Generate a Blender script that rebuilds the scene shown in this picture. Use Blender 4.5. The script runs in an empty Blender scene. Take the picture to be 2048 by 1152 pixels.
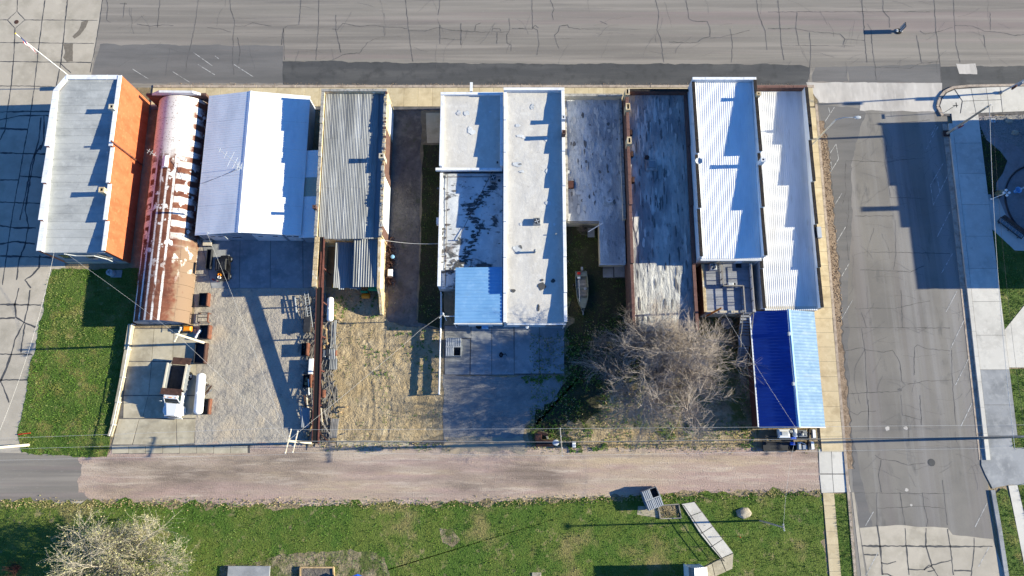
import bpy, bmesh, math, random
from mathutils import Vector, Matrix, noise
random.seed(11)
R = math.radians
scene = bpy.context.scene
COL = scene.collection

# ---------------------------------------------------------------- camera, sky, sun, exposure
CAM_H = 90.0
TILT = R(12.8)
FPX = 1420.0
cam_data = bpy.data.cameras.new("camera")
cam_data.sensor_width = 36.0
cam_data.lens = 36.0 * FPX / 2048.0
cam_data.clip_end = 4000
cam = bpy.data.objects.new("camera", cam_data)
COL.objects.link(cam)
cam.location = (0, 0, CAM_H)
cam.rotation_euler = (TILT, 0, 0)
scene.camera = cam

SUN_EL = R(19.4)
SUN_AZ = math.atan2(0.03, 1.0)          # sun stands in the east, a touch north
sun_dir = Vector((math.cos(SUN_AZ) * math.cos(SUN_EL), math.sin(SUN_AZ) * math.cos(SUN_EL), math.sin(SUN_EL)))
world = bpy.data.worlds.new("World")
scene.world = world
world.use_nodes = True
wn = world.node_tree
for n in list(wn.nodes):
    wn.nodes.remove(n)
sky = wn.nodes.new("ShaderNodeTexSky")
sky.sky_type = 'NISHITA'
sky.sun_disc = False
sky.sun_elevation = SUN_EL
sky.sun_rotation = R(90) - SUN_AZ
sky.ozone_density = 10.0
sky.air_density = 1.0
sky.dust_density = 0.0
bg = wn.nodes.new("ShaderNodeBackground")
bg.inputs[1].default_value = 0.1
wo = wn.nodes.new("ShaderNodeOutputWorld")
wn.links.new(sky.outputs[0], bg.inputs[0])
wn.links.new(bg.outputs[0], wo.inputs[0])
sun_data = bpy.data.lights.new("sun", 'SUN')
sun_data.energy = 5.0
sun_data.angle = R(0.5)
sun_data.color = (1.0, 0.935, 0.73)
sun = bpy.data.objects.new("sun", sun_data)
COL.objects.link(sun)
sun.rotation_euler = sun_dir.to_track_quat('Z', 'Y').to_euler()
sun.location = (60, 0, 60)
scene.view_settings.view_transform = 'Standard'
scene.view_settings.look = 'None'
scene.view_settings.gamma = 1.0
scene.view_settings.exposure = 1.3
scene.view_settings.use_curve_mapping = False

# ---------------------------------------------------------------- surveying: photograph pixel + height -> metres
_s, _c = math.sin(TILT), math.cos(TILT)
def P(u, v, z=0.0):
    a = (u - 1024) / FPX
    b = (576 - v) / FPX
    t = (CAM_H - z) / (_c - b * _s)
    return Vector((a * t, (_s + b * _c) * t, z))
def PL(pts, z=0.0):
    return [P(u, v, z) for u, v in pts]

# ---------------------------------------------------------------- materials
MATS = {}
def rgb(h):
    if isinstance(h, str):
        h = h.lstrip('#')
        c = [int(h[i:i + 2], 16) / 255 for i in (0, 2, 4)]
        return tuple((x / 12.92 if x <= .04045 else ((x + .055) / 1.055) ** 2.4) for x in c)
    return tuple(h)
def mat(name, col, rough=.85, metal=0.0, layers=(), bump=None, spec=.3, var=0.0, coat=0.0):
    """layers: (colour, scale, lo, hi, amount[, stretch[, detail[, seed]]])  bump: list of (scale, distance, stretch)"""
    if name in MATS:
        return MATS[name]
    m = bpy.data.materials.new(name)
    m.use_nodes = True
    nt = m.node_tree
    b = nt.nodes['Principled BSDF']
    N = nt.nodes.new
    L = nt.links.new
    geo = N("ShaderNodeNewGeometry")
    pos = geo.outputs['Position']
    def mapped(stretch, seed):
        mp = N("ShaderNodeMapping")
        mp.inputs['Scale'].default_value = stretch
        mp.inputs['Location'].default_value = (seed * 7.3, seed * 3.1, seed * 1.7)
        L(pos, mp.inputs['Vector'])
        return mp.outputs[0]
    cur = None
    base = N("ShaderNodeRGB")
    base.outputs[0].default_value = (*rgb(col), 1)
    cur = base.outputs[0]
    for i, ly in enumerate(layers):
        c2, sc, lo, hi, amt = ly[:5]
        stretch = ly[5] if len(ly) > 5 and ly[5] else (1, 1, 1)
        det = ly[6] if len(ly) > 6 and ly[6] is not None else 5
        seed = ly[7] if len(ly) > 7 else i + 1
        nz = N("ShaderNodeTexNoise")
        nz.inputs['Scale'].default_value = sc
        nz.inputs['Detail'].default_value = det
        nz.inputs['Roughness'].default_value = .6
        L(mapped(stretch, seed), nz.inputs['Vector'])
        mr = N("ShaderNodeMapRange")
        mr.inputs['From Min'].default_value = lo
        mr.inputs['From Max'].default_value = hi
        mr.inputs['To Max'].default_value = amt
        L(nz.outputs['Fac'], mr.inputs['Value'])
        mx = N("ShaderNodeMix")
        mx.data_type = 'RGBA'
        L(mr.outputs[0], mx.inputs[0])
        L(cur, mx.inputs[6])
        mx.inputs[7].default_value = (*rgb(c2), 1)
        cur = mx.outputs[2]
    if var:
        oi = N("ShaderNodeObjectInfo")
        mr = N("ShaderNodeMapRange")
        mr.inputs['To Min'].default_value = 1 - var
        mr.inputs['To Max'].default_value = 1 + var
        L(oi.outputs['Random'], mr.inputs['Value'])
        hs = N("ShaderNodeHueSaturation")
        L(mr.outputs[0], hs.inputs['Value'])
        L(cur, hs.inputs['Color'])
        cur = hs.outputs[0]
    L(cur, b.inputs['Base Color'])
    b.inputs['Roughness'].default_value = rough
    b.inputs['Metallic'].default_value = metal
    b.inputs['Specular IOR Level'].default_value = spec
    b.inputs['Coat Weight'].default_value = coat
    prev = None
    for i, bp in enumerate(bump or ()):
        sc, dist = bp[:2]
        stretch = bp[2] if len(bp) > 2 else (1, 1, 1)
        nz = N("ShaderNodeTexNoise")
        nz.inputs['Scale'].default_value = sc
        nz.inputs['Detail'].default_value = 6
        nz.inputs['Roughness'].default_value = .65
        L(mapped(stretch, 20 + i), nz.inputs['Vector'])
        bn = N("ShaderNodeBump")
        bn.inputs['Distance'].default_value = dist
        bn.inputs['Strength'].default_value = 1.0
        L(nz.outputs['Fac'], bn.inputs['Height'])
        if prev:
            L(prev, bn.inputs['Normal'])
        prev = bn.outputs[0]
    if prev:
        L(prev, b.inputs['Normal'])
    MATS[name] = m
    return m

EW = (.06, 1, 1)     # streaks that run east-west
NS = (1, .06, 1)     # streaks that run north-south
def setup_materials():
    g = mat
    g('earth', '#8f7f66', layers=[('#6d6048', .15, .4, .65, .8), ('#a89878', 1.2, .5, .7, .5)], bump=[(3, .15)])
    g('asphalt_main', (.222, .2, .17), rough=.9, layers=[((.155, .138, .122), .35, .42, .62, .75, (.05, 1, 1)), ((.285, .252, .215), .9, .47, .64, .8, (.03, 1, 1)), ((.13, .12, .112), 1.6, .56, .7, .5, (.04, 1, 1), 5, 33), ((.3, .275, .25), 6, .6, .74, .5, (.3, 1, 1), 4, 35), ((.24, .19, .175), .5, .55, .68, .6, (.02, 1, 1), 4, 9), ((.12, .115, .11), 14, .58, .75, .5)], bump=[(25, .01)])
    g('asphalt_side', (.205, .188, .164), rough=.9, layers=[((.145, .134, .12), .12, .4, .6, .8), ((.255, .24, .225), .45, .5, .64, .8, (1, .02, 1)), ((.165, .145, .135), .3, .52, .66, .5, (1, .03, 1), 4, 8), ((.1, .1, .1), 14, .55, .75, .6), ((.09, .088, .086), .5, .6, .72, .7, (1, .35, 1), 6, 14)], bump=[(25, .012)])
    g('asphalt_dark', (.068, .068, .068), rough=.88, layers=[((.105, .102, .098), .5, .45, .65, .8, (.12, 1, 1)), ((.05, .05, .05), .6, .5, .66, .8), ((.3, .29, .27), 3.0, .68, .78, .4), ((.04, .04, .04), 15, .5, .8, .5)], bump=[(20, .015)])
    g('asphalt_mid', (.155, .147, .14), rough=.9, layers=[((.11, .106, .102), .5, .42, .62, .8, (.15, 1, 1)), ((.17, .155, .145), .8, .5, .68, .6, (.05, 1, 1)), ((.09, .09, .09), 15, .5, .8, .5)], bump=[(20, .012)])
    g('sealant', (.055, .055, .058), rough=.75, layers=[((.1, .1, .1), 3, .45, .7, .6)])
    g('crack', (.085, .08, .076), rough=.95, layers=[((.14, .13, .125), 1.5, .42, .62, .9)])
    g('concrete_street', '#b1a797', layers=[('#918979', .35, .42, .66, .75), ('#beb4a2', 1.1, .5, .72, .6), ('#8d8880', 12, .55, .8, .5), ('#a39a8c', .1, .4, .6, .5)], bump=[(20, .008)])
    g('concrete_new', '#c3beb4', var=.05, layers=[('#a7a299', .3, .45, .68, .7), ('#8d8a84', .8, .6, .72, .45), ('#cfcac0', 2, .5, .7, .5)], bump=[(20, .006)])
    g('concrete_apron', '#b9b2a9', layers=[('#97918a', .4, .45, .66, .7, (1, .3, 1)), ('#cbc5bc', 1.2, .5, .7, .6, (1, .3, 1))], bump=[(12, .01)])
    g('sidewalk_tan', '#bfae8c', var=.07, layers=[('#9d8b6b', .6, .48, .7, .7), ('#d0c2a2', 1.6, .5, .72, .5), ('#84745a', 6, .6, .8, .5)], bump=[(18, .008)])
    g('kerb', '#a8998a', layers=[('#7f7164', 1.5, .45, .65, .8), ('#cdbca0', 4, .55, .75, .6)], bump=[(8, .04)])
    g('concrete_yard', '#b0a690', var=.06, layers=[('#8e8470', .4, .42, .64, .8), ('#c0b69f', 1.4, .5, .7, .6), ('#6f6757', 3.5, .62, .74, .5), ('#8c8270', 14, .55, .8, .4)], bump=[(15, .01)])
    g('concrete_grey', '#8f9091', var=.06, layers=[('#717375', .35, .42, .64, .8), ('#a4a4a2', 1.2, .5, .7, .6), ('#5a5a5a', 3, .64, .76, .5)], bump=[(15, .01)])
    g('gravel_pink', '#ad9c89', rough=.95, layers=[('#a68d84', .3, .44, .6, .85, (.12, 1, 1)), ('#b8a588', .4, .5, .66, .8, (.15, 1, 1), 5, 4), ('#71645a', .11, .53, .64, .85, (.35, 1, 1), 7, 11), ('#c3b3a2', 1.4, .52, .7, .7, (.12, 1, 1)), ('#98877a', .9, .5, .62, .6, (.03, 1, 1), 3, 21), ('#685a50', 8, .55, .7, .7), ('#c9bcac', 10, .58, .74, .6)], bump=[(7, .1), (2, .14, (.12, 1, 1))])
    g('gravel_grey', '#a39a8d', rough=.95, layers=[('#a39a8a', .3, .45, .65, .8), ('#7c7873', .7, .5, .68, .6), ('#c2bbb0', 6, .58, .75, .6), ('#605c58', 7, .57, .72, .7), ('#b3a38c', .25, .55, .66, .6)], bump=[(8, .08), (1.4, .12), (.5, .3)])
    g('gravel_blue', '#84807c', rough=.95, layers=[('#6e6c6b', .5, .45, .65, .7), ('#9e988f', 1.4, .5, .68, .6), ('#4f4e4e', 8, .57, .74, .6), ('#b6b0a6', 9, .6, .76, .5)], bump=[(8, .05), (1.8, .08, (.6, 1, 1))])
    g('gravel_tan_grey', '#8f8779', rough=.95, layers=[('#b09c80', .22, .45, .62, .8), ('#6f6a64', .6, .5, .7, .6), ('#55504a', 9, .57, .74, .6)], bump=[(8, .05)])
    g('dirt_sand', '#ab9878', rough=.95, layers=[('#958468', .35, .42, .62, .8), ('#bcab8c', .9, .5, .68, .7), ('#7d6c50', 2.6, .58, .7, .6), ('#5f523c', 7, .6, .74, .6), ('#6a703f', .8, .62, .7, .5), ('#a18a63', .2, .5, .65, .6)], bump=[(1.3, .4), (5, .18)])
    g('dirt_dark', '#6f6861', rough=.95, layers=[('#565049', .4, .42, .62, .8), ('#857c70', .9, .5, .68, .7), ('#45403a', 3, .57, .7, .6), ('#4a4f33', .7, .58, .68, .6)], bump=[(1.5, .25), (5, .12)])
    g('dirt_pale', '#8f8269', rough=.95, layers=[('#6f644e', .4, .42, .62, .85), ('#a89a80', .9, .5, .68, .7), ('#4f4636', 3, .55, .7, .7), ('#46551f', .5, .48, .6, .85)], bump=[(1.5, .3), (5, .15)])
    g('lawn_soil', '#55682a', rough=.95, layers=[('#3f5a1a', .3, .42, .6, .8), ('#7d7640', .5, .52, .66, .8), ('#968a5e', 1.0, .6, .72, .7), ('#2d4014', 5, .5, .7, .6)], bump=[(5, .25)])
    g('lawn_dry', '#5a692a', rough=.95, layers=[('#456020', .3, .45, .58, .9), ('#86794f', .16, .54, .64, .75, None, 7, 31), ('#958763', .9, .59, .7, .7), ('#2f4016', 5, .54, .7, .6)], bump=[(5, .25)])
    g('lawn_shade', '#3a3827', rough=.95, layers=[('#2b3517', .4, .42, .6, .8), ('#4c4632', .8, .55, .68, .7)], bump=[(5, .2)])  # lawn ground with building shade painted in as a darker soil colour
    g('grass_blade', (.1, .2, .022), rough=.6, layers=[((.05, .125, .014), .22, .42, .58, .9), ((.19, .19, .045), .4, .52, .64, .8), ((.3, .27, .12), .16, .54, .64, .65, None, 7, 31), ((.3, .26, .12), 1.1, .6, .7, .8), ((.22, .26, .035), 6, .55, .7, .6)])
    g('weed_leaf', (.1, .19, .025), rough=.55, layers=[((.05, .11, .015), 2, .45, .6, .8), ((.2, .24, .04), 5, .55, .7, .6)])
    g('straw', '#b7a57c', rough=.9, layers=[('#85764f', 2, .45, .65, .8)])
    g('paint_white_line', '#b9b7b2', layers=[('#7c7a77', 2.5, .42, .6, .95)], rough=.8)
    g('paint_yellow', '#c8a02a', rough=.7)
    g('brick_orange', '#b0623f', rough=.9, layers=[('#96502f', .9, .45, .65, .7, (1, 1, .4)), ('#c68258', 2, .55, .72, .5), ('#8f4526', 5, .58, .72, .5, (.3, .3, 1.5))], bump=[(12, .02)])
    g('brick_red', '#5f463d', rough=.9, layers=[('#46332d', 1.5, .45, .65, .7), ('#7f6255', 4, .55, .72, .6)], bump=[(10, .03)])
    g('brick_tan', '#c0ab86', rough=.9, layers=[('#9c8560', 1.5, .45, .65, .7), ('#e4dccb', 1.2, .55, .68, .7), ('#7a4d36', 4, .62, .74, .6)], bump=[(6, .06)])
    g('wall_white', '#c6c7c8', rough=.85, layers=[('#9c9c9b', .8, .5, .7, .6), ('#dadada', 2, .5, .7, .5)], bump=[(8, .02)])
    g('wall_cream', '#b9ae99', rough=.85, layers=[('#958b78', .8, .5, .7, .6)], bump=[(8, .02)])
    g('wall_grey', '#8d939b', rough=.7, layers=[('#737981', .8, .5, .7, .5)])
    g('wall_brown', '#54312c', rough=.8, layers=[('#432622', 1, .5, .7, .5)])
    g('coping_white', '#dedede', rough=.6, layers=[('#b4b4b8', 1.2, .52, .7, .6), ('#8f8c8a', 5, .62, .75, .6)], var=.03)
    g('coping_grey', '#9a958c', rough=.8, layers=[('#5c5751', 2, .5, .66, .8), ('#c8c4ba', 3, .55, .7, .6)], bump=[(6, .04)])
    g('coping_dark', '#2b2522', rough=.9, layers=[('#120f0e', 1.5, .45, .62, .8), ('#5c4a42', 3, .6, .72, .6)], bump=[(5, .06)])
    g('coping_red', '#6b4e46', rough=.85, layers=[('#573a33', 2, .5, .68, .7), ('#b98a7c', 4, .62, .74, .5)], bump=[(6, .03)])
    g('felt_grey', '#a6a7a4', rough=.95, var=.03, layers=[('#868887', .5, .45, .65, .7, (.4, 1, 1)), ('#b4b5b2', 1.4, .52, .7, .6), ('#5f6061', 5, .62, .74, .5), ('#77787a', 18, .55, .8, .5)], bump=[(12, .02)])
    g('roof_white_coat', '#c3beb5', rough=.8, layers=[('#b5afa5', .5, .45, .68, .7, (1, .4, 1)), ('#d2cec6', 1.5, .5, .7, .6), ('#8f8a84', 2.2, .62, .74, .6), ('#a8a39b', 12, .6, .8, .4)], bump=[(3, .03), (14, .01)])
    g('roof_silver', '#c9cac8', rough=.8, layers=[('#aeb0b1', .45, .42, .64, .8, (1, .5, 1)), ('#dcdcd8', 1.3, .52, .7, .6, (1, .5, 1)), ('#2a2c2f', .5, .58, .64, .9, (1, 1, 1), 9, 5), ('#4a4c4e', 2.2, .6, .67, .8, (.5, 1, 1), 7, 17), ('#7c7e7e', 3, .6, .72, .6, (.4, 1, 1)), ('#a08d80', .3, .6, .7, .5)], bump=[(3, .05, (.6, 1, 1)), (14, .012)])
    g('roof_tar', '#bfc0be', rough=.85, layers=[('#8b8d8f', .4, .42, .62, .8, (1, .5, 1)), ('#d8d8d3', 1.0, .52, .68, .7, (1, .4, 1)), ('#5a5c60', 2, .57, .7, .7, (1, .5, 1)), ('#85826f', .5, .6, .7, .5)], bump=[(1.6, .16, (1, .35, 1)), (6, .05)])
    g('roof_wrinkle', '#b5b3ac', rough=.8, layers=[('#7c7d7f', .4, .42, .62, .8, (1, .4, 1)), ('#c6c4bd', 1.0, .52, .7, .65, (1, .3, 1)), ('#4b4c50', 2.4, .57, .7, .75, (1, .35, 1)), ('#dedbd2', .5, .56, .66, .8, (1, .4, 1), 6, 13)], bump=[(1.7, .55, (1, .22, 1)), (6, .08)])
    g('metal_white', '#e4e5e4', rough=.6, layers=[('#c2c5c8', .6, .45, .7, .6, (1, .3, 1)), ('#b5b2ae', 4, .64, .76, .5, (1, .3, 1))], spec=.5)
    g('metal_white_old', '#dedcd8', rough=.6, layers=[('#bdbab4', .8, .45, .68, .7, (1, .15, 1)), ('#a59c8d', 1.6, .6, .72, .5, (1, .15, 1))], spec=.5)
    g('metal_paleblue', '#78a6cc', rough=.6, layers=[('#6a9ac2', .5, .45, .65, .7), ('#92b8d6', 1.4, .52, .7, .5), ('#7d98ab', .8, .58, .72, .5, (.25, 1, 1)), ('#4b7399', 3, .62, .74, .5, (.2, 1, 1))], spec=.3)
    g('metal_blue_lit', '#7b95ae', rough=.75, layers=[('#6a87a3', .5, .45, .65, .7), ('#98aec2', 1.4, .5, .7, .6), ('#9aa5ab', .7, .58, .72, .5, (.25, 1, 1)), ('#5d6a72', 3, .64, .76, .5, (.2, 1, 1))], spec=.15)  # sunward slope of the blue roof, sunlight put into a paler colour
    g('metal_blue_shade', '#163f94', rough=.5, layers=[('#173b88', .6, .42, .65, .7, (.25, 1, 1)), ('#2a57ac', 1.0, .52, .7, .5, (.2, 1, 1)), ('#3f62a4', .5, .62, .74, .4), ('#27406e', 4, .62, .75, .5, (.15, 1, 1))], spec=.4)  # far slope of the same roof, shade put into a deeper blue
    g('metal_galv', '#8b8c8b', rough=.6, metal=.2, var=.1, layers=[('#6b6d6d', .8, .45, .65, .8, (1, .12, 1)), ('#b3b4b2', 1.6, .52, .7, .7, (1, .1, 1)), ('#57534d', 2.5, .58, .72, .7, (1, .06, 1))], spec=.4)
    g('metal_galv_dark', '#7b8085', rough=.5, metal=.3, layers=[('#5c6166', .8, .45, .65, .7, (1, .15, 1)), ('#9aa0a4', 2, .55, .7, .5, (1, .12, 1))], spec=.5)
    g('shed_tan', '#a7a692', rough=.6)
    g('steel_red', '#5f3a33', rough=.8, layers=[('#452b27', 2, .45, .62, .8), ('#84604f', 3, .58, .7, .5)])
    g('rust', '#6e4636', rough=.9, layers=[('#533227', 1.5, .45, .62, .8), ('#8f6248', 2.5, .55, .7, .6), ('#4a2a1e', 6, .58, .72, .6)], bump=[(10, .02)])
    g('rust_dark', '#4a342c', rough=.9, layers=[('#35241e', 1.5, .45, .62, .8), ('#6e4c3c', 3, .57, .7, .6)])
    g('truck_bed', '#3a3634', rough=.8, layers=[('#2a2726', 2, .45, .62, .8), ('#55504c', 4, .57, .7, .5)])
    g('steel_dark', '#2c2d30', rough=.6, layers=[('#45464a', 3, .5, .7, .6)])
    g('steel_grey', '#85888b', rough=.55, metal=.3, layers=[('#66696c', 3, .5, .7, .6)])
    g('wood_grey', '#8c867d', rough=.9, var=.14, layers=[('#6f6a62', 1.4, .45, .65, .7, (.2, 1, 1)), ('#a7a197', 3, .53, .7, .5)], bump=[(10, .02)])
    g('wood_deck', '#8d8f95', rough=.9, var=.1, layers=[('#73757b', 1.4, .45, .65, .7, (.2, 1, 1)), ('#a3a5aa', 3, .53, .7, .5)], bump=[(10, .02)])
    g('wood_pole', '#a49a8a', rough=.9, layers=[('#857a69', 2, .45, .65, .7, (1, 1, .15)), ('#c2b9a8', 3, .55, .7, .5, (1, 1, .1))])
    g('wood_pole_pale', '#cfc3ad', rough=.9, layers=[('#b3a58c', 2, .45, .65, .7)])
    g('wood_orange', '#c07a30', rough=.8, layers=[('#9a5c20', 2, .45, .65, .7)])
    g('wood_tan', '#b59a72', rough=.9, var=.15, layers=[('#8f7650', 2, .45, .65, .7)])
    g('paint_white', '#dcdcda', rough=.4, layers=[('#c4c3bf', 1.5, .5, .7, .5)], spec=.5)
    g('car_white', '#dadad8', rough=.3, spec=.5, coat=.4, layers=[('#c6c4c0', 2, .55, .72, .4)])
    g('tank_white', '#dcdcda', rough=.35, spec=.5, layers=[('#c2bdb4', 1.4, .55, .7, .5, (1, .3, 1))])
    g('black_plastic', '#141416', rough=.5, layers=[('#232326', 4, .5, .7, .6)])
    g('rubber', '#161616', rough=.85)
    g('glass_dark', '#1b2b30', rough=.12, spec=.6)
    g('window_glass', '#22303c', rough=.15, spec=.6)
    g('orange_paint', '#e0871c', rough=.5)
    g('yellow_paint', '#d8b020', rough=.5)
    g('red_paint', '#b0281c', rough=.5)
    g('green_paint', '#2f9a68', rough=.5)
    g('blue_paint', '#2450b8', rough=.45)
    g('flag_white', '#dedede', rough=.8)
    g('flag_blue', '#2a3566', rough=.8)
    g('flag_red', '#a83240', rough=.8)
    g('brown_hatch', '#4a2b24', rough=.8, layers=[('#35201b', 2, .45, .65, .7)])
    g('aluminium_green', '#72776b', rough=.5, layers=[('#5c6156', 2, .45, .65, .6)])
    g('unit_grey', '#7d8184', rough=.6, layers=[('#66696c', 3, .5, .7, .6)])
    g('unit_light', '#aeb1b2', rough=.6)
    g('wire', '#b9b6b0', rough=.6)
    g('wire_dark', '#3a3a3c', rough=.7)
    g('bark_grey', '#9c9084', rough=.9, layers=[('#7f756c', 3, .45, .65, .8), ('#ada296', 8, .55, .7, .5)])
    g('bark_dark', '#6e665f', rough=.9, layers=[('#514a44', 3, .45, .65, .8)])
    g('bark_pale', '#a69d8c', rough=.9, layers=[('#857b66', 3, .48, .65, .8)])
    g('bud', '#ada47c', rough=.8, layers=[('#969a62', 2, .45, .62, .8)])
    g('rock', '#a49a88', rough=.95, layers=[('#7d7362', 2, .45, .65, .8), ('#c2b8a5', 5, .55, .7, .5)], bump=[(6, .05)])
    g('rubble', '#8d7a66', rough=.95, layers=[('#5c4c3e', 2, .45, .65, .8), ('#b9a68e', 5, .55, .7, .6)], bump=[(6, .08)])
    g('pebble_grey', '#86837f', rough=.95, layers=[('#55534f', 6, .5, .7, .8), ('#b8b4ad', 8, .56, .72, .7)], bump=[(7, .08)])
    g('plaza_paver', '#8d8684', rough=.9, layers=[('#7a6f6c', .8, .45, .65, .6), ('#9f9894', 3, .5, .7, .5)], bump=[(10, .02)])
    g('stain_wet', '#6f675b', rough=.7, layers=[('#847a6b', 3, .45, .65, .6)])
    g('tarp_blue', '#1f5fd0', rough=.5)
setup_materials()
# ---------------------------------------------------------------- mesh helpers
ORG = {}
class MB:
    def __init__(s):
        s.v = []
        s.f = []
    def add(s, vs, fs):
        o = len(s.v)
        s.v += [tuple(x) for x in vs]
        s.f += [tuple(i + o for i in f) for f in fs]
        return s
    def box(s, x0, y0, z0, x1, y1, z1):
        return s.add([(x0, y0, z0), (x1, y0, z0), (x1, y1, z0), (x0, y1, z0), (x0, y0, z1), (x1, y0, z1), (x1, y1, z1), (x0, y1, z1)],
                     [(0, 3, 2, 1), (4, 5, 6, 7), (0, 1, 5, 4), (1, 2, 6, 5), (2, 3, 7, 6), (3, 0, 4, 7)])
    def hexa(s, b, t):
        return s.add(list(b) + list(t), [(0, 3, 2, 1), (4, 5, 6, 7), (0, 1, 5, 4), (1, 2, 6, 5), (2, 3, 7, 6), (3, 0, 4, 7)])
    def bbox(s, x0, y0, z0, x1, y1, z1, b=.02):
        """box with chamfered top edges"""
        s.hexa([(x0, y0, z0), (x1, y0, z0), (x1, y1, z0), (x0, y1, z0)], [(x0, y0, z1 - b), (x1, y0, z1 - b), (x1, y1, z1 - b), (x0, y1, z1 - b)])
        o = len(s.v)
        s.v += [(x0 + b, y0 + b, z1), (x1 - b, y0 + b, z1), (x1 - b, y1 - b, z1), (x0 + b, y1 - b, z1)]
        s.f.remove(tuple(i + o - 8 for i in (4, 5, 6, 7)))
        q = o - 4
        for i in range(4):
            j = (i + 1) % 4
            s.f.append((q + i, q + j, o + j, o + i))
        s.f.append((o, o + 1, o + 2, o + 3))
        return s
    def prism(s, pts, z0, z1):
        """polygon (list of xy, counter-clockwise) pulled from z0 to z1"""
        a = sum(pts[i][0] * pts[(i + 1) % len(pts)][1] - pts[(i + 1) % len(pts)][0] * pts[i][1] for i in range(len(pts)))
        pts = list(pts) if a > 0 else list(pts)[::-1]
        n = len(pts)
        vs = [(p[0], p[1], z0) for p in pts] + [(p[0], p[1], z1) for p in pts]
        fs = [tuple(range(n - 1, -1, -1)), tuple(range(n, 2 * n))]
        fs += [(i, (i + 1) % n, n + (i + 1) % n, n + i) for i in range(n)]
        return s.add(vs, fs)
    def sheet(s, pts, z):
        a = sum(pts[i][0] * pts[(i + 1) % len(pts)][1] - pts[(i + 1) % len(pts)][0] * pts[i][1] for i in range(len(pts)))
        pts = list(pts) if a > 0 else list(pts)[::-1]
        return s.add([(p[0], p[1], z) for p in pts], [tuple(range(len(pts)))])
    def extrude_yz(s, prof, x0, x1):
        """profile in (y, z) pulled along x"""
        n = len(prof)
        vs = [(x0, y, z) for y, z in prof] + [(x1, y, z) for y, z in prof]
        fs = [tuple(range(n)), tuple(range(2 * n - 1, n - 1, -1))]
        fs += [((i + 1) % n, i, n + i, n + (i + 1) % n) for i in range(n)]
        return s.add(vs, fs)
    def extrude_xz(s, prof, y0, y1):
        n = len(prof)
        vs = [(x, y0, z) for x, z in prof] + [(x, y1, z) for x, z in prof]
        fs = [tuple(range(n)), tuple(range(2 * n - 1, n - 1, -1))]
        fs += [((i + 1) % n, i, n + i, n + (i + 1) % n) for i in range(n)]
        return s.add(vs, fs)
    def tube(s, pts, r, n=6, r1=None, cap=True):
        pts = [Vector(p) for p in pts]
        if r1 is None:
            r1 = r
        o = len(s.v)
        k = len(pts)
        up = None
        for i, p in enumerate(pts):
            d = (pts[min(i + 1, k - 1)] - pts[max(i - 1, 0)])
            if d.length < 1e-6:
                d = Vector((0, 0, 1))
            d.normalize()
            if up is None:
                up = Vector((0, 0, 1)) if abs(d.z) < .9 else Vector((1, 0, 0))
            a = d.cross(up)
            if a.length < 1e-4:
                a = d.orthogonal()
            a.normalize()
            b = a.cross(d)
            up = b
            rr = r + (r1 - r) * (i / max(1, k - 1))
            for j in range(n):
                t = 2 * math.pi * j / n
                s.v.append(tuple(p + a * (math.cos(t) * rr) + b * (math.sin(t) * rr)))
        for i in range(k - 1):
            for j in range(n):
                j2 = (j + 1) % n
                s.f.append((o + i * n + j, o + i * n + j2, o + (i + 1) * n + j2, o + (i + 1) * n + j))
        if cap:
            s.f.append(tuple(o + j for j in range(n - 1, -1, -1)))
            s.f.append(tuple(o + (k - 1) * n + j for j in range(n)))
        return s
    def lathe(s, prof, c=(0, 0, 0), axis='z', n=16):
        """profile of (radius, height)"""
        o = len(s.v)
        for r, h in prof:
            for j in range(n):
                t = 2 * math.pi * j / n
                a, b = math.cos(t) * r, math.sin(t) * r
                if axis == 'z':
                    p = (c[0] + a, c[1] + b, c[2] + h)
                elif axis == 'y':
                    p = (c[0] + a, c[1] + h, c[2] + b)
                else:
                    p = (c[0] + h, c[1] + a, c[2] + b)
                s.v.append(p)
        for i in range(len(prof) - 1):
            for j in range(n):
                j2 = (j + 1) % n
                s.f.append((o + i * n + j, o + i * n + j2, o + (i + 1) * n + j2, o + (i + 1) * n + j))
        s.f.append(tuple(o + j for j in range(n - 1, -1, -1)))
        s.f.append(tuple(o + (len(prof) - 1) * n + j for j in range(n)))
        return s
    def beam(s, p0, p1, w, h):
        """square bar from p0 to p1; w sideways, h upright"""
        p0, p1 = Vector(p0), Vector(p1)
        d = (p1 - p0).normalized()
        up = Vector((0, 0, 1)) if abs(d.z) < .95 else Vector((0, 1, 0))
        a = d.cross(up).normalized() * (w / 2)
        b = a.cross(d).normalized() * (h / 2)
        q = []
        for p in (p0, p1):
            q += [p - a - b, p + a - b, p + a + b, p - a + b]
        return s.add(q, [(0, 1, 2, 3), (7, 6, 5, 4), (0, 4, 5, 1), (1, 5, 6, 2), (2, 6, 7, 3), (3, 7, 4, 0)])
    def mesh(s, name, smooth=False, org=(0, 0, 0)):
        me = bpy.data.meshes.new(name)
        ox, oy, oz = org
        me.from_pydata([(x - ox, y - oy, z - oz) for x, y, z in s.v], [], s.f)
        me.update()
        if smooth:
            me.shade_smooth()
            try:
                me.set_sharp_from_angle(angle=R(40))
            except Exception:
                pass
        return me
def root_of(o):
    while o.parent:
        o = o.parent
    return o
def build(mb, name, m, parent=None, smooth=False, kind=None):
    org = ORG.get(root_of(parent).name, (0, 0, 0)) if parent else (0, 0, 0)
    me = mb.mesh(name, smooth, org)
    me.materials.append(MATS[m] if isinstance(m, str) else m)
    o = bpy.data.objects.new(name, me)
    COL.objects.link(o)
    if parent:
        o.parent = parent
    if kind:
        o['kind'] = kind
    return o
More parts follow.
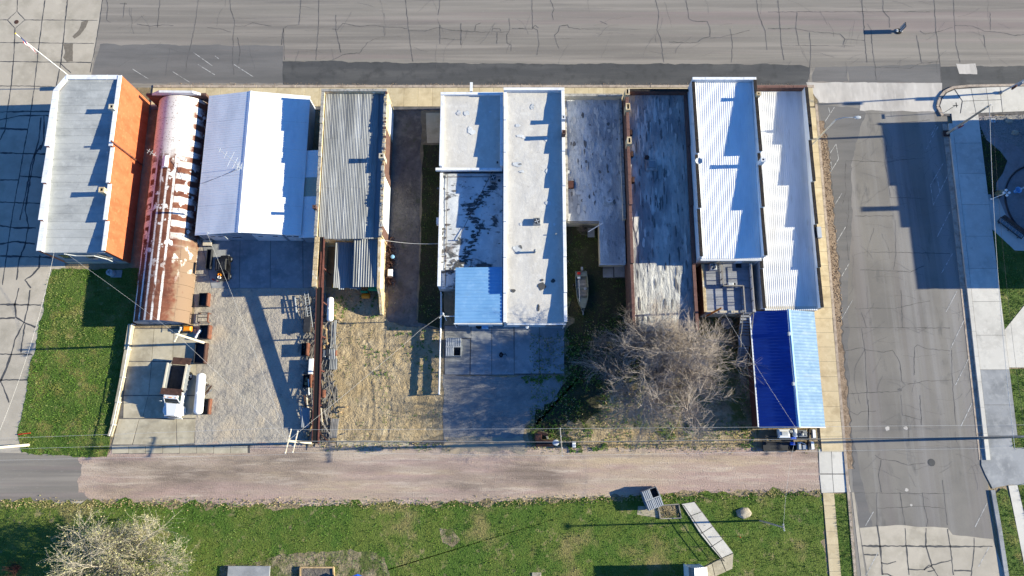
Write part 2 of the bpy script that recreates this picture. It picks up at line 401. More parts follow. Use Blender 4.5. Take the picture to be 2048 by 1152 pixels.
def thing(name, label, cat, loc=(0, 0, 0), group=None, rz=0.0, local=False):
    """Empty at the base of a thing; parts are written in world metres unless local"""
    o = bpy.data.objects.new(name, None)
    o.empty_display_size = .3
    COL.objects.link(o)
    o.location = loc
    o.rotation_euler = (0, 0, rz)
    o['label'] = label
    o['category'] = cat
    if group:
        o['group'] = group
    ORG[o.name] = (0, 0, 0) if local else tuple(loc)
    return o
def tag(o, label, cat, group=None):
    o['label'] = label
    o['category'] = cat
    if group:
        o['group'] = group
    return o
def solo(mb, name, m, label, cat, loc, group=None, smooth=False):
    """a thing that is one mesh, given in world metres, with its origin at loc"""
    me = mb.mesh(name, smooth, loc)
    me.materials.append(MATS[m])
    o = bpy.data.objects.new(name, me)
    o.location = loc
    COL.objects.link(o)
    return tag(o, label, cat, group)
def dup(src, loc, rz=0.0, label=None):
    def cp(o, par):
        c = o.copy()
        COL.objects.link(c)
        c.parent = par
        for ch in [x for x in bpy.data.objects if x.parent == o]:
            cp(ch, c)
        return c
    r = cp(src, None)
    r.location = loc
    r.rotation_euler = (0, 0, rz)
    if label:
        r['label'] = label
    ORG[r.name] = (0, 0, 0)
    return r
def struct(mb, name, m, parent=None, **k):
    o = build(mb, name, m, parent, **k)
    if not parent:
        o['kind'] = 'structure'
    return o
def rough_poly(pts, amp, step=.5, seed=0.0):
    """walk round a polygon and let its edge wander"""
    out = []
    n = len(pts)
    for i in range(n):
        a, b = Vector(pts[i]).to_2d(), Vector(pts[(i + 1) % n]).to_2d()
        d = b - a
        k = max(1, int(d.length / step))
        nr = Vector((-d.y, d.x)).normalized() if d.length else Vector((0, 0))
        for j in range(k):
            p = a + d * (j / k)
            w = noise.noise((p.x * .5 + seed, p.y * .5, 0)) * amp + noise.noise((p.x * 1.9, p.y * 1.9 + seed, 3)) * amp * .5
            q = p + nr * w
            out.append((q.x, q.y))
    return out
def inside(p, poly):
    x, y = p
    c = False
    n = len(poly)
    j = n - 1
    for i in range(n):
        xi, yi = poly[i][0], poly[i][1]
        xj, yj = poly[j][0], poly[j][1]
        if (yi > y) != (yj > y) and x < (xj - xi) * (y - yi) / (yj - yi) + xi:
            c = not c
        j = i
    return c
def ribbon(mb, pts, w, z, jit=.05, step=.35):
    """thin strip along a polyline on the ground"""
    q = []
    for i in range(len(pts) - 1):
        a, b = Vector(pts[i]).to_2d(), Vector(pts[i + 1]).to_2d()
        d = b - a
        k = max(1, int(d.length / step))
        nr = Vector((-d.y, d.x)).normalized() if d.length else Vector((0, 1))
        for j in range(k):
            q.append(a + d * (j / k) + nr * random.uniform(-jit, jit) * (1 if (i + j) else 0))
    q.append(Vector(pts[-1]).to_2d())
    o = len(mb.v)
    ph = random.uniform(0, 50)
    for i, p in enumerate(q):
        d = (q[min(i + 1, len(q) - 1)] - q[max(0, i - 1)])
        d = d.normalized() if d.length else Vector((1, 0))
        ww = w * random.uniform(.6, 1.1) * (1 + .75 * noise.noise((i * .21 + ph, ph, 0))) / 2
        nr = Vector((-d.y, d.x)) * ww
        mb.v += [(p.x + nr.x, p.y + nr.y, z), (p.x - nr.x, p.y - nr.y, z)]
    for i in range(len(q) - 1):
        a = o + 2 * i
        mb.f.append((a, a + 1, a + 3, a + 2))
def corr(mb, x0, x1, y0, y1, zf, pitch=.27, depth=.04, along='y', shape='trap', nseg=1, thick=.0):
    """profiled sheet; ribs run along y (or x)"""
    a0, a1 = (x0, x1) if along == 'y' else (y0, y1)
    n = max(1, int(round((a1 - a0) / pitch)))
    p = (a1 - a0) / n
    if shape == 'trap':
        pr = [(0, 0), (.18, 0), (.3, 1), (.48, 1), (.6, 0)]
    elif shape == 'seam':
        pr = [(0, 0), (.05, 1), (.13, 1), (.18, 0)]
    else:
        pr = [(0, .5), (.125, .85), (.25, 1), (.375, .85), (.5, .5), (.625, .15), (.75, 0), (.875, .15)]
    prof = [(a0 + (i + q) * p, h * depth) for i in range(n) for q, h in pr] + [(a1, pr[0][1] * depth)]
    b0, b1 = (y0, y1) if along == 'y' else (x0, x1)
    o = len(mb.v)
    for k in range(nseg + 1):
        t = b0 + (b1 - b0) * k / nseg
        for a, h in prof:
            x, y = (a, t) if along == 'y' else (t, a)
            mb.v.append((x, y, zf(x, y) + h))
    m = len(prof)
    for k in range(nseg):
        for i in range(m - 1):
            q = (o + k * m + i, o + k * m + i + 1, o + (k + 1) * m + i + 1, o + (k + 1) * m + i)
            mb.f.append(q if along == 'y' else q[::-1])
    return mb
def grid_sheet(mb, x0, x1, y0, y1, zf, nx, ny):
    o = len(mb.v)
    for j in range(ny + 1):
        for i in range(nx + 1):
            x, y = x0 + (x1 - x0) * i / nx, y0 + (y1 - y0) * j / ny
            mb.v.append((x, y, zf(x, y)))
    for j in range(ny):
        for i in range(nx):
            a = o + j * (nx + 1) + i
            mb.f.append((a, a + 1, a + nx + 2, a + nx + 1))
    return mb
# ---------------------------------------------------------------- the ground
struct(MB().sheet([(-700, -700), (700, -700), (700, 700), (-700, 700)], 0), 'ground', 'earth')
def kx(y):                # west kerb of the side street
    return 41.35 + .019 * y
def ex(y):                # east kerb of the side street
    return 58.35 + .033 * y
LAWNS = []
def patch(name, px, m, z, amp=0.0, step=.5, parent=None, seed=0.0, world=False):
    pts = [(p[0], p[1]) for p in (px if world else PL(px))]
    if amp:
        pts = rough_poly(pts, amp, step, seed)
    o = struct(MB().sheet(pts, z), name, m, parent)
    return o, pts

main_street = struct(MB().sheet([(-58.7, 49.0), (200, 49.0), (200, 75), (-58.7, 75)], .004), 'main_street', 'asphalt_main')
patch('asphalt_patch', [(200, 88), (566, 92), (566, 166), (180, 166)], 'asphalt_mid', .008, .25, parent=main_street)
patch('asphalt_patch', [(565, 122), (800, 125), (1100, 128), (1400, 128), (1600, 129), (1618, 135), (1612, 176), (566, 172)], 'asphalt_dark', .012, .22, parent=main_street)
patch('asphalt_patch', [(1630, 133), (1695, 133), (1698, 164), (1625, 164)], 'asphalt_mid', .008, .35, parent=main_street)
patch('asphalt_patch', [(1695, 134), (1880, 128), (1884, 166), (1698, 165)], 'asphalt_mid', .009, .2, parent=main_street)
patch('asphalt_patch', [(1882, 133), (2048, 132), (2200, 132), (2200, 178), (1905, 178), (1884, 184)], 'asphalt_dark', .012, .2, parent=main_street)
patch('concrete_patch', [(1912, 128), (1950, 127), (1954, 147), (1918, 148)], 'concrete_apron', .016, .15, parent=main_street)
side_street = struct(MB().sheet([(kx(-40), -40), (ex(-40), -40), (ex(49), 49.2), (kx(49), 49.2)], .006), 'side_street', 'asphalt_side')
patch('concrete_apron', [(1612, 165), (1700, 165), (1884, 166), (1882, 190), (1872, 224), (1790, 222), (1720, 221), (1720, 206), (1638, 206)], 'concrete_apron', .018, .15, parent=side_street)
patch('concrete_apron', [(1719, 1056), (1790, 1050), (1895, 1056), (1905, 1070), (1985, 1078), (2010, 1152), (2060, 1400), (1760, 1400), (1735, 1152)], 'concrete_street', .014, .12, parent=side_street)
patch('asphalt_patch', [(1708, 215), (1730, 225), (1702, 330), (1705, 420), (1695, 575), (1700, 850), (1745, 1055), (1720, 1055), (1690, 850), (1672, 575), (1650, 330), (1640, 210)], 'asphalt_mid', .010, .3, parent=side_street)
# west street of tar-jointed concrete
west_street = struct(MB().sheet([(-140, -90), (-50, -90), (-50, -2), (-58.7, 24), (-58.7, 90), (-140, 90)], .003), 'west_street', 'concrete_street')
struct(MB().sheet([(p[0], p[1]) for p in PL([(0, 905), (215, 912), (200, 1000), (0, 1010), (-300, 1010), (-300, 905)])], .008), 'alley_mouth', 'asphalt_main')

# traced joints and cracks
C_MAIN = """213,0 216,15 213,40 221,45|250,5 246,35|240,7 254,8|320,0 317,35 315,55|397,0 390,50 382,90 373,125 372,145|460,0 462,20 469,40 467,70 465,120 468,150|274,48 300,52 330,50 347,51|415,55 440,58 462,64|470,52 490,52 505,46 543,52|475,75 480,100 478,125 470,135|602,0 600,30 598,50 575,51 567,57 563,90|567,57 569,120|638,0 637,50 634,90 632,120|672,30 672,60 682,105|665,58 675,60 686,47 720,53 745,50 770,54 815,57|768,54 769,73 750,78 735,85 719,106 690,108 664,120|811,0 815,40 819,70 823,105 826,123|880,0 879,18 876,30|818,62 850,62 878,55 900,60 922,62 955,64 1018,64|880,50 880,88|880,77 922,79|922,47 922,90|950,62 952,50 962,46|984,62 986,57 1000,57 1002,63|994,64 994,88|1018,37 1020,58 1014,70 1014,87 1022,90 1022,102|1064,0 1065,55 1075,60 1078,90 1074,110|1024,57 1064,58 1070,51 1077,56|1101,0 1108,18 1104,28 1107,40|1120,52 1116,65 1110,70 1112,85 1118,97|1120,52 1135,50 1138,55 1160,58 1200,58|1200,42 1210,47 1215,49|1311,0 1318,25 1314,60 1322,80 1325,105 1328,125|1372,0 1378,38 1385,42 1415,43 1420,55 1420,73 1407,76 1395,84 1380,86 1338,84|1420,76 1440,75 1470,68 1500,60|1460,58 1465,85 1463,125|1513,0 1516,25 1530,62 1534,100|1556,0 1560,50 1563,90 1568,120|1594,25 1592,55 1598,90|1619,65 1622,100 1618,160|1564,90 1600,91 1680,92 1710,92|1536,57 1590,57 1620,63 1680,68 1690,78 1728,81|1690,78 1686,90|1724,0 1728,50 1730,90 1734,125|1735,48 1742,60 1745,100 1750,130 1752,160|1766,0 1766,23 1778,35 1779,55|1536,24 1770,23 1860,24|1750,135 1800,135 1820,137 1838,128 1880,124|1868,0 1872,60 1878,110 1883,165|1907,0 1908,30 1910,60 1912,90 1920,125|1840,62 1850,68 1870,65 1905,55|1910,51 1945,52 1968,62 2000,65 2030,71 2048,69|1833,70 1838,95 1843,125 1875,124|1980,25 1981,60|1967,70 1971,95"""
C_SIDE = """1692,321 1740,323 1770,325 1800,320 1850,316|1692,321 1690,350 1692,380 1685,408|1710,432 1787,432|1770,325 1778,370 1780,395 1820,396 1850,398|1697,395 1697,430 1692,460 1697,520|1680,410 1697,432|1720,540 1770,541 1820,544 1848,532|1740,504 1900,507|1790,440 1792,510 1787,540|1710,614 1712,618 1750,616 1790,617 1838,606 1860,602|1690,655 1900,656|1802,580 1805,655|1723,625 1733,655|1723,656 1730,700 1732,750 1735,800 1738,830|1690,702 1725,695 1732,700 1768,704 1785,700 1800,725 1803,760 1811,770 1798,783 1735,785 1695,788|1815,769 1850,762 1905,760|1828,750 1829,695 1835,690 1850,697 1900,702|1903,700 1906,780 1912,850|1700,822 1715,830 1722,823 1752,822|1737,800 1737,860|1802,790 1805,830 1843,840|1840,790 1843,850|1750,910 1758,917 1790,922 1815,930 1850,926|1762,920 1757,950 1763,985|1700,985 1745,986 1900,987|1800,985 1805,1020 1810,1050|1845,985 1848,1010 1855,1040 1852,1056|1885,960 1895,1050|1755,1016 1795,1015 1840,1012 1890,1017|1754,985 1754,1050|1740,250 1800,246 1860,240|1770,325 1773,290|1705,230 1740,228 1780,226"""
C_SEAL = """1754,1050 1760,1090 1765,1150|1810,1056 1812,1090 1818,1150|1852,1056 1851,1090 1858,1115 1865,1135 1880,1160|1895,1058 1900,1090 1907,1150|1948,1075 1947,1110 1942,1152|1723,1092 1800,1092 1900,1093 1985,1093|1728,1109 1757,1110|1762,1125 1775,1128 1792,1123|1815,1138 1848,1140 1865,1130 1902,1120|1848,1140 1858,1130 1870,1140 1855,1143|1908,1141 1942,1142|1765,1148 1775,1148 1790,1155"""
C_WEST = """90,0 78,90 68,180 60,235 48,300 30,400 20,460 5,570|135,0 122,125 112,175|30,57 28,110 22,175 15,220 10,260 0,280|35,0 34,22|0,40 15,40|50,40 120,40 195,41|0,85 100,86 188,87|0,123 90,124 182,125|0,172 60,172 105,173|205,0 198,50 190,95 180,145|15,40 34,22 50,40 30,57 15,40|120,126 130,135 142,146"""
C_WESTW = """0,224 50,223 105,223|0,240 40,231 95,231 105,235|88,231 88,280 80,300|0,257 55,259|82,290 70,310 62,350 55,390 50,420 57,450 50,490 38,520 33,560|0,306 92,308|0,360 38,360|40,352 85,355|0,404 80,407|0,451 30,456 72,456|0,488 30,483 70,488|0,512 103,515|80,510 78,535 65,550 50,560 62,576|38,576 30,610 32,635 48,645 55,620 60,580|48,645 30,680 22,710 12,740 0,765|48,645 72,655|50,648 45,680 42,705|0,609 82,610|0,637 30,636|0,708 65,709|0,760 55,760|3,765 18,805|82,235 78,280 62,330 55,370 40,440|104,224 104,234"""
def cracks(txt, name, m, w, z, parent, jit):
    mb = MB()
    for line in txt.split('|'):
        pts = [P(*map(float, t.split(','))) for t in line.split()]
        ribbon(mb, pts, w * random.uniform(.75, 1.2), z, jit)
    return build(mb, name, m, parent)
cracks(C_MAIN, 'crack', 'crack', .10, .015, main_street, .05)
cracks(C_SIDE, 'crack', 'crack', .085, .013, side_street, .05)
cracks(C_SEAL, 'tar_seal', 'sealant', .17, .018, side_street, .04)
cracks(C_WEST, 'tar_seal', 'sealant', .13, .007, west_street, .03)
cracks(C_WESTW, 'tar_seal', 'sealant', .22, .0075, west_street, .04)
# hairline cracks spread over the asphalt
mb = MB()
for i in range(110):
    x, y = random.uniform(-56, 70), random.uniform(50, 64)
    a = random.choice([0, 0, 1.57, 1.57, .6])
    pts = [(x, y)]
    for k in range(random.randint(3, 7)):
        a += random.uniform(-.35, .35)
        pts.append((pts[-1][0] + math.cos(a) * .6, pts[-1][1] + math.sin(a) * .6))
    ribbon(mb, pts, .022, .0165, .03)
build(mb, 'hairline_crack', 'crack', main_street)
mb = MB()
for i in range(120):
    y = random.uniform(-5, 44)
    x = random.uniform(kx(y) + 1.5, ex(y) - 1)
    a = random.choice([0, 0, 1.57, .6])
    pts = [(x, y)]
    for k in range(random.randint(3, 7)):
        a += random.uniform(-.35, .35)
        pts.append((pts[-1][0] + math.cos(a) * .6, pts[-1][1] + math.sin(a) * .6))
    ribbon(mb, pts, .022, .0165, .03)
build(mb, 'hairline_crack', 'crack', side_street)
# wet stains, manhole cover, pothole rims
patch('damp_stain', [(124, 87), (147, 87), (146, 123), (134, 124), (127, 115), (131, 105)], 'stain_wet', .009, .2, .3, west_street)
patch('damp_stain', [(163, 45), (176, 40), (172, 55), (160, 68), (150, 76), (146, 74), (158, 60)], 'stain_wet', .009, .2, .3, west_street)
c = P(33, 44)
mb = MB().lathe([(.32, 0), (.32, .012), (.26, .014), (.26, .01), (.05, .012)], (c.x, c.y, .006), n=20)
build(mb, 'manhole_cover', 'rust_dark', west_street)
c = P(1863, 925)
build(MB().lathe([(.45, 0), (.45, .012), (.38, .016)], (c.x, c.y, .01), n=22), 'manhole_cover', 'asphalt_dark', side_street)
for u, v, r in ((1800, 780, .3), (1775, 857, .35), (1812, 856, .3), (1813, 980, .25), (1822, 1010, .2)):
    c = P(u, v)
    pts = [(c.x + math.cos(t) * r * random.uniform(.6, 1.2), c.y + math.sin(t) * r * random.uniform(.5, 1)) for t in [k * .7 for k in range(9)]]
    struct(MB().sheet(pts, .015), 'pothole_patch', 'crack' if v < 800 else 'concrete_apron', side_street)
# painted stall lines
def stripe(parent, a, b, w=.085, z=.02, m='paint_white_line'):
    a, b = Vector(a).to_2d(), Vector(b).to_2d()
    n = (b - a).normalized()
    n = Vector((-n.y, n.x)) * (w / 2)
    k = 5
    mb = MB()
    for i in range(k):                         # worn: the strip is laid in short dabs
        p, q = a + (b - a) * (i / k), a + (b - a) * ((i + .94) / k)
        mb.sheet([(p + n).to_tuple(), (q + n).to_tuple(), (q - n).to_tuple(), (p - n).to_tuple()], z)
    return build(mb, 'stall_line', m, parent)
for l in ((265, 138, 297, 158), (345, 143, 380, 165), (387, 105, 425, 132), (396, 129, 430, 150), (468, 129, 507, 154), (430, 112, 438, 118)):
    stripe(main_street, P(*l[:2]), P(*l[2:]))
for l in ((1652, 319, 1672, 288), (1672, 288, 1677, 318), (1677, 318, 1658, 349), (1659, 311, 1664, 338), (1684, 386, 1661, 424), (1691, 454, 1667, 494), (1698, 527, 1677, 563), (1705, 600, 1682, 640), (1643, 254, 1669, 214), (1657, 215, 1660, 228),
          (1866, 411, 1902, 337), (1861, 370, 1887, 325), (1861, 371, 1867, 412), (1874, 354, 1880, 388), (1874, 474, 1900, 423), (1883, 546, 1905, 507), (1892, 624, 1914, 582), (1902, 695, 1928, 640), (1911, 770, 1937, 717), (1922, 852, 1944, 806), (1863, 270, 1872, 250), (1853, 298, 1876, 253),
          (1731, 1051, 1747, 1023), (1731, 1152, 1756, 1104), (1950, 1054, 1974, 1006), (1957, 1133, 1978, 1094)):
    stripe(side_street, P(*l[:2]), P(*l[2:]))

# pavement along the shop fronts
walk_north = struct(MB().box(-49.9, 45.6, -.05, 38.4, 48.92, .09), 'front_pavement', 'crack')
x = -49.8
i = 0
while x < 41:
    w = random.choice((1.95, 1.95, 2.0, 1.5))
    x1 = min(x + w, kx(46) - .5)
    build(MB().bbox(x, 46.1, .09, x1 - .03, 48.9, .115 + random.uniform(0, .012), .015), 'paving_slab', 'sidewalk_tan', walk_north)
    x = x1
    i += 1
x = -49.8
while x < kx(48) - .4:
    x1 = min(x + random.choice((2.4, 3.0, 3.0, 1.8)), kx(48) - .3)
    build(MB().bbox(x, 48.95, -.02, x1 - .03, 49.36, .12 + random.uniform(-.03, .015), .03), 'kerb_stone', 'kerb', walk_north)
    x = x1
# crumbs of broken kerb
def crumbs(name, pts_fn, n, m, parent, s0, s1):
    mb = MB()
    for _ in range(n):
        x, y, z = pts_fn()
        s = random.uniform(s0, s1)
        a = random.uniform(0, 6.28)
        pts = []
        for k in range(5):
            t = a + k * 1.2566
            pts.append((x + math.cos(t) * s * random.uniform(.6, 1.1), y + math.sin(t) * s * random.uniform(.6, 1.1)))
        o = len(mb.v)
        mb.v += [(p[0], p[1], z - .02) for p in pts] + [(x, y, z + s * random.uniform(.3, .8))]
        for k in range(5):
            mb.f.append((o + k, o + (k + 1) % 5, o + 5))
    return build(mb, name, m, parent, kind='stuff')
crumbs('kerb_rubble', lambda: (random.uniform(-48, 40), 49.42 + abs(random.gauss(0, .12)), .012), 500, 'rubble', main_street, .03, .12)

walk_west = struct(MB().prism([(38.2, -.2), (kx(-.2) - .42, -.2), (kx(46) - .42, 46.0), (38.5, 46.0)], -.05, .085), 'side_pavement', 'crack')
y = 45.9
while y > -.3:
    d = random.choice((1.85, 1.9, 1.4))
    y0 = max(y - d, -.3)
    pts = [(38.25, y0 + .03), (kx(y0) - .45, y0 + .03), (kx(y) - .45, y), (38.25, y)]
    build(MB().prism(pts, .085, .115 + random.uniform(0, .014)), 'paving_slab', 'sidewalk_tan', walk_west)
    y = y0
y = 46.5
while y > -5.5:
    y0 = y - 3.0
    build(MB().prism([(kx(y0) - .42, y0 + .02), (kx(y0) - .08, y0 + .02), (kx(y) - .08, y), (kx(y) - .42, y)], -.02, .13 + random.uniform(-.02, .01)), 'kerb_stone', 'kerb', walk_west)
    y = y0
# broken gutter beside it
gut = [(kx(y) + random.uniform(.55, .85) + (.3 if 18 < y < 42 else 0), y) for y in [44 - k * .45 for k in range(104)]]
gutter, _ = patch('gutter', [(kx(44) - .1, 44)] + gut + [(kx(-2.4) - .1, -2.4)], 'rubble', .022, world=True)
crumbs('gutter_rubble', lambda: (lambda y: (kx(y) + random.uniform(.05, 1.0), y, .03))(random.uniform(16, 42)), 500, 'rubble', gutter, .04, .16)
mb = MB()
ribbon(mb, [g for g in gut], .16, .027, .08)
build(mb, 'crack', 'crack', gutter)

# alley crossing and walks south of it
cross, _ = patch('alley_crossing', [(1636, 897), (1690, 897), (1702, 985), (1643, 987)], 'crack', .02)
for a, b in (((1637, 898, 1662, 898, 1664, 947, 1639, 947), 1), ((1663, 898, 1689, 898, 1695, 947, 1665, 947), 1), ((1639, 949, 1664, 949, 1667, 985, 1643, 986), 1), ((1665, 949, 1695, 949, 1701, 984, 1668, 985), 1)):
    q = [P(a[i], a[i + 1]) for i in range(0, 8, 2)]
    build(MB().prism([(p.x, p.y) for p in q], .02, .05), 'paving_slab', 'concrete_new', cross)
walk_s = struct(MB().prism([(37.9, -5.2), (39.25, -5.2), (38.9, -40), (37.5, -40)], .0, .05), 'south_walk', 'crack')
y = -5.2
while y > -22:
    build(MB().prism([(37.9 + (y - 1.5 + 5.2) * .012, y - 1.47), (39.25 + (y - 1.5 + 5.2) * .012, y - 1.47), (39.25 + (y + 5.2) * .012, y), (37.9 + (y + 5.2) * .012, y)], .05, .08), 'paving_slab', 'sidewalk_tan', walk_s)
    y -= 1.5
for k in range(8):
    y0, y1 = -5.3 - (k + 1) * 3.0, -5.3 - k * 3.0
    build(MB().prism([(kx(y0) - .42, y0 + .02), (kx(y0) - .08, y0 + .02), (kx(y1) - .08, y1), (kx(y1) - .42, y1)], -.02, .13), 'kerb_stone', 'kerb', walk_s)
patch('gutter', [(1703, 985), (1708, 985), (1731, 1152), (1760, 1400), (1750, 1400), (1722, 1152)], 'concrete_street', .023)

# east side of the side street
walk_e = struct(MB().prism([(ex(1.5) + .5, 1.5), (ex(1.5) + 4.25, 1.5), (ex(45) + 4.25, 45), (ex(45) + .5, 45)], 0, .15), 'east_pavement', 'crack')
y = 45.0
while y > 3.5:
    d = min(4.4, y - 1.6)
    mid = random.random()
    build(MB().prism([(ex(y - d) + .55, y - d + .04), (ex(y - d) + 4.2, y - d + .04), (ex(y) + 4.2, y), (ex(y) + .55, y)], .15, .19 + random.uniform(0, .012)), 'paving_slab', 'concrete_new' if y > 10 else 'concrete_grey', walk_e)
    y -= d
y = 43.5
while y > 1.5:
    d = 3.2
    build(MB().prism([(ex(y - d), y - d + .02), (ex(y - d) + .5, y - d + .02), (ex(y) + .5, y), (ex(y), y)], 0, .22), 'kerb_stone', 'concrete_new', walk_e)
    build(MB().prism([(ex(y - d) - .75, y - d + .02), (ex(y - d) - .02, y - d + .02), (ex(y) - .02, y), (ex(y) - .75, y)], 0, .03), 'gutter_slab', 'kerb', walk_e)
    y -= d
# corner and the walk along the main street
cor = struct(MB().prism([(p.x, p.y) for p in PL([(1881, 232), (1876, 214), (1880, 198), (1890, 186), (1906, 179), (1935, 176), (2300, 170), (2300, 226), (1990, 230), (1955, 233)])], 0, .12), 'corner_pavement', 'crack')
for q in (((1884, 228), (1879, 212), (1884, 197), (1893, 187), (1907, 181), (1922, 203), (1918, 229)), ((1909, 180), (1940, 178), (1945, 202), (1924, 203)), ((1924, 204), (1945, 203), (1950, 227), (1920, 229)), ((1941, 178), (1970, 176), (1974, 201), (1946, 202)), ((1946, 203), (1974, 202), (1977, 226), (1951, 227)), ((1971, 176), (1998, 175), (2000, 200), (1975, 201)), ((1975, 202), (2000, 201), (2003, 225), (1978, 226)), ((1999, 175), (2048, 174), (2050, 223), (2004, 225)), ((2049, 174), (2120, 172), (2122, 221), (2051, 223))):
    build(MB().prism([(p.x, p.y) for p in PL(q)], .12, .16 + random.uniform(0, .01)), 'paving_slab', 'concrete_new', cor)
kp = [P(u, v) for u, v in ((1884, 232), (1874, 214), (1878, 197), (1888, 184), (1905, 176), (1935, 173), (2200, 168))]
mb = MB()
for i in range(len(kp) - 1):
    mb.beam((kp[i].x, kp[i].y, .08), (kp[i + 1].x, kp[i + 1].y, .08), .35, .22)
build(mb, 'kerb_stone', 'kerb', cor)
patch('plaza', [(1955, 232), (2300, 228), (2300, 470), (2048, 470), (2014, 438), (1990, 388), (1970, 388)], 'plaza_paver', .05)
peb, pebpts = patch('pebble_bed', [(1962, 236), (2048, 228), (2300, 226), (2300, 294), (2048, 300), (2030, 291), (2005, 282), (1985, 266)], 'pebble_grey', .06, .1)
crumbs('pebble', lambda: (random.uniform(62, 73), random.uniform(41.5, 45), .07), 900, 'pebble_grey', peb, .05, .12)
patch('plaza_walk', [(1953, 390), (1993, 389), (1999, 402), (2014, 437), (2048, 470), (2300, 600), (2300, 640), (2048, 502), (2029, 501), (1981, 456), (1962, 456)], 'concrete_new', .062)
patch('plaza_walk', [(1990, 663), (2007, 662), (2048, 611), (2300, 500), (2300, 735), (2000, 735)], 'concrete_new', .064)
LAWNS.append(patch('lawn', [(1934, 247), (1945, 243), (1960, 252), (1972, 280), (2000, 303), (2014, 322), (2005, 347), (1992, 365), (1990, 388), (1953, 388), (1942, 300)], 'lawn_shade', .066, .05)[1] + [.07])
LAWNS.append(patch('lawn', [(1963, 457), (1980, 456), (2030, 502), (2300, 502), (2300, 505), (2048, 608), (2007, 661), (1989, 662)], 'lawn_soil', .068, .05)[1] + [.07])
LAWNS.append(patch('lawn', [(2001, 738), (2300, 737), (2300, 896), (2025, 896)], 'lawn_soil', .07, .05)[1] + [.07])
patch('driveway', [(1962, 868), (2022, 870), (2026, 897), (2300, 897), (2300, 968), (2016, 970), (1984, 978), (1962, 930)], 'concrete_grey', .072, .1)
LAWNS.append(patch('lawn', [(1990, 985), (2003, 975), (2014, 980), (2032, 1060), (2048, 1140), (2100, 1400), (2060, 1400), (2012, 1152)], 'lawn_soil', .11, .15)[1] + [.11])
patch('driveway', [(2016, 971), (2034, 970), (2060, 1080), (2120, 1400), (2096, 1400), (2046, 1120)], 'concrete_new', .074)
LAWNS.append(patch('lawn', [(2035, 970), (2300, 968), (2300, 1400), (2121, 1400), (2061, 1080)], 'lawn_soil', .076, .1)[1] + [.08])
kp = [P(u, v) for u, v in ((1984, 980), (1998, 1060), (2012, 1152), (2060, 1400))]
mb = MB()
for i in range(3):
    mb.beam((kp[i].x, kp[i].y, .07), (kp[i + 1].x, kp[i + 1].y, .07), .5, .26)
struct(mb, 'east_kerb', 'concrete_grey')

# alley, yards, lots
patch('alley', [(160, 905), (215, 910), (240, 893), (640, 888), (900, 884), (1100, 888), (1500, 890), (1640, 897), (1645, 985), (1500, 985), (1340, 985), (1100, 1000), (900, 1008), (600, 1012), (430, 1010), (200, 1002), (155, 985), (165, 950)], 'gravel_pink', .012, .7, .35)
LAWNS.append(patch('lawn', [(103, 537), (277, 537), (274, 645), (262, 652), (248, 740), (234, 810), (222, 868), (214, 914), (160, 912), (42, 906), (34, 868), (68, 700)], 'lawn_soil', .02, .35, .3)[1] + [.02])
pts = PL([(0, 1003), (60, 1000), (180, 1005), (430, 1012), (600, 1013), (900, 1008), (1100, 1000), (1250, 996), (1340, 990), (1500, 986), (1645, 986), (1655, 1152), (1680, 1500), (-400, 1500), (-400, 1003)])
LAWNS.append(patch('lawn', pts, 'lawn_dry', .016, .9, .35, world=True)[1] + [.018])
LAWNS.append(patch('lawn', [(1668, 988), (1694, 987), (1701, 1020), (1714, 1152), (1735, 1500), (1700, 1500), (1680, 1152)], 'lawn_soil', .06, .06)[1] + [.06])
patch('bare_soil', [(440, 1130), (600, 1105), (700, 1100), (775, 1112), (780, 1152), (770, 1300), (430, 1300)], 'dirt_pale', .022, .5)
patch('bare_soil', [(880, 1060), (905, 1055), (922, 1080), (905, 1095), (885, 1085)], 'dirt_pale', .022, .3)
patch('bare_soil', [(1340, 1080), (1400, 1060), (1420, 1100), (1400, 1135), (1340, 1128)], 'lawn_dry', .022, .5)
gy, _ = patch('gravel_yard', [(388, 570), (400, 478), (640, 478), (640, 888), (388, 892)], 'gravel_grey', .010, .2)
yard, _ = patch('shed_apron', [(402, 481), (634, 478), (634, 576), (440, 577), (420, 560)], 'crack', .014)
for a in ((404, 482, 480, 481, 478, 576, 424, 576), (481, 481, 541, 481, 540, 576, 479, 576), (542, 481, 605, 480, 606, 576, 541, 576), (606, 480, 633, 480, 634, 574, 607, 576)):
    q = [P(a[i], a[i + 1]) for i in range(0, 8, 2)]
    build(MB().prism([(p.x, p.y) for p in q], .01, .04), 'concrete_slab', 'concrete_grey', yard)
drive, _ = patch('truck_pad', [(268, 656), (394, 656), (390, 890), (222, 892), (236, 850), (246, 790)], 'crack', .018)
for a in ((270, 658, 308, 658, 303, 722, 258, 722), (309, 658, 347, 658, 345, 722, 304, 722), (348, 658, 393, 658, 392, 722, 346, 722),
          (257, 724, 303, 724, 297, 790, 248, 790), (304, 724, 345, 724, 342, 790, 298, 790), (346, 724, 392, 724, 391, 790, 343, 790),
          (248, 792, 296, 792, 285, 836, 247, 836), (297, 792, 342, 792, 340, 836, 286, 836), (343, 792, 391, 792, 391, 836, 341, 836),
          (238, 838, 278, 838, 264, 889, 225, 889), (279, 838, 352, 838, 353, 889, 266, 889), (353, 838, 391, 838, 388, 886, 355, 889)):
    q = [P(a[i], a[i + 1]) for i in range(0, 8, 2)]
    build(MB().prism([(p.x, p.y) for p in q], .01, .04 + random.uniform(0, .012)), 'concrete_slab', 'concrete_yard', drive)
strip, _ = patch('alley_edge', [(222, 893), (500, 890), (500, 906), (226, 908)], 'crack', .017)
for k in range(8):
    u = 224 + k * 34
    build(MB().prism([(p.x, p.y) for p in PL([(u, 892), (u + 33, 892), (u + 33, 906), (u, 907)])], .01, .035), 'concrete_slab', 'concrete_yard', strip)
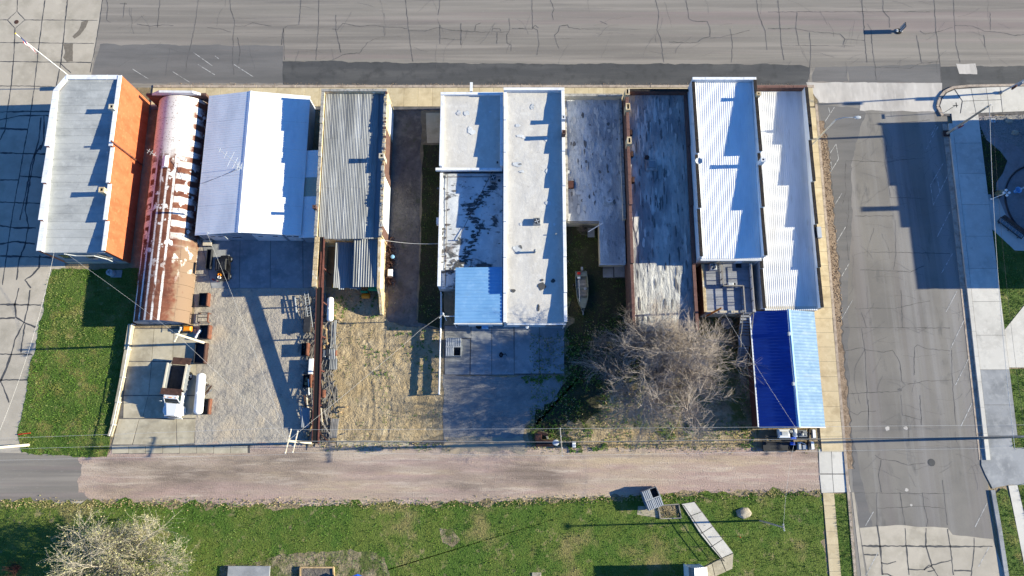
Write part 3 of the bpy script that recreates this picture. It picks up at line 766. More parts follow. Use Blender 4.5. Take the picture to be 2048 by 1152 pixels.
strip2, _ = patch('alley_edge', [(672, 880), (900, 880), (900, 889), (672, 893)], 'crack', .019)
for k in range(3):
    u = 674 + k * 48
    build(MB().prism([(p.x, p.y) for p in PL([(u, 881), (u + 47, 881), (u + 47, 891), (u, 892)])], .01, .04), 'concrete_slab', 'concrete_yard', strip2)
# sandy lot behind the brick building: real lumps and tyre ruts
def dirt_lot(name, poly, m, z, amp, step=.16, rut=True):
    xs, ys = [p[0] for p in poly], [p[1] for p in poly]
    x0, x1, y0, y1 = min(xs), max(xs), min(ys), max(ys)
    nx, ny = int((x1 - x0) / step), int((y1 - y0) / step)
    idx = {}
    mb = MB()
    for j in range(ny + 1):
        for i in range(nx + 1):
            x, y = x0 + i * step, y0 + j * step
            if not inside((x, y), poly):
                continue
            h = noise.noise((x * .9, y * .9, 0)) * amp + noise.noise((x * 2.6, y * 2.6, 5)) * amp * .75 + noise.noise((x * 5.5, y * 5.5, 9)) * amp * .5
            if rut:
                for rx in (x0 + (x1 - x0) * .42, x0 + (x1 - x0) * .55):
                    d = abs(x - rx - math.sin(y * .35) * .6)
                    if d < .3:
                        h += -.03 + .02 * math.sin(y * 16 + d * 9) * (noise.noise((y * .5, rx, 0)) > -.1)
                    elif d < .5:
                        h += .02
            idx[(i, j)] = len(mb.v)
            mb.v.append((x, y, z + amp * .8 + h))
    for (i, j), a in idx.items():
        b, c, d = idx.get((i + 1, j)), idx.get((i + 1, j + 1)), idx.get((i, j + 1))
        if b is not None and c is not None and d is not None:
            mb.f.append((a, b, c, d))
    return struct(mb, name, m, smooth=True)
lotpx = [(641, 574), (772, 574), (772, 636), (800, 652), (882, 660), (886, 868), (840, 884), (676, 882), (642, 888)]
lot = [(p.x, p.y) for p in PL(lotpx)]
patch('lot_base', lot, 'dirt_sand', .014, world=True)
dirt_lot('sandy_lot', rough_poly(lot, .3), 'dirt_sand', .012, .075)
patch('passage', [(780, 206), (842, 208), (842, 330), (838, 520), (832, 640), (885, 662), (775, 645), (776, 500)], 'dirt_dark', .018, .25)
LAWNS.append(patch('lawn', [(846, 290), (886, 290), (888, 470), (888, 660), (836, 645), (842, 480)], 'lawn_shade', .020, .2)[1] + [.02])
patch('paving_corner', [(852, 226), (884, 226), (884, 286), (854, 286)], 'sidewalk_tan', .03, .05)
pad, _ = patch('rear_pad', [(888, 650), (1129, 650), (1129, 748), (1000, 751), (888, 751)], 'crack', .02)
for a in ((890, 652, 941, 652, 942, 676, 890, 676), (890, 678, 940, 678, 939, 749, 890, 749), (943, 652, 983, 652, 983, 749, 941, 749), (984, 652, 1027, 652, 1028, 749, 984, 749), (1029, 652, 1078, 652, 1078, 747, 1029, 747), (1079, 652, 1128, 652, 1128, 747, 1079, 747)):
    q = [P(a[i], a[i + 1]) for i in range(0, 8, 2)]
    build(MB().prism([(p.x, p.y) for p in q], .01, .045 + random.uniform(0, .015)), 'concrete_slab', 'concrete_grey', pad)
patch('gravel_apron', [(886, 753), (1000, 753), (1128, 749), (1120, 800), (1050, 850), (1040, 890), (886, 888)], 'gravel_blue', .022, .3)
patch('rear_yard', [(1130, 440), (1252, 440), (1270, 620), (1300, 640), (1515, 520), (1520, 870), (1500, 888), (1130, 893), (1060, 890), (1052, 852), (1128, 790)], 'dirt_pale', .015, .2)
LAWNS.append(patch('lawn', [(1134, 448), (1252, 448), (1262, 660), (1330, 660), (1320, 720), (1250, 760), (1240, 800), (1180, 830), (1100, 862), (1060, 850), (1128, 780)], 'lawn_shade', .023, 1.6)[1] + [.024])  # soil colour here carries the shade of buildings and tree
patch('dusty_edge', [(1130, 864), (1240, 852), (1330, 874), (1470, 869), (1512, 858), (1516, 894), (1210, 896), (1140, 893)], 'dirt_sand', .024, .5, .35)
patch('dusty_edge', [(890, 872), (1040, 876), (1060, 890), (1050, 905), (880, 905)], 'gravel_tan_grey', .0235, .5, .35)
WEEDS = [[(p.x, p.y) for p in PL(q)] for q in (
    [(1058, 840), (1130, 820), (1190, 860), (1200, 880), (1130, 880), (1060, 870)], [(1240, 800), (1320, 780), (1350, 830), (1330, 870), (1250, 850)], [(1140, 885), (1210, 885), (1215, 900), (1130, 905)],
    [(1470, 870), (1520, 865), (1520, 905), (1490, 905)], [(650, 590), (770, 590), (768, 640), (700, 650), (655, 640)], [(1130, 690), (1190, 690), (1200, 780), (1120, 800)],
    [(770, 650), (880, 665), (880, 760), (855, 760), (800, 690)], [(1040, 752), (1130, 752), (1120, 765), (1045, 765)], [(720, 690), (800, 690), (800, 760), (740, 760)], [(1330, 840), (1390, 850), (1380, 880), (1320, 875)])]
slabs, _ = patch('paving_pieces', [(1205, 522), (1250, 522), (1250, 556), (1206, 556)], 'crack', .027)
for a in ((1206, 537, 1226, 537, 1226, 555, 1206, 555), (1228, 524, 1249, 524, 1249, 554, 1229, 554), (1206, 523, 1226, 523, 1226, 535, 1206, 535)):
    q = [P(a[i], a[i + 1]) for i in range(0, 8, 2)]
    build(MB().prism([(p.x, p.y) for p in q], .02, .06), 'paving_slab', 'concrete_grey', slabs)

# grass blades: one mass per lawn
def blades(poly, dens, h0, h1, z, name='grass', m='grass_blade', nb=3, spread=.09):
    xs, ys = [p[0] for p in poly], [p[1] for p in poly]
    x0, x1, y0, y1 = max(min(xs), -72), min(max(xs), 74), max(min(ys), -17), max(ys)
    n = int((x1 - x0) * (y1 - y0) * dens)
    mb = MB()
    for _ in range(n):
        x, y = random.uniform(x0, x1), random.uniform(y0, y1)
        if not inside((x, y), poly):
            continue
        t = noise.noise((x * .45, y * .45, 2)) + noise.noise((x * 1.4, y * 1.4, 7)) * .6
        if t < -.45 and random.random() < .8:
            continue
        k = 1 + .5 * t
        for b in range(nb):
            a = random.uniform(0, 6.28)
            h = random.uniform(h0, h1) * k
            px, py = x + random.gauss(0, spread), y + random.gauss(0, spread)
            dx, dy = math.cos(a) * .03, math.sin(a) * .03
            lx, ly = math.cos(a + 1.57) * h * random.uniform(.2, .9), math.sin(a + 1.57) * h * random.uniform(.2, .9)
            o = len(mb.v)
            mb.v += [(px - dx, py - dy, z), (px + dx, py + dy, z), (px + lx, py + ly, z + h)]
            mb.f.append((o, o + 1, o + 2))
    o = build(mb, name, m, kind='stuff')
    tag(o, 'short green and straw coloured turf blades', 'grass')
    return o
GLAB = ['dark shaded grass in the curved plaza bed', 'sunlit grass between pavement and plaza walk', 'sunlit grass square beside the east pavement', 'bright green grass strip along the east kerb', 'grass beyond the pale walk at lower right',
        'thick green grass beside the brick building and truck pad', 'long patchy lawn south of the pink gravel alley', 'narrow grass verge between south walk and kerb', 'shaded grass strip in the passage', 'grass around the boat on soil darkened for shade']
for i, L_ in enumerate(LAWNS):
    z = L_[-1]
    poly = L_[:-1]
    big = i == 6
    o = blades(poly, 9 if big else (7 if i >= 8 else 16), .07, .2, z, nb=3)  # fewer blades let the soil darkened for shade show
    o['label'] = GLAB[i]
def weeds(poly, n, label):
    xs, ys = [p[0] for p in poly], [p[1] for p in poly]
    mb = MB()
    k = 0
    while k < n:
        x, y = random.uniform(min(xs), max(xs)), random.uniform(min(ys), max(ys))
        k += 1
        if not inside((x, y), poly) or noise.noise((x * .7, y * .7, 1)) < -.05:
            continue
        for b in range(random.randint(4, 8)):
            a = random.uniform(0, 6.28)
            l, h, w = random.uniform(.1, .28), random.uniform(.05, .25), random.uniform(.03, .07)
            c_, s_ = math.cos(a), math.sin(a)
            o = len(mb.v)
            mb.v += [(x, y, .03), (x + c_ * l * .6 - s_ * w, y + s_ * l * .6 + c_ * w, .03 + h), (x + c_ * l, y + s_ * l, .03 + h * .8), (x + c_ * l * .6 + s_ * w, y + s_ * l * .6 - c_ * w, .03 + h)]
            mb.f.append((o, o + 1, o + 2, o + 3))
    o = build(mb, 'weeds', 'weed_leaf', kind='stuff')
    tag(o, label, 'weeds')
WL = ['leafy weeds at the gravel edge by the alley', 'bright weeds under the bare tree', 'weeds around the utility pole base', 'weeds beside the stripped truck', 'weeds by the small white tank', 'shaded weeds left of the bare tree', 'weeds along the white pipe rail', 'weeds at the rear pad edge', 'sparse weeds in the sandy lot', 'weeds below the bare tree crown']
for q, n, l in zip(WEEDS, (160, 110, 90, 50, 120, 140, 160, 90, 60, 60), WL):
    weeds(q, n, l)
# ---------------------------------------------------------------- buildings
T = .32
def side_wall(b, x0, x1, segs, m, name='wall'):
    """segs from north to south: (y_north, y_south, top)"""
    prof = [(segs[-1][1], -.1), (segs[0][0], -.1)]
    for yn, ys, z in segs:
        prof += [(yn, z), (ys, z)]
    return build(MB().extrude_yz(prof, x0, x1), name, m, b)
def coping(b, x0, x1, y0, y1, z, m, tile=None, th=.07, name='coping', jag=0.0):
    """capping along a parapet; tile = length of single pieces"""
    L_ = max(x1 - x0, y1 - y0)
    k = max(1, int(round(L_ / tile))) if tile else 1
    for i in range(k):
        dz = random.uniform(0, .015) + random.uniform(-jag, jag)
        if y1 - y0 > x1 - x0:
            a, c = y0 + (y1 - y0) * i / k, y0 + (y1 - y0) * (i + 1) / k - (.012 if tile else 0)
            build(MB().bbox(x0, a, z - .01, x1, c, z + th + dz, .02), name, m, b)
        else:
            a, c = x0 + (x1 - x0) * i / k, x0 + (x1 - x0) * (i + 1) / k - (.012 if tile else 0)
            build(MB().bbox(a, y0, z - .01, c, y1, z + th + dz, .02), name, m, b)
def chimney(b, x, y, z0, z1, w=.55, m='brick_tan', d=None):
    d = d or w
    mb = MB()
    mb.box(x - w / 2, y - d / 2, z0, x + w / 2, y + d / 2, z1)
    o = build(mb, 'chimney', m, b)
    c = MB()
    i = .13
    for q in ((-w / 2 - .03, -d / 2 - .03, w / 2 + .03, -d / 2 + i), (-w / 2 - .03, d / 2 - i, w / 2 + .03, d / 2 + .03), (-w / 2 - .03, -d / 2 + i, -w / 2 + i, d / 2 - i), (w / 2 - i, -d / 2 + i, w / 2 + .03, d / 2 - i)):
        c.box(x + q[0], y + q[1], z1, x + q[2], y + q[3], z1 + .1)
    build(c, 'chimney_cap', m, o)
    build(MB().box(x - w / 2 + i, y - d / 2 + i, z1 + .003, x + w / 2 - i, y + d / 2 - i, z1 + .02), 'flue', 'rubber', o)
    return o
def wavy(zn, zs, yn, ys, amp=.03, f=.6, sx=1.0, sy=1.0):
    return lambda x, y: zs + (zn - zs) * (y - ys) / (yn - ys) + noise.noise((x * f * sx, y * f * sy, 4)) * amp + noise.noise((x * f * 3 * sx, y * f * 3 * sy, 8)) * amp * .4
def flat_building(name, label, x0, x1, y0, y1, zn, zs, east, west, front, wm, rm, cm, tile=None, rear_wall=True, front_m=None, nx=26, amp=.03, cm_front=None, sx=1.0, sy=1.0, jag=0.0, rm_build=True):
    b = thing(name, label, 'building', ((x0 + x1) / 2, (y0 + y1) / 2, 0))
    side_wall(b, x1 - T, x1, east, wm[0])
    side_wall(b, x0, x0 + T, west, wm[1])
    build(MB().box(x0 + .001, y1, -.1, x1 - .001, y1 + T, front), 'wall', front_m or wm[2], b)
    if rear_wall:
        build(MB().box(x0 + T, y0, -.1, x1 - T, y0 + T, zs - .03), 'wall', wm[3], b)
    for yn, ys, z in east:
        coping(b, x1 - T - .04, x1 + .04, ys, yn, z, cm, tile, jag=jag)
    for yn, ys, z in west:
        coping(b, x0 - .04, x0 + T + .04, ys, yn, z, cm, tile, jag=jag)
    coping(b, x0 - .05, x1 + .05, y1 + .005, y1 + T + .05, front, cm_front or cm, tile)
    if rm_build:
        zf = wavy(zn, zs, y1, y0, amp, .6, sx, sy)
        build(grid_sheet(MB(), x0 + T, x1 - T, y0 - .05, y1 - .002, zf, nx, int(nx * (y1 - y0) / (x1 - x0))), 'roof', rm, b, smooth=True)
    return b
def zlin(zn, zs, yn, ys):
    return lambda x, y: zs + (zn - zs) * (y - ys) / (yn - ys)

# --- 1  brick building with the cut corner
X0, X1, Y0, Y1 = -58.4, -50.0, 23.8, 46.7
b = thing('brick_building', 'two storey orange brick building with grey felt roof, white coping and cut corner', 'building', (-54.2, 35, 0))
SEG = [(Y1, 37.0, 7.35), (37.0, 32.3, 6.9), (32.3, 27.6, 6.45), (27.6, Y0, 5.95)]
side_wall(b, X1 - .4, X1, SEG, 'brick_orange')
SEGW = [(44.6, 37.0, 7.3), (37.0, 32.3, 6.85), (32.3, 27.6, 6.4), (27.6, Y0, 5.9)]
side_wall(b, X0, X0 + .4, SEGW, 'brick_orange')
side_wall(b, X0 + .402, X0 + .47, [(a_, c_, z_ - .02) for a_, c_, z_ in SEGW], 'wall_white', 'parapet_lining')
side_wall(b, X1 - .47, X1 - .402, [(a_ - .42 if a_ > 46 else a_, c_, z_ - .02) for a_, c_, z_ in SEG], 'wall_white', 'parapet_lining')
build(MB().prism([(X0, 44.6), (X0 + .4, 44.6), (-56.85, 46.3), (-56.85, Y1), (-57.1, Y1)], -.1, 7.28), 'wall', 'brick_orange', b)
build(MB().box(-56.85, 46.3, -.1, X1 - .4, Y1 - .001, 7.32), 'wall', 'brick_orange', b)
build(MB().box(X0 + .4, Y0, -.1, X1 - .4, Y0 + .3, 5.12), 'wall', 'wall_grey', b)
build(MB().box(X0 + .3, Y0 - .06, -.1, X1 - .2, Y0 - .002, .9), 'plinth', 'wall_cream', b)
for yn, ys, z in SEG:
    coping(b, X1 - .44, X1 + .06, ys, yn, z, 'coping_white', 1.55)
for yn, ys, z in SEGW:
    coping(b, X0 - .08, X0 + .62, ys, yn, z, 'coping_white', 1.35)
k = 3
for i in range(k):
    t0, t1 = i / k, (i + .985) / k
    a0 = Vector((X0 - .08, 44.62)).lerp(Vector((-57.12, Y1 + .06)), t0); a1 = Vector((X0 - .08, 44.62)).lerp(Vector((-57.12, Y1 + .06)), t1)
    c0 = Vector((X0 + .62, 44.62)).lerp(Vector((-56.85, 46.05)), t0); c1 = Vector((X0 + .62, 44.62)).lerp(Vector((-56.85, 46.05)), t1)
    build(MB().prism([a0, a1, c1, c0], 7.27, 7.37), 'coping', 'coping_white', b)
coping(b, -57.1, X1 - .45, 46.15, Y1 + .06, 7.31, 'coping_white', 1.35)
ZR = zlin(7.2, 5.2, 46.3, Y0)
build(MB().hexa([(X0 + .4, Y0, 5.0), (X1 - .4, Y0, 5.0), (X1 - .4, 44.8, 6.7), (X0 + .4, 44.8, 6.7)], [(X0 + .4, Y0, 5.185), (X1 - .4, Y0, 5.185), (X1 - .4, 44.8, 7.05), (X0 + .4, 44.8, 7.05)]), 'roof_deck', 'felt_grey', b)
y = Y0 - .05
i = 0
while y < 46.2:
    d = random.uniform(.92, 1.08)
    y2 = min(y + d, 46.3)
    x_l = X0 + .4 if y2 < 44.7 else X0 + .35 + max(0, y - 44.6) * .65
    cuts = [x_l, X1 - .4] if i % 3 else [x_l, x_l + random.uniform(2.5, 5), X1 - .4]
    for q in range(len(cuts) - 1):
        a, c = cuts[q], cuts[q + 1] - .015
        e = random.uniform(.0, .012)
        mb = MB()
        n = 6
        for s in range(n):
            xa, xb = a + (c - a) * s / n, a + (c - a) * (s + 1) / n
            r0, r1 = random.uniform(0, .012), random.uniform(0, .012)
            mb.hexa([(xa, y, ZR(0, y) - .03), (xb, y, ZR(0, y) - .03), (xb, y2, ZR(0, y2) - .03), (xa, y2, ZR(0, y2) - .03)],
                    [(xa, y, ZR(0, y) + .03 + e), (xb, y, ZR(0, y) + .03 + e), (xb, y2 - .012, ZR(0, y2) + .012 + e), (xa, y2 - .012, ZR(0, y2) + .012 + e)])
        build(mb, 'felt_strip', 'felt_grey', b)
    y = y2
    i += 1
chimney(b, X1 - .35, 42.0, 6.0, 8.0, .6, 'wall_cream')
chimney(b, X1 - .6, 31.2, 5.5, 7.3, .62, 'brick_tan')
build(MB().tube([(X1 + .14, 37.4, .4), (X1 + .14, 37.4, 7.9)], .11, 8), 'vent_pipe', 'rust', b)
build(MB().tube([(X1 - .9, 36.4, 6.2), (X1 - .9, 36.4, 6.75)], .13, 8), 'roof_vent', 'unit_light', b)
for yb in (41.2, 36.0, 33.3):
    build(MB().tube([(X0 + .1, yb + .5, 7.42 - (46 - yb) * .07), (X0 - .15, yb + .5, 7.5 - (46 - yb) * .07), (X0 - .15, yb - .3, 7.5 - (46 - yb) * .07), (X0 + .9, yb - .6, 7.42 - (46 - yb) * .07)], .025, 5), 'wire_bracket', 'steel_dark', b)
for xw, zz in ((-56.5, 3.2), (-53.4, 3.2), (-51.6, 3.4)):
    w = build(MB().box(xw - .55, Y0 - .035, zz - .7, xw + .55, Y0 - .002, zz + .8), 'window', 'window_glass', b)
    build(MB().box(xw - .65, Y0 - .12, zz - .82, xw + .65, Y0 - .003, zz - .7), 'window_sill', 'wall_cream', w)
build(MB().tube([(-55.6, Y0 - .15, 5.0), (-54.5, Y0 - .2, 4.3), (-52.4, Y0 - .15, 4.1), (-51.6, Y0 - .15, 2.4), (-51.6, Y0 - .15, .4)], .06, 6), 'conduit', 'unit_light', b)

# --- 2  quonset hut
QX, QR, QY0, QY1 = -44.75, 3.45, 15.6, 46.0
def quonset_mat():
    m = mat('quonset_rust', '#6b4436', rough=.9, layers=[('#53322a', .6, .45, .62, .8), ('#84604e', 1.6, .52, .68, .6)], spec=.1)
    nt = m.node_tree
    b_ = nt.nodes['Principled BSDF']
    src = b_.inputs['Base Color'].links[0].from_socket
    N, L = nt.nodes.new, nt.links.new
    geo = N("ShaderNodeNewGeometry")
    sep = N("ShaderNodeSeparateXYZ")
    L(geo.outputs['Position'], sep.inputs[0])
    def math_(op, a, b2=None):
        n = N("ShaderNodeMath")
        n.operation = op
        for i, q in enumerate((a, b2)):
            if q is None:
                continue
            if isinstance(q, (int, float)):
                n.inputs[i].default_value = q
            else:
                L(q, n.inputs[i])
        return n.outputs[0]
    def noise_(sc, stretch=(1, 1, 1), seed=0):
        mp = N("ShaderNodeMapping")
        mp.inputs['Scale'].default_value = stretch
        mp.inputs['Location'].default_value = (seed, seed * 2, seed * 3)
        L(geo.outputs['Position'], mp.inputs[0])
        n = N("ShaderNodeTexNoise")
        n.inputs['Scale'].default_value = sc
        n.inputs['Detail'].default_value = 6
        L(mp.outputs[0], n.inputs['Vector'])
        return n.outputs['Fac']
    def step(v, lo, hi):
        n = N("ShaderNodeMapRange")
        n.inputs['From Min'].default_value = lo
        n.inputs['From Max'].default_value = hi
        L(v, n.inputs['Value'])
        return n.outputs[0]
    x = math_('SUBTRACT', sep.outputs['X'], QX)
    y = sep.outputs['Y']
    wob = math_('MULTIPLY', math_('SUBTRACT', noise_(1.3, (1, 1, 1), 3), .5), 2.2)
    # white coat on the northern part of the crown
    north = step(math_('ADD', y, math_('MULTIPLY', wob, 2.0)), 36.5, 38.5)
    # seams painted white along the length
    seams = None
    for sx_ in (-2.6, -1.6, -.75, .1, .95):
        d = math_('ABSOLUTE', math_('SUBTRACT', x, sx_))
        s = step(math_('ADD', d, math_('MULTIPLY', wob, .05)), .17, .08)
        seams = s if seams is None else math_('MAXIMUM', seams, s)
    seams = math_('MULTIPLY', seams, step(noise_(.9, (1, .4, 1), 9), .36, .46))
    # dabs of paint on each panel joint of both flanks
    saw = math_('FRACT', math_('MULTIPLY', y, .62))
    dab = step(math_('ADD', math_('ABSOLUTE', math_('SUBTRACT', saw, .5)), math_('MULTIPLY', wob, .11)), .3, .2)
    flank = step(math_('ABSOLUTE', math_('ADD', x, .25)), 1.3, 1.55)
    lowf = step(math_('ADD', math_('ABSOLUTE', x), math_('MULTIPLY', wob, .35)), 3.25, 2.75)
    dab = math_('MULTIPLY', dab, math_('MULTIPLY', flank, lowf))
    dab = math_('MULTIPLY', dab, step(y, 25.0, 28.0))
    blotch = math_('MULTIPLY', step(noise_(1.1, (1, .8, 1), 5), .6, .63), step(y, 20, 26))
    allw = math_('MAXIMUM', math_('MAXIMUM', math_('MULTIPLY', north, step(math_('ADD', x, math_('MULTIPLY', wob, .3)), 2.5, 2.0)), seams), math_('MAXIMUM', dab, blotch))
    allw = math_('MULTIPLY', allw, step(noise_(5, (1, 1, 1), 8), .3, .42))
    # bare weathered galvanised sheet on the sunny southern flank
    bare = math_('MULTIPLY', step(math_('ADD', y, math_('MULTIPLY', wob, 3)), 28, 25), step(math_('ADD', x, math_('MULTIPLY', wob, 1.3)), 1.7, 2.5))
    mx0 = N("ShaderNodeMix"); mx0.data_type = 'RGBA'
    L(bare, mx0.inputs[0]); L(src, mx0.inputs[6]); mx0.inputs[7].default_value = (*rgb('#7f6a58'), 1)
    mx = N("ShaderNodeMix"); mx.data_type = 'RGBA'
    L(allw, mx.inputs[0]); L(mx0.outputs[2], mx.inputs[6]); mx.inputs[7].default_value = (*rgb('#d6d2cd'), 1)
    L(mx.outputs[2], b_.inputs['Base Color'])
quonset_mat()
b = thing('quonset_hut', 'long rusty arched metal hut with worn white paint beside the brick building', 'building', (QX, 30, 0))
npan = 19
for i in range(npan):
    y0_, y1_ = QY0 + (QY1 - QY0) * i / npan, QY0 + (QY1 - QY0) * (i + 1) / npan - .02
    mb = MB()
    na, nr = 28, 6
    lift = .012 * (i % 2)
    for k in range(nr * 2 + 1):
        yy = y0_ + (y1_ - y0_) * k / (nr * 2)
        rr = QR + lift + (.03 if k % 2 else 0)
        for j in range(na + 1):
            t = math.pi * j / na
            # slightly pointed upright sides
            mb.v.append((QX - math.cos(t) * rr, yy, max(0, math.sin(t)) ** .9 * rr * 1.02))
    for k in range(nr * 2):
        for j in range(na):
            a = k * (na + 1) + j
            mb.f.append((a, a + na + 1, a + na + 2, a + 1))
    build(mb, 'roof_panel', 'quonset_rust', b, smooth=True)
prof = [(QX - math.cos(math.pi * j / 20) * (QR - .05), math.sin(math.pi * j / 20) ** .9 * (QR - .03)) for j in range(21)]
build(MB().extrude_xz(prof, QY0 + .12, QY0 + .2), 'end_wall', 'wall_grey', b)
for xd in (-1.9, 0, 1.9):
    d = build(MB().box(QX + xd - .8, QY0 + .05, 0, QX + xd + .8, QY0 + .115, 2.3), 'door', 'wall_grey', b)
    build(MB().box(QX + xd + .55, QY0 - .0, 1.0, QX + xd + .65, QY0 + .048, 1.15), 'handle', 'steel_dark', d)
build(MB().box(QX - 4.1, QY1 + .05, 0, QX + 3.9, QY1 + .4, 3.3), 'front_wall', 'brick_red', b)
build(MB().extrude_xz([(QX - 3.3, 3.3), (QX + 3.2, 3.3), (QX + 2.4, 4.0), (QX - 2.0, 4.1)], QY1 + .06, QY1 + .38), 'front_gable', 'wall_white', b)
o = build(MB().box(QX - .35, 35.6, 3.2, QX + .25, 37.0, 4.1), 'roof_vent', 'rust', b)
build(MB().hexa([(QX - .45, 35.5, 4.1), (QX + .35, 35.5, 4.1), (QX + .35, 37.1, 4.1), (QX - .45, 37.1, 4.1)], [(QX - .05, 35.6, 4.35), (QX + .05, 35.6, 4.35), (QX + .05, 37.0, 4.35), (QX - .05, 37.0, 4.35)]), 'vent_hood', 'coping_white', o)
build(MB().tube([(QX + 2.6, 29.6, 2.0), (QX + 2.6, 29.6, 4.5)], .12, 10).lathe([(.2, 0), (.2, .06), (.02, .2)], (QX + 2.6, 29.6, 4.55), n=10), 'flue_pipe', 'unit_light', b)
build(MB().tube([(QX - 2.0, 37.5, 2.5), (QX - 2.0, 37.5, 4.2)], .03, 5).tube([(QX - 2.6, 37.9, 4.2), (QX - 1.2, 37.0, 4.2)], .025, 5).tube([(QX - 2.5, 37.4, 4.2), (QX - 2.2, 38.0, 4.2)], .02, 4).tube([(QX - 2.1, 37.2, 4.2), (QX - 1.8, 37.8, 4.2)], .02, 4).tube([(QX - 1.7, 37.0, 4.2), (QX - 1.4, 37.5, 4.2)], .02, 4), 'aerial', 'unit_light', b)

# --- 3  white metal shed
X0, X1, Y0, Y1, RX = -40.3, -27.1, 26.9, 45.9, -34.5
b = thing('metal_shed', 'white ribbed metal shed with gable roof beside the arched hut', 'building', (-34, 36, 0))
EZ, RZ = 3.05, 4.3
zfw = lambda x, y: EZ + (RZ - EZ) * (x - X0) / (RX - X0)
zfe = lambda x, y: EZ - .1 + (RZ - EZ + .1) * (X1 - x) / (X1 - RX)
ns = 5
for i in range(ns):
    ya, yb = Y0 - .25 + (Y1 - Y0 + .5) * i / ns, Y0 - .25 + (Y1 - Y0 + .5) * (i + 1) / ns
    build(corr(MB(), X0 - .25, RX, ya, yb - .01, zfw, .32, .035, 'x', 'seam'), 'roof_sheet', 'metal_white', b)
    build(corr(MB(), RX, X1 + .1, ya, yb - .01, zfe, .32, .035, 'x', 'seam'), 'roof_sheet', 'metal_white', b)
build(MB().extrude_xz([(RX - .3, RZ - .03), (RX, RZ + .06), (RX + .3, RZ - .03), (RX, RZ + .045)], Y0 - .27, Y1 + .27), 'ridge_cap', 'metal_white', b)
gab = [(X0, -.1), (X1, -.1), (X1, EZ - .12), (RX, RZ - .04), (X0, EZ - .03)]
wr = MB()
build(wr.extrude_xz(gab, Y0, Y0 + .15), 'wall', 'wall_grey', b)
build(MB().extrude_xz(gab, Y1 - .15, Y1), 'wall', 'wall_white', b)
build(MB().box(X0, Y0 + .15, -.1, X0 + .15, Y1 - .15, EZ - .03), 'wall', 'wall_grey', b)
build(MB().box(X1 - .15, Y0 + .15, -.1, X1, Y1 - .15, EZ - .14), 'wall', 'wall_grey', b)
for xa, xb, h in ((-33.4, -29.6, 2.7), (-29.2, -27.5, 2.6), (-36.2, -35.2, 2.2), (-39.2, -37.2, 2.5)):
    d = build(MB().box(xa, Y0 - .06, 0, xb, Y0 - .002, h), 'door', 'wall_white' if xb - xa > 1.5 else 'wall_grey', b)
    for q in range(2):
        xc = xa + (xb - xa) * (.25 + .5 * q)
        build(MB().box(xc - .3, Y0 - .08, h - .75, xc + .3, Y0 - .063, h - .5), 'pane', 'window_glass', d)
wk = MB()
for q in range(44):
    xx = X0 + .15 + q * .3
    wk.box(xx, Y0 - .03, 0.0, xx + .05, Y0 - .003, (zfw(xx, 0) if xx < RX else zfe(xx, 0)) - .12)
build(wk, 'wall_rib', 'wall_grey', b)
# lean-to between shed and brick building
for i, (ya, yb, m_) in enumerate(((26.4, 32.0, 'metal_white'), (32.0, 34.6, 'shed_tan'), (34.6, 38.4, 'metal_white'))):
    build(corr(MB(), -27.3, -24.82, ya, yb - .01, lambda x, y: 2.75 + (x + 27.3) * .1, .32, .03, 'x', 'seam'), 'annex_roof_sheet', m_, b)
build(MB().box(-27.05, 26.6, -.1, -24.9, 26.75, 2.7), 'annex_wall', 'wall_grey', b)
build(MB().box(-40.3, Y0 - .14, EZ - .16, -36, Y0 - .02, EZ - .06).tube([(X0 + .1, Y0 - .1, 3.0), (X0 + .1, Y0 - .1, .1)], .05, 6), 'downpipe', 'unit_light', b)
build(MB().tube([(-38.7, Y0 - .05, 2.6), (-38.7, Y0 - .05, 3.9), (-38.4, Y0 - .3, 4.0)], .035, 6).tube([(-38.7, Y0 - .05, 3.2), (-36.7, Y0 - .35, 2.9), (-36.6, Y0 - .5, 2.2)], .035, 5), 'service_mast', 'unit_light', b)
# roof aerial
A = Vector((-35.0, 35.3, 4.2))
mb = MB().tube([A, A + Vector((0, 0, 2.1))], .03, 5)
tp = A + Vector((0, 0, 2.0))
mb.tube([tp + Vector((-2.3, 1.9, 0)), tp + Vector((.9, -.75, 0))], .03, 5)
for q, l in ((-2.0, .25), (-1.2, .4), (-.5, .9), (.1, .7), (.5, .55), (.8, .4)):
    c = tp + Vector((q, -q * .83, 0))
    mb.tube([c + Vector((.4 * l, 1.1 * l, .0)), c - Vector((.4 * l, 1.1 * l, .0))], .018, 4)
mb.tube([tp + Vector((-.1, -.5, -.4)), tp + Vector((1.6, -.4, -.4))], .02, 4).tube([tp + Vector((.3, -.9, -.4)), tp + Vector((.3, .2, -.4))], .018, 4).tube([tp + Vector((.8, -.8, -.4)), tp + Vector((.8, .1, -.4))], .018, 4)
solo(mb, 'roof_aerial', 'unit_light', 'spindly television aerial on the white shed ridge', 'aerial', tuple(A))

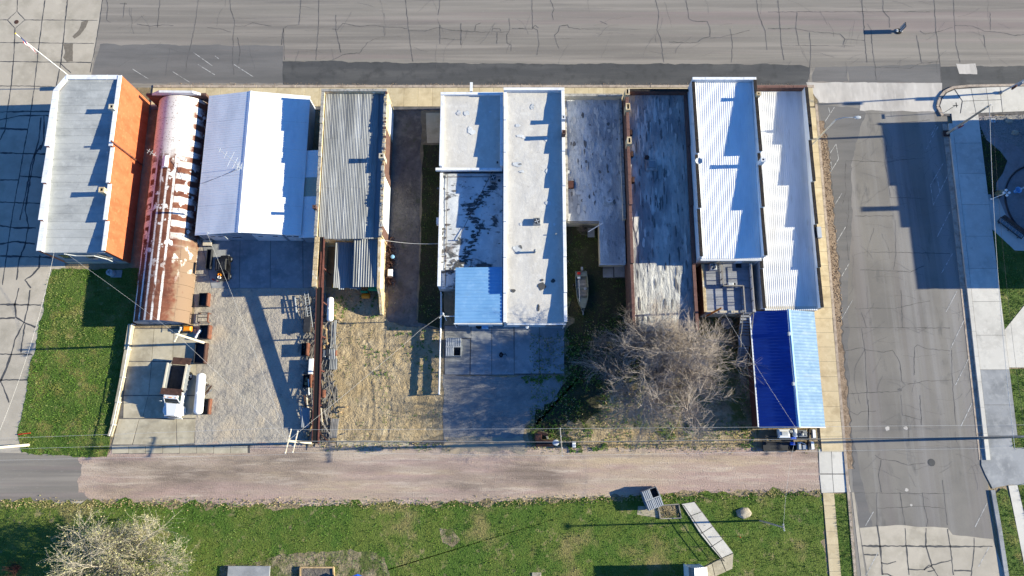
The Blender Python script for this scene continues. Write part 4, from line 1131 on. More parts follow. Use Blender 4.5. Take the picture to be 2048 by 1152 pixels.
# --- 4  old brick building with corrugated roof and ruined rear
X0, X1, Y0, Y1 = -24.75, -16.3, 26.0, 45.4
EAST = [(45.4, 40.0, 5.45), (40.0, 34.5, 5.3), (34.5, 30.0, 5.1), (30.0, Y0, 4.95)]
WEST = [(45.4, 41.0, 5.5), (41.0, 36.5, 5.25), (36.5, 31.8, 5.05), (31.8, Y0, 4.85)]
b = flat_building('old_brick_building', 'old tan brick building with grey corrugated roof and crumbling walls beside the dirt passage', X0, X1, Y0, Y1, 4.9, 4.2, EAST, WEST, 5.6, ('brick_tan', 'brick_tan', 'brick_tan', 'brick_tan'), None, 'coping_grey', .8, rm_build=False, jag=.04)
zf4 = zlin(4.95, 4.35, Y1, Y0)
nc = 7
for r, (ya, yb) in enumerate(((Y0 - .2, 32.6), (32.5, 39.2), (39.1, Y1 - .02))):
    for i in range(nc):
        xa, xb = X0 + T + .1 + (X1 - X0 - 2 * T - .9) * i / nc, X0 + T + .1 + (X1 - X0 - 2 * T - .9) * (i + 1) / nc
        e = random.uniform(0, .025) + .012 * (i % 2) + .01 * r
        build(corr(MB(), xa, xb + .03, ya, yb, lambda x, y: zf4(x, y) + e, .21, .05, 'y', 'sine'), 'roof_sheet', 'metal_galv', b)
build(grid_sheet(MB(), X1 - T - .82, X1 - T, Y0, Y1 - .02, lambda x, y: zf4(x, y) - .05, 3, 12), 'valley_gutter', 'metal_galv_dark', b)
chimney(b, X1 - .2, 36.2, 4.0, 6.1, .6, 'wall_cream')
chimney(b, X0 + .02, 29.6, 3.0, 5.6, .4, 'brick_red')
# patches of white cladding and bare red brick on the passage side
for ya, yb, z1, m_ in ((41, 44.8, 3.2, 'wall_white'), (27.5, 34.0, 4.7, 'wall_white'), (34.2, 40.5, 4.9, 'brick_red'), (26.2, 27.4, 4.8, 'brick_red')):
    build(MB().box(X1 + .002, ya, .3, X1 + .07, yb, z1), 'wall_cladding', m_, b)
for q in range(60):
    yy = random.uniform(Y0, Y1)
    zt = [s for s in EAST if s[1] <= yy <= s[0]][0][2]
    s = random.uniform(.08, .22)
    build(MB().bbox(X1 - T + random.uniform(-.02, .2), yy, zt + .05, X1 - T + .25 + s, yy + s * 1.6, zt + .12 + random.uniform(0, .08), .02), 'loose_brick', random.choice(('brick_red', 'brick_tan', 'coping_grey')), b)
# ruin at the back: two standing walls and sagging sheets
YR = 19.6
build(MB().box(X0 + .02, YR, -.1, X0 + .5, Y0 - .002, 4.5), 'ruin_wall', 'brick_tan', b)
coping(b, X0, X0 + .6, YR, Y0 - .01, 4.5, 'brick_tan', .7, jag=.05)
build(MB().box(X0 + .75, YR, 4.0, X0 + .9, Y0, 4.2).box(X0 + 1.02, YR, 4.0, X0 + 1.12, Y0, 4.15), 'steel_joist', 'steel_red', b)
build(MB().extrude_yz([(16.8, -.1), (Y0, -.1), (Y0, 4.3), (YR, 3.6), (18.8, 2.2), (17.6, 1.6), (16.8, .9)], X1 - .55, X1 - .2), 'ruin_wall', 'brick_tan', b)
n = 5
for i in range(n):
    xa, xb = -22.5 + i * .68, -22.5 + (i + 1) * .68 + .03
    build(corr(MB(), xa, xb, 19.9 + random.uniform(-.3, .1), 25.8, lambda x, y: 2.95 - (x + 22.5) * .12 + .05 * math.sin(y * 1.3), .23, .04, 'y', 'sine', 4), 'sagging_sheet', 'metal_galv' if i < 3 else 'metal_galv_dark', b)
for i in range(5):
    xa, xb = -20.0 + i * .62, -20.0 + (i + 1) * .62 + .03
    build(corr(MB(), xa, xb, 19.8, 25.95, lambda x, y: 3.45 + (y - 19.8) * .05, .31, .05, 'y', 'trap'), 'lean_to_sheet', 'metal_galv', b)
build(corr(MB(), -16.85, -16.15, 19.6, 25.95, lambda x, y: 3.35 + (y - 19.8) * .05, .7, .05, 'y', 'seam'), 'lean_to_sheet', 'coping_white', b)
build(MB().beam((-22.4, 20.2, 2.7), (-19.9, 20.2, 2.4), .12, .12).beam((-19.95, 20.05, 3.36), (-16.5, 20.05, 3.3), .12, .12).beam((-19.9, 20.1, 0), (-19.9, 20.1, 3.3), .12, .12).beam((-17.1, 20.1, 0), (-17.1, 20.1, 3.3), .12, .12), 'roof_frame', 'wood_grey', b)

# --- 5  low white shop, its rear hall and the pale blue shed
b = flat_building('white_shop', 'low white roofed shop front west of the long cream roofed building', -9.35, -1.2, 35.6, 45.5, 4.15, 3.6, [(45.5, 35.6, 4.35)], [(45.5, 35.6, 4.3)], 4.5, ('wall_white',) * 4, 'roof_white_coat', 'coping_white', amp=.02)
build(MB().box(-9.9, 35.25, 3.3, -1.3, 35.58, 3.75), 'rear_fascia', 'coping_white', b)
build(MB().tube([(-1.9, 36.3, 3.6), (-1.9, 36.3, 4.0)], .1, 8), 'roof_vent', 'steel_dark', b)
build(MB().box(-5.55, 46.0, 4.3, -5.2, 47.3, 4.55), 'sign_arm', 'paint_white', b)
b = thing('rear_hall', 'lower rear hall with stained silver roof behind the white shop', 'building', (-5.2, 27, 0))
HX0, HX1, HY0, HY1 = -9.35, -1.2, 20.0, 35.2
build(MB().box(HX0, HY0, -.1, HX0 + .3, HY1, 2.95), 'wall', 'wall_white', b)
build(MB().box(HX0 + .3, HY0, -.1, HX1, HY0 + .3, 2.2), 'wall', 'wall_white', b)
build(grid_sheet(MB(), HX0 + .3, HX1, HY0 - .15, HY1, wavy(2.7, 2.3, HY1, HY0, .05), 26, 46), 'roof', 'roof_silver', b, smooth=True)
coping(b, HX0 - .05, HX0 + .34, HY0, HY1, 2.95, 'coping_white', 2.6)
build(MB().tube([(HX0 + .9, HY0 + .2, 2.36), (HX0 + .9, HY1 - .2, 2.83)], .035, 5).tube([(HX0 + .9, 34.7, 2.8), (HX1 - .3, 34.7, 2.8)], .035, 5), 'conduit', 'rust_dark', b)
for u, v, hh in ((927, 363, .4), (917, 480, .35), (892, 508, .3), (930, 418, .3), (990, 418, .25)):
    p = P(u, v, 2.6)
    build(MB().tube([(p.x, p.y, 2.3), (p.x, p.y, 2.55 + hh)], .07, 8), 'roof_vent', 'unit_light', b)
build(MB().box(HX0 - .45, 28.4, 1.6, HX0 - .01, 29.3, 2.3), 'window_cooler', 'paint_white', b)
b = thing('pale_blue_shed', 'shed with pale blue ribbed metal roof behind the rear hall', 'building', (-4.1, 18.9, 0))
zs_ = lambda x, y: 3.3 + (x + 7.0) * .05
for i in range(4):
    ya, yb = 15.25 + 7.1 * i / 4, 15.25 + 7.1 * (i + 1) / 4
    build(corr(MB(), -7.1, -1.2, ya, yb - .008, zs_, .4, .05, 'x', 'trap'), 'roof_sheet', 'metal_paleblue', b)
build(MB().box(-6.95, 15.45, -.1, -6.8, 22.2, 3.2), 'wall', 'wall_white', b)
build(MB().box(-6.8, 15.45, -.1, -1.2, 15.6, 3.25), 'wall', 'wall_white', b)
build(MB().box(-6.8, 22.05, -.1, -1.2, 22.2, 3.25), 'wall', 'wall_white', b)
d = build(MB().box(-5.6, 15.38, 0, -2.4, 15.447, 2.6), 'garage_door', 'wall_grey', b)
for q in range(4):
    build(MB().box(-5.55, 15.35, .05 + q * .64, -2.45, 15.378, .65 + q * .64), 'door_panel', 'paint_white', d)
build(MB().box(-7.2, 15.1, 3.15, -1.2, 15.24, 3.28).tube([(-7.12, 15.2, 3.2), (-7.12, 15.2, .1)], .05, 6), 'gutter', 'paint_white', b)

# --- 6  long cream roofed building
ST = [(45.8, 41.6, 5.65), (41.6, 37.2, 5.35), (37.2, 32.6, 5.1), (32.6, 28.0, 4.85), (28.0, 23.4, 4.6), (23.4, 18.9, 4.35), (18.9, 15.3, 3.95)]
STW = [(45.8, 41.6, 5.35), (41.6, 37.2, 5.15), (37.2, 32.6, 4.95), (32.6, 28.0, 4.75), (28.0, 23.4, 4.5), (23.4, 18.9, 4.25), (18.9, 15.3, 3.8)]
b = flat_building('long_cream_building', 'longest building with cream coated roof and stepped white parapets', -1.05, 6.75, 15.3, 45.5, 5.1, 3.3, [(min(a, 45.5), c, z) for a, c, z in ST], [(min(a, 45.5), c, z - .15) for a, c, z in STW], 5.7, ('wall_white',) * 4, 'roof_white_coat', 'coping_white', amp=.035)
for u, v, w, h, m_ in ((1130, 237, .42, .6, 'wall_white'), (1131, 268, .42, .75, 'brick_red')):
    p = P(u, v, 5.8)
    chimney(b, 6.6, p.y, 4.8, 5.55 + h, w, m_, w * 1.3)
build(MB().box(-.6, 15.02, 3.1, 6.6, 15.22, 3.26).tube([(6.5, 15.1, 3.2), (6.5, 15.1, .1)], .06, 6), 'gutter', 'paint_white', b)
for xd, w_, m_ in ((1.0, 1.0, 'wall_grey'), (4.2, 2.6, 'wall_grey')):
    d = build(MB().box(xd, 15.23, 0, xd + w_, 15.298, 2.3), 'door', m_, b)
    build(MB().box(xd + .1, 15.2, 1.3, xd + w_ - .1, 15.228, 2.1), 'pane', 'window_glass', d)
p = P(1070, 503, 4.2)
build(MB().tube([(p.x, p.y, 3.6), (p.x, p.y, 4.55)], .13, 10).lathe([(.2, 0), (.2, .05), (.04, .16)], (p.x, p.y, 4.56), n=10), 'flue_pipe', 'unit_grey', b)
p = P(1112, 468, 4.3)
build(MB().tube([(p.x, p.y, 3.6), (p.x, p.y, 4.5)], .07, 8), 'roof_vent', 'wall_cream', b)

# --- 7  low building between the two long ones
b = flat_building('low_shop', 'low shaded building with grey blue tar roof between two taller buildings', 6.9, 14.6, 28.8, 45.6, 2.95, 2.45, [(45.6, 28.8, 3.15)], [(45.6, 28.8, 3.1)], 3.9, ('wall_cream',) * 4, 'roof_tar', 'coping_grey', amp=.06)
p = P(1141, 370, 2.7)
build(MB().bbox(p.x - .45, p.y - .5, 2.4, p.x + .45, p.y + .5, 3.0, .05), 'roof_hatch', 'brown_hatch', b)
p = P(1136, 344, 2.8)
build(MB().bbox(p.x - .22, p.y - .22, 2.5, p.x + .22, p.y + .22, 2.85, .03), 'roof_box', 'unit_light', b)
build(MB().box(11.35, 23.3, -.1, 11.55, 28.78, 2.2).box(11.55, 23.3, -.1, 14.5, 23.5, 2.15), 'rear_wall', 'wall_cream', b)
build(grid_sheet(MB(), 11.25, 14.55, 23.15, 28.79, wavy(2.5, 2.25, 28.8, 23.2, .04), 12, 20), 'rear_roof', 'roof_tar', b, smooth=True)
build(MB().box(11.2, 23.0, 2.0, 14.5, 23.14, 2.22), 'rear_fascia', 'wall_white', b)
build(MB().beam((7.2, 28.55, 2.3), (11.2, 28.55, 2.3), .15, .2), 'eave_beam', 'wood_grey', b)
build(MB().tube([(9.9, 27.5, 1.9), (11.7, 28.4, 2.75)], .06, 6), 'fallen_pipe', 'paint_white', b)

# --- 8  long wrinkled roof
E8 = [(45.3, 38.0, 5.2), (38.0, 30.0, 4.95), (30.0, 22.5, 4.6), (22.5, 14.2, 4.15)]
W8 = [(45.3, 38.0, 5.55), (38.0, 30.0, 5.3), (30.0, 22.5, 4.9), (22.5, 14.2, 4.35)]
b = flat_building('wrinkled_roof_building', 'long building with wrinkled grey membrane roof and red brick parapet', 14.75, 22.85, 14.2, 45.3, 4.75, 3.5, E8, W8, 5.75, ('brick_red', 'brick_red', 'brick_red', 'brick_red'), 'roof_wrinkle', 'coping_red', 1.0, amp=.05, nx=40, cm_front='coping_dark', sx=1.6, sy=.6, jag=.02)
for v in (188, 218, 285):
    p = P(1247, v, 5.6)
    chimney(b, 14.9, p.y, 4.6, 6.2, .5, 'brick_tan', .9)
p = P(1303, 330, 4.6)
o = build(MB().bbox(p.x - .75, p.y - .75, 4.0, p.x + .75, p.y + .75, 4.75, .15), 'roof_curb', 'roof_wrinkle', b)
build(MB().bbox(p.x - .45, p.y - .45, 4.75, p.x + .45, p.y + .45, 4.95, .05), 'curb_lid', 'unit_grey', o)
p = P(1294, 315, 4.6)
build(MB().tube([(p.x, p.y, 4.1), (p.x, p.y, 4.75)], .28, 12), 'roof_vent', 'rust_dark', b)
for yy in (40, 37, 33.5):
    build(MB().box(15.3, yy - .35, 4.2, 15.6, yy + .35, 5.0), 'scupper', 'rust_dark', b)

# --- 9  tall building with white ribbed roof
E9 = [(45.7, 36.0, 8.05), (36.0, 29.0, 7.35), (29.0, 22.95, 6.85)]
W9 = [(45.7, 36.0, 7.55), (36.0, 29.0, 6.95), (29.0, 22.95, 6.4)]
b = flat_building('tall_white_roof_building', 'tallest building with bright white ribbed metal roof and a rear deck', 22.95, 30.95, 22.95, 45.7, 7.3, 5.7, E9, W9, 8.0, ('wall_white', 'wall_white', 'wall_white', 'wall_cream'), None, 'coping_dark', 1.6, rm_build=False, cm_front='coping_white', jag=.02)
zf9 = zlin(7.35, 5.75, 45.7, 22.95)
for ya, yb, e in ((22.85, 28.6, 0), (28.4, 34.2, .02), (34.0, 40.0, .04), (39.8, 45.68, .06)):
    build(corr(MB(), 22.95 + T + .02, 30.95 - T - .02, ya, yb, lambda x, y: zf9(x, y) + e, .27, .03, 'y', 'trap'), 'roof_sheet', 'metal_white', b)
build(MB().box(30.58, 23, 6.0, 30.629, 45.6, 8.0 if False else 6.86), 'flashing', 'metal_white', b)
p = P(1517, 323, 8.0)
chimney(b, 30.8, p.y, 6.5, 8.55, .5, 'wall_white')
p = P(1515, 190, 8.3)
chimney(b, 30.9, p.y, 7.0, 8.6, .45, 'brick_tan')
p = P(1391, 325, 7.4)
mb = MB().tube([(23.1, p.y, 7.2), (23.1, p.y, 7.7)], .03, 6).lathe([(.05, 0), (.3, .06), (.42, .2), (.43, .22), (.3, .1), (.06, .04)], (23.1, p.y, 7.7), n=16)
build(mb, 'satellite_dish', 'unit_light', b, smooth=True)
for xw, w_ in ((25.0, 1.0), (26.9, 1.6), (29.3, .9)):
    w = build(MB().box(xw - w_ / 2, 22.9, 4.3, xw + w_ / 2, 22.948, 5.3), 'window', 'paint_white', b)
    for q in range(2):
        build(MB().box(xw - w_ / 2 + .08 + q * (w_ / 2 - .04), 22.885, 4.4, xw - .04 + q * (w_ / 2 - .04), 22.898, 5.2), 'pane', 'window_glass', w)
d = build(MB().box(28.0, 22.89, 3.15, 28.9, 22.948, 5.2), 'door', 'wall_white', b)
build(MB().box(28.75, 22.86, 4.1, 28.82, 22.888, 4.25), 'handle', 'steel_dark', d)
build(MB().box(23.2, 22.6, 5.5, 30.7, 22.94, 5.66), 'eave_board', 'wall_white', b)
# rear annexe with the deck on its roof
b = thing('rear_annexe', 'one storey rear annexe with flat shaded roof under the wooden deck', 'building', (27.0, 19.8, 0))
AX0, AX1, AY0, AY1 = 23.9, 30.2, 16.6, 22.85
build(MB().box(AX0, AY0, -.1, AX0 + .25, AY1, 3.35), 'wall', 'brick_red', b)
build(MB().box(AX1 - .25, AY0, -.1, AX1, AY1, 3.35), 'wall', 'wall_white', b)
build(MB().box(AX0 + .25, AY0, -.1, AX1 - .25, AY0 + .25, 3.1), 'wall', 'wall_cream', b)
y = AY0 - .1
while y < AY1:
    build(MB().box(AX0 + .26, y, 2.85 + random.uniform(0, .01), AX1 - .26, min(y + .6, AY1) - .02, 2.97 + random.uniform(0, .012)), 'roof_board', 'wood_deck', b)
    y += .6
coping(b, AX0 - .06, AX0 + .32, AY0, AY1, 3.35, 'brick_tan', .9, jag=.02)
coping(b, AX1 - .3, AX1 + .05, AY0, AY1, 3.35, 'coping_white', 1.5)
b = thing('wooden_deck', 'grey plank deck with railings and a long stair down to the yard', 'deck', (28.4, 18, 0))
x = 26.0
y = 19.75
while y < AY1:
    build(MB().box(26.2, y, 3.1, 29.9, y + .2, 3.15), 'plank', 'wood_deck', b)
    y += .215
y = 16.4
while y < 19.7:
    build(MB().box(28.7, y, 3.1, 29.9, y + .2, 3.15), 'plank', 'wood_deck', b)
    y += .215
def rail(p0, p1, n, h=1.0):
    p0, p1 = Vector(p0), Vector(p1)
    o = build(MB().beam(p0 + Vector((0, 0, h)), p1 + Vector((0, 0, h)), .14, .05), 'rail', 'wood_grey', b)
    build(MB().beam(p0 + Vector((0, 0, h * .5)), p1 + Vector((0, 0, h * .5)), .05, .1), 'rail', 'wood_grey', b)
    for i in range(n + 1):
        q = p0.lerp(p1, i / n)
        build(MB().beam(q + Vector((0, 0, -.1)), q + Vector((0, 0, h - .03)), .09, .09), 'post', 'wood_grey', b)
rail((26.25, 22.7, 3.15), (26.25, 19.8, 3.15), 3)
rail((26.25, 19.8, 3.15), (28.7, 19.8, 3.15), 3)
rail((28.72, 19.8, 3.15), (28.72, 16.5, 3.15), 3)
rail((29.9, 22.5, 3.15), (29.9, 16.5, 3.15), 4)
# stair: upper flight, landing, lower flight
def flight(y0, z0, y1, z1, n, x0, x1):
    for i in range(n):
        t = (i + .5) / n
        yy, zz = y0 + (y1 - y0) * t, z0 + (z1 - z0) * t
        build(MB().box(x0, yy - .15, zz - .02, x1, yy + .13, zz + .03), 'tread', 'wood_deck', b)
    for xx in (x0, x1):
        build(MB().beam((xx, y0, z0 - .1), (xx, y1, z1 - .1), .06, .25), 'stringer', 'wood_grey', b)
        build(MB().beam((xx, y0, z0 + .95), (xx, y1, z1 + .95), .09, .06), 'rail', 'wood_grey', b)
        for t in (0, .5, 1):
            yy, zz = y0 + (y1 - y0) * t, z0 + (z1 - z0) * t
            build(MB().beam((xx, yy, 0), (xx, yy, zz + .95), .09, .09), 'post', 'wood_grey', b)
flight(16.35, 3.1, 14.0, 1.75, 7, 28.5, 29.75)
build(MB().box(28.4, 12.6, 1.66, 29.8, 13.95, 1.72), 'landing', 'wood_deck', b)
for xx in (28.4, 29.8):
    build(MB().beam((xx, 12.6, 2.65), (xx, 14, 2.68), .09, .06), 'rail', 'wood_grey', b)
flight(12.55, 1.7, 10.2, .15, 8, 28.4, 29.65)

# --- 10  long white ribbed roof on the corner
E10 = [(45.7, 38.5, 6.15), (38.5, 33.0, 5.7), (33.0, 27.5, 5.2), (27.5, 22.0, 4.75), (22.0, 17.0, 4.45)]
W10 = [(45.7, 38.5, 5.4), (38.5, 33.0, 5.0), (33.0, 27.5, 4.65), (27.5, 22.0, 4.2), (22.0, 17.0, 3.95)]
b = flat_building('corner_building', 'long corner building with white ribbed metal roof and red front coping', 31.02, 38.25, 17.0, 45.7, 5.1, 3.55, E10, W10, 5.95, ('wall_cream', 'wall_white', 'brick_red', 'wall_cream'), None, 'coping_dark', 1.8, rm_build=False, cm_front='coping_red', jag=.02)
zf10 = zlin(5.0, 3.5, 45.7, 17.0)
for i, (ya, yb) in enumerate(((16.8, 22.5), (22.3, 28.0), (27.8, 33.5), (33.3, 39.0), (38.8, 45.68))):
    build(corr(MB(), 31.02 + T + .02, 38.25 - T - .02, ya, yb, lambda x, y: zf10(x, y) + .018 * i, .25, .03, 'y', 'trap'), 'roof_sheet', 'metal_white_old', b)
for y0_, y1_, z in ((38.5, 45.7, 6.1), (33, 38.5, 5.65), (27.5, 33, 5.15), (22, 27.5, 4.7), (17, 22, 4.4)):
    build(MB().box(38.25 - T - .03, y0_ + .01, 3.3, 38.25 - T - .004, y1_ - .01, z), 'flashing', 'metal_white', b)
build(MB().box(38.26, 41.6, 3.2, 38.75, 45.6, 3.5).box(38.26, 27.5, 3.6, 38.5, 41.5, 3.9), 'side_canopy', 'coping_dark', b)
p = P(1630, 465, 4.8)
build(MB().box(38.2, p.y - .7, 4.3, 38.7, p.y + .7, 5.0), 'downpipe_head', 'unit_light', b)
build(MB().tube([(38.75, 40, .5), (38.75, 46, .5)], .09, 8), 'gas_pipe', 'yellow_paint', b)

# --- 11  blue roofed shed
X0, X1, Y0, Y1, RX = 29.9, 37.6, 2.6, 16.75, 34.0
b = thing('blue_roof_shed', 'metal shed with deep blue gable roof at the alley corner', 'building', (33.8, 9.7, 0))
EZ, RZ = 3.0, 4.25
zfw = lambda x, y: EZ + (RZ - EZ) * (x - X0) / (RX - X0)
zfe = lambda x, y: EZ + (RZ - EZ) * (X1 - x) / (X1 - RX)
for i in range(4):
    ya, yb = Y0 + (Y1 - Y0) * i / 4, Y0 + (Y1 - Y0) * (i + 1) / 4
    build(corr(MB(), X0 - .15, RX, ya, yb - .008, zfw, .4, .05, 'x', 'trap'), 'roof_sheet', 'metal_blue_shade', b)  # west slope: shade painted into the sheet colour
    build(corr(MB(), RX, X1 + .1, ya, yb - .008, zfe, .4, .07, 'x', 'trap'), 'roof_sheet', 'metal_blue_lit', b)  # east slope: same roof, painted as if sunlit
build(MB().extrude_xz([(RX - .22, RZ - .03), (RX, RZ + .12), (RX + .22, RZ + .02), (RX, RZ + .1)], Y0 - .05, Y1 + .05), 'ridge_cap', 'metal_paleblue', b)
gab = [(X0, -.1), (X1, -.1), (X1, EZ - .05), (RX, RZ - .05), (X0, EZ - .05)]
build(MB().extrude_xz(gab, Y0 + .1, Y0 + .25), 'wall', 'wall_brown', b)
build(MB().extrude_xz(gab, Y1 - .25, Y1 - .1), 'wall', 'wall_brown', b)
build(MB().box(X0, Y0 + .25, -.1, X0 + .15, Y1 - .25, EZ - .06), 'wall', 'wall_brown', b)
build(MB().box(X1 - .15, Y0 + .25, -.1, X1, Y1 - .25, EZ - .06), 'wall', 'wall_brown', b)
wk = MB()
for q in range(int((Y1 - Y0 - .5) / .3)):
    wk.box(X0 - .03, Y0 + .3 + q * .3, 0, X0 - .002, Y0 + .36 + q * .3, EZ - .1)
build(wk, 'wall_rib', 'wall_brown', b)
build(MB().box(X0 - .16, Y0 - .07, EZ - .12, RX, Y0 - .005, EZ).hexa([(X0 - .16, Y0 - .07, EZ - .1), (RX, Y0 - .07, RZ - .1), (RX, Y0 - .006, RZ - .1), (X0 - .16, Y0 - .006, EZ - .1)], [(X0 - .16, Y0 - .07, EZ + .06), (RX, Y0 - .07, RZ + .06), (RX, Y0 - .006, RZ + .06), (X0 - .16, Y0 - .006, EZ + .06)]), 'rake_trim', 'metal_paleblue', b)
build(MB().hexa([(RX, Y0 - .07, RZ - .1), (X1 + .1, Y0 - .07, EZ - .13), (X1 + .1, Y0 - .006, EZ - .13), (RX, Y0 - .006, RZ - .1)], [(RX, Y0 - .07, RZ + .06), (X1 + .1, Y0 - .07, EZ + .03), (X1 + .1, Y0 - .006, EZ + .03), (RX, Y0 - .006, RZ + .06)]), 'rake_trim', 'metal_white', b)
build(MB().box(X0 - .3, Y0, EZ - .14, X0 - .16, Y1, EZ - .02), 'gutter', 'metal_white', b)
for v in (668, 768):
    p = P(1577 + (v - 668) * .08, v, 4.15)
    build(MB().bbox(RX - .35, p.y - .22, 4.0, RX - .05, p.y + .22, 4.42, .05), 'roof_vent', 'unit_light', b)

# --- 12  building across the side street whose shadow crosses the road (east of the picture)
XB = 73.0
def tall(xs):
    return (XB - xs) * math.tan(SUN_EL)
E12 = [(44.0, 35.2, tall(50.8)), (35.2, 29.3, tall(51.7)), (29.3, 20.9, tall(52.8))]
b = flat_building('street_block_building', 'flat roofed brick building east of the plaza with stepped parapet', XB, XB + 12, 20.9, 44.0, tall(50.8) - .6, tall(52.8) - .8, [(a, c, z - .2) for a, c, z in E12], E12, tall(50.3), ('brick_red',) * 4, 'felt_grey', 'coping_white', 1.6)
chimney(b, XB + .2, 32.0, 6, tall(46.9), .65, 'brick_red')
for yy in (40, 36, 32, 28, 24):
    w = build(MB().box(XB - .06, yy - .5, 4.6, XB - .002, yy + .5, 6.2), 'window', 'window_glass', b)
    build(MB().box(XB - .15, yy - .6, 4.45, XB - .003, yy + .6, 4.598), 'window_sill', 'wall_cream', w)

# --- 13  house corner at the lower edge
b = thing('metal_roof_porch', 'grey ribbed metal roof of a gabled porch at the lower picture edge', 'building', (22.5, -18, 0))
p = P(1378, 1131, 3.3)
q = P(1415, 1138, 3.3)
PX0, PX1, PY1 = p.x, q.x, (p.y + q.y) / 2
PR = P(1389, 1140, 4).x
zw = lambda x, y: 3.0 + (3.9 - 3.0) * (x - PX0) / (PR - PX0)
ze = lambda x, y: 3.1 + (3.9 - 3.1) * (PX1 - x) / (PX1 - PR)
for i in range(3):
    build(corr(MB(), PX0, PR, PY1 - 4 * (i + 1), PY1 - 4 * i - .01, zw, .3, .04, 'x', 'seam'), 'roof_sheet', 'metal_galv_dark', b)  # west slope, its shade put into a darker sheet colour
    build(corr(MB(), PR, PX1, PY1 - 4 * (i + 1), PY1 - 4 * i - .01, ze, .3, .04, 'y', 'seam'), 'roof_sheet', 'metal_white', b)  # east slope of that roof, sunlight put into white sheets
build(MB().box(PX0 + .1, PY1 - 12, 0, PX0 + .25, PY1 - .1, 2.95).box(PX1 - .25, PY1 - 12, 0, PX1 - .1, PY1 - .1, 3.05).extrude_xz([(PX0 + .25, 0), (PX1 - .25, 0), (PX1 - .25, 3.1), (PR, 3.8), (PX0 + .25, 3.0)], PY1 - .3, PY1 - .15), 'wall', 'wall_white', b)
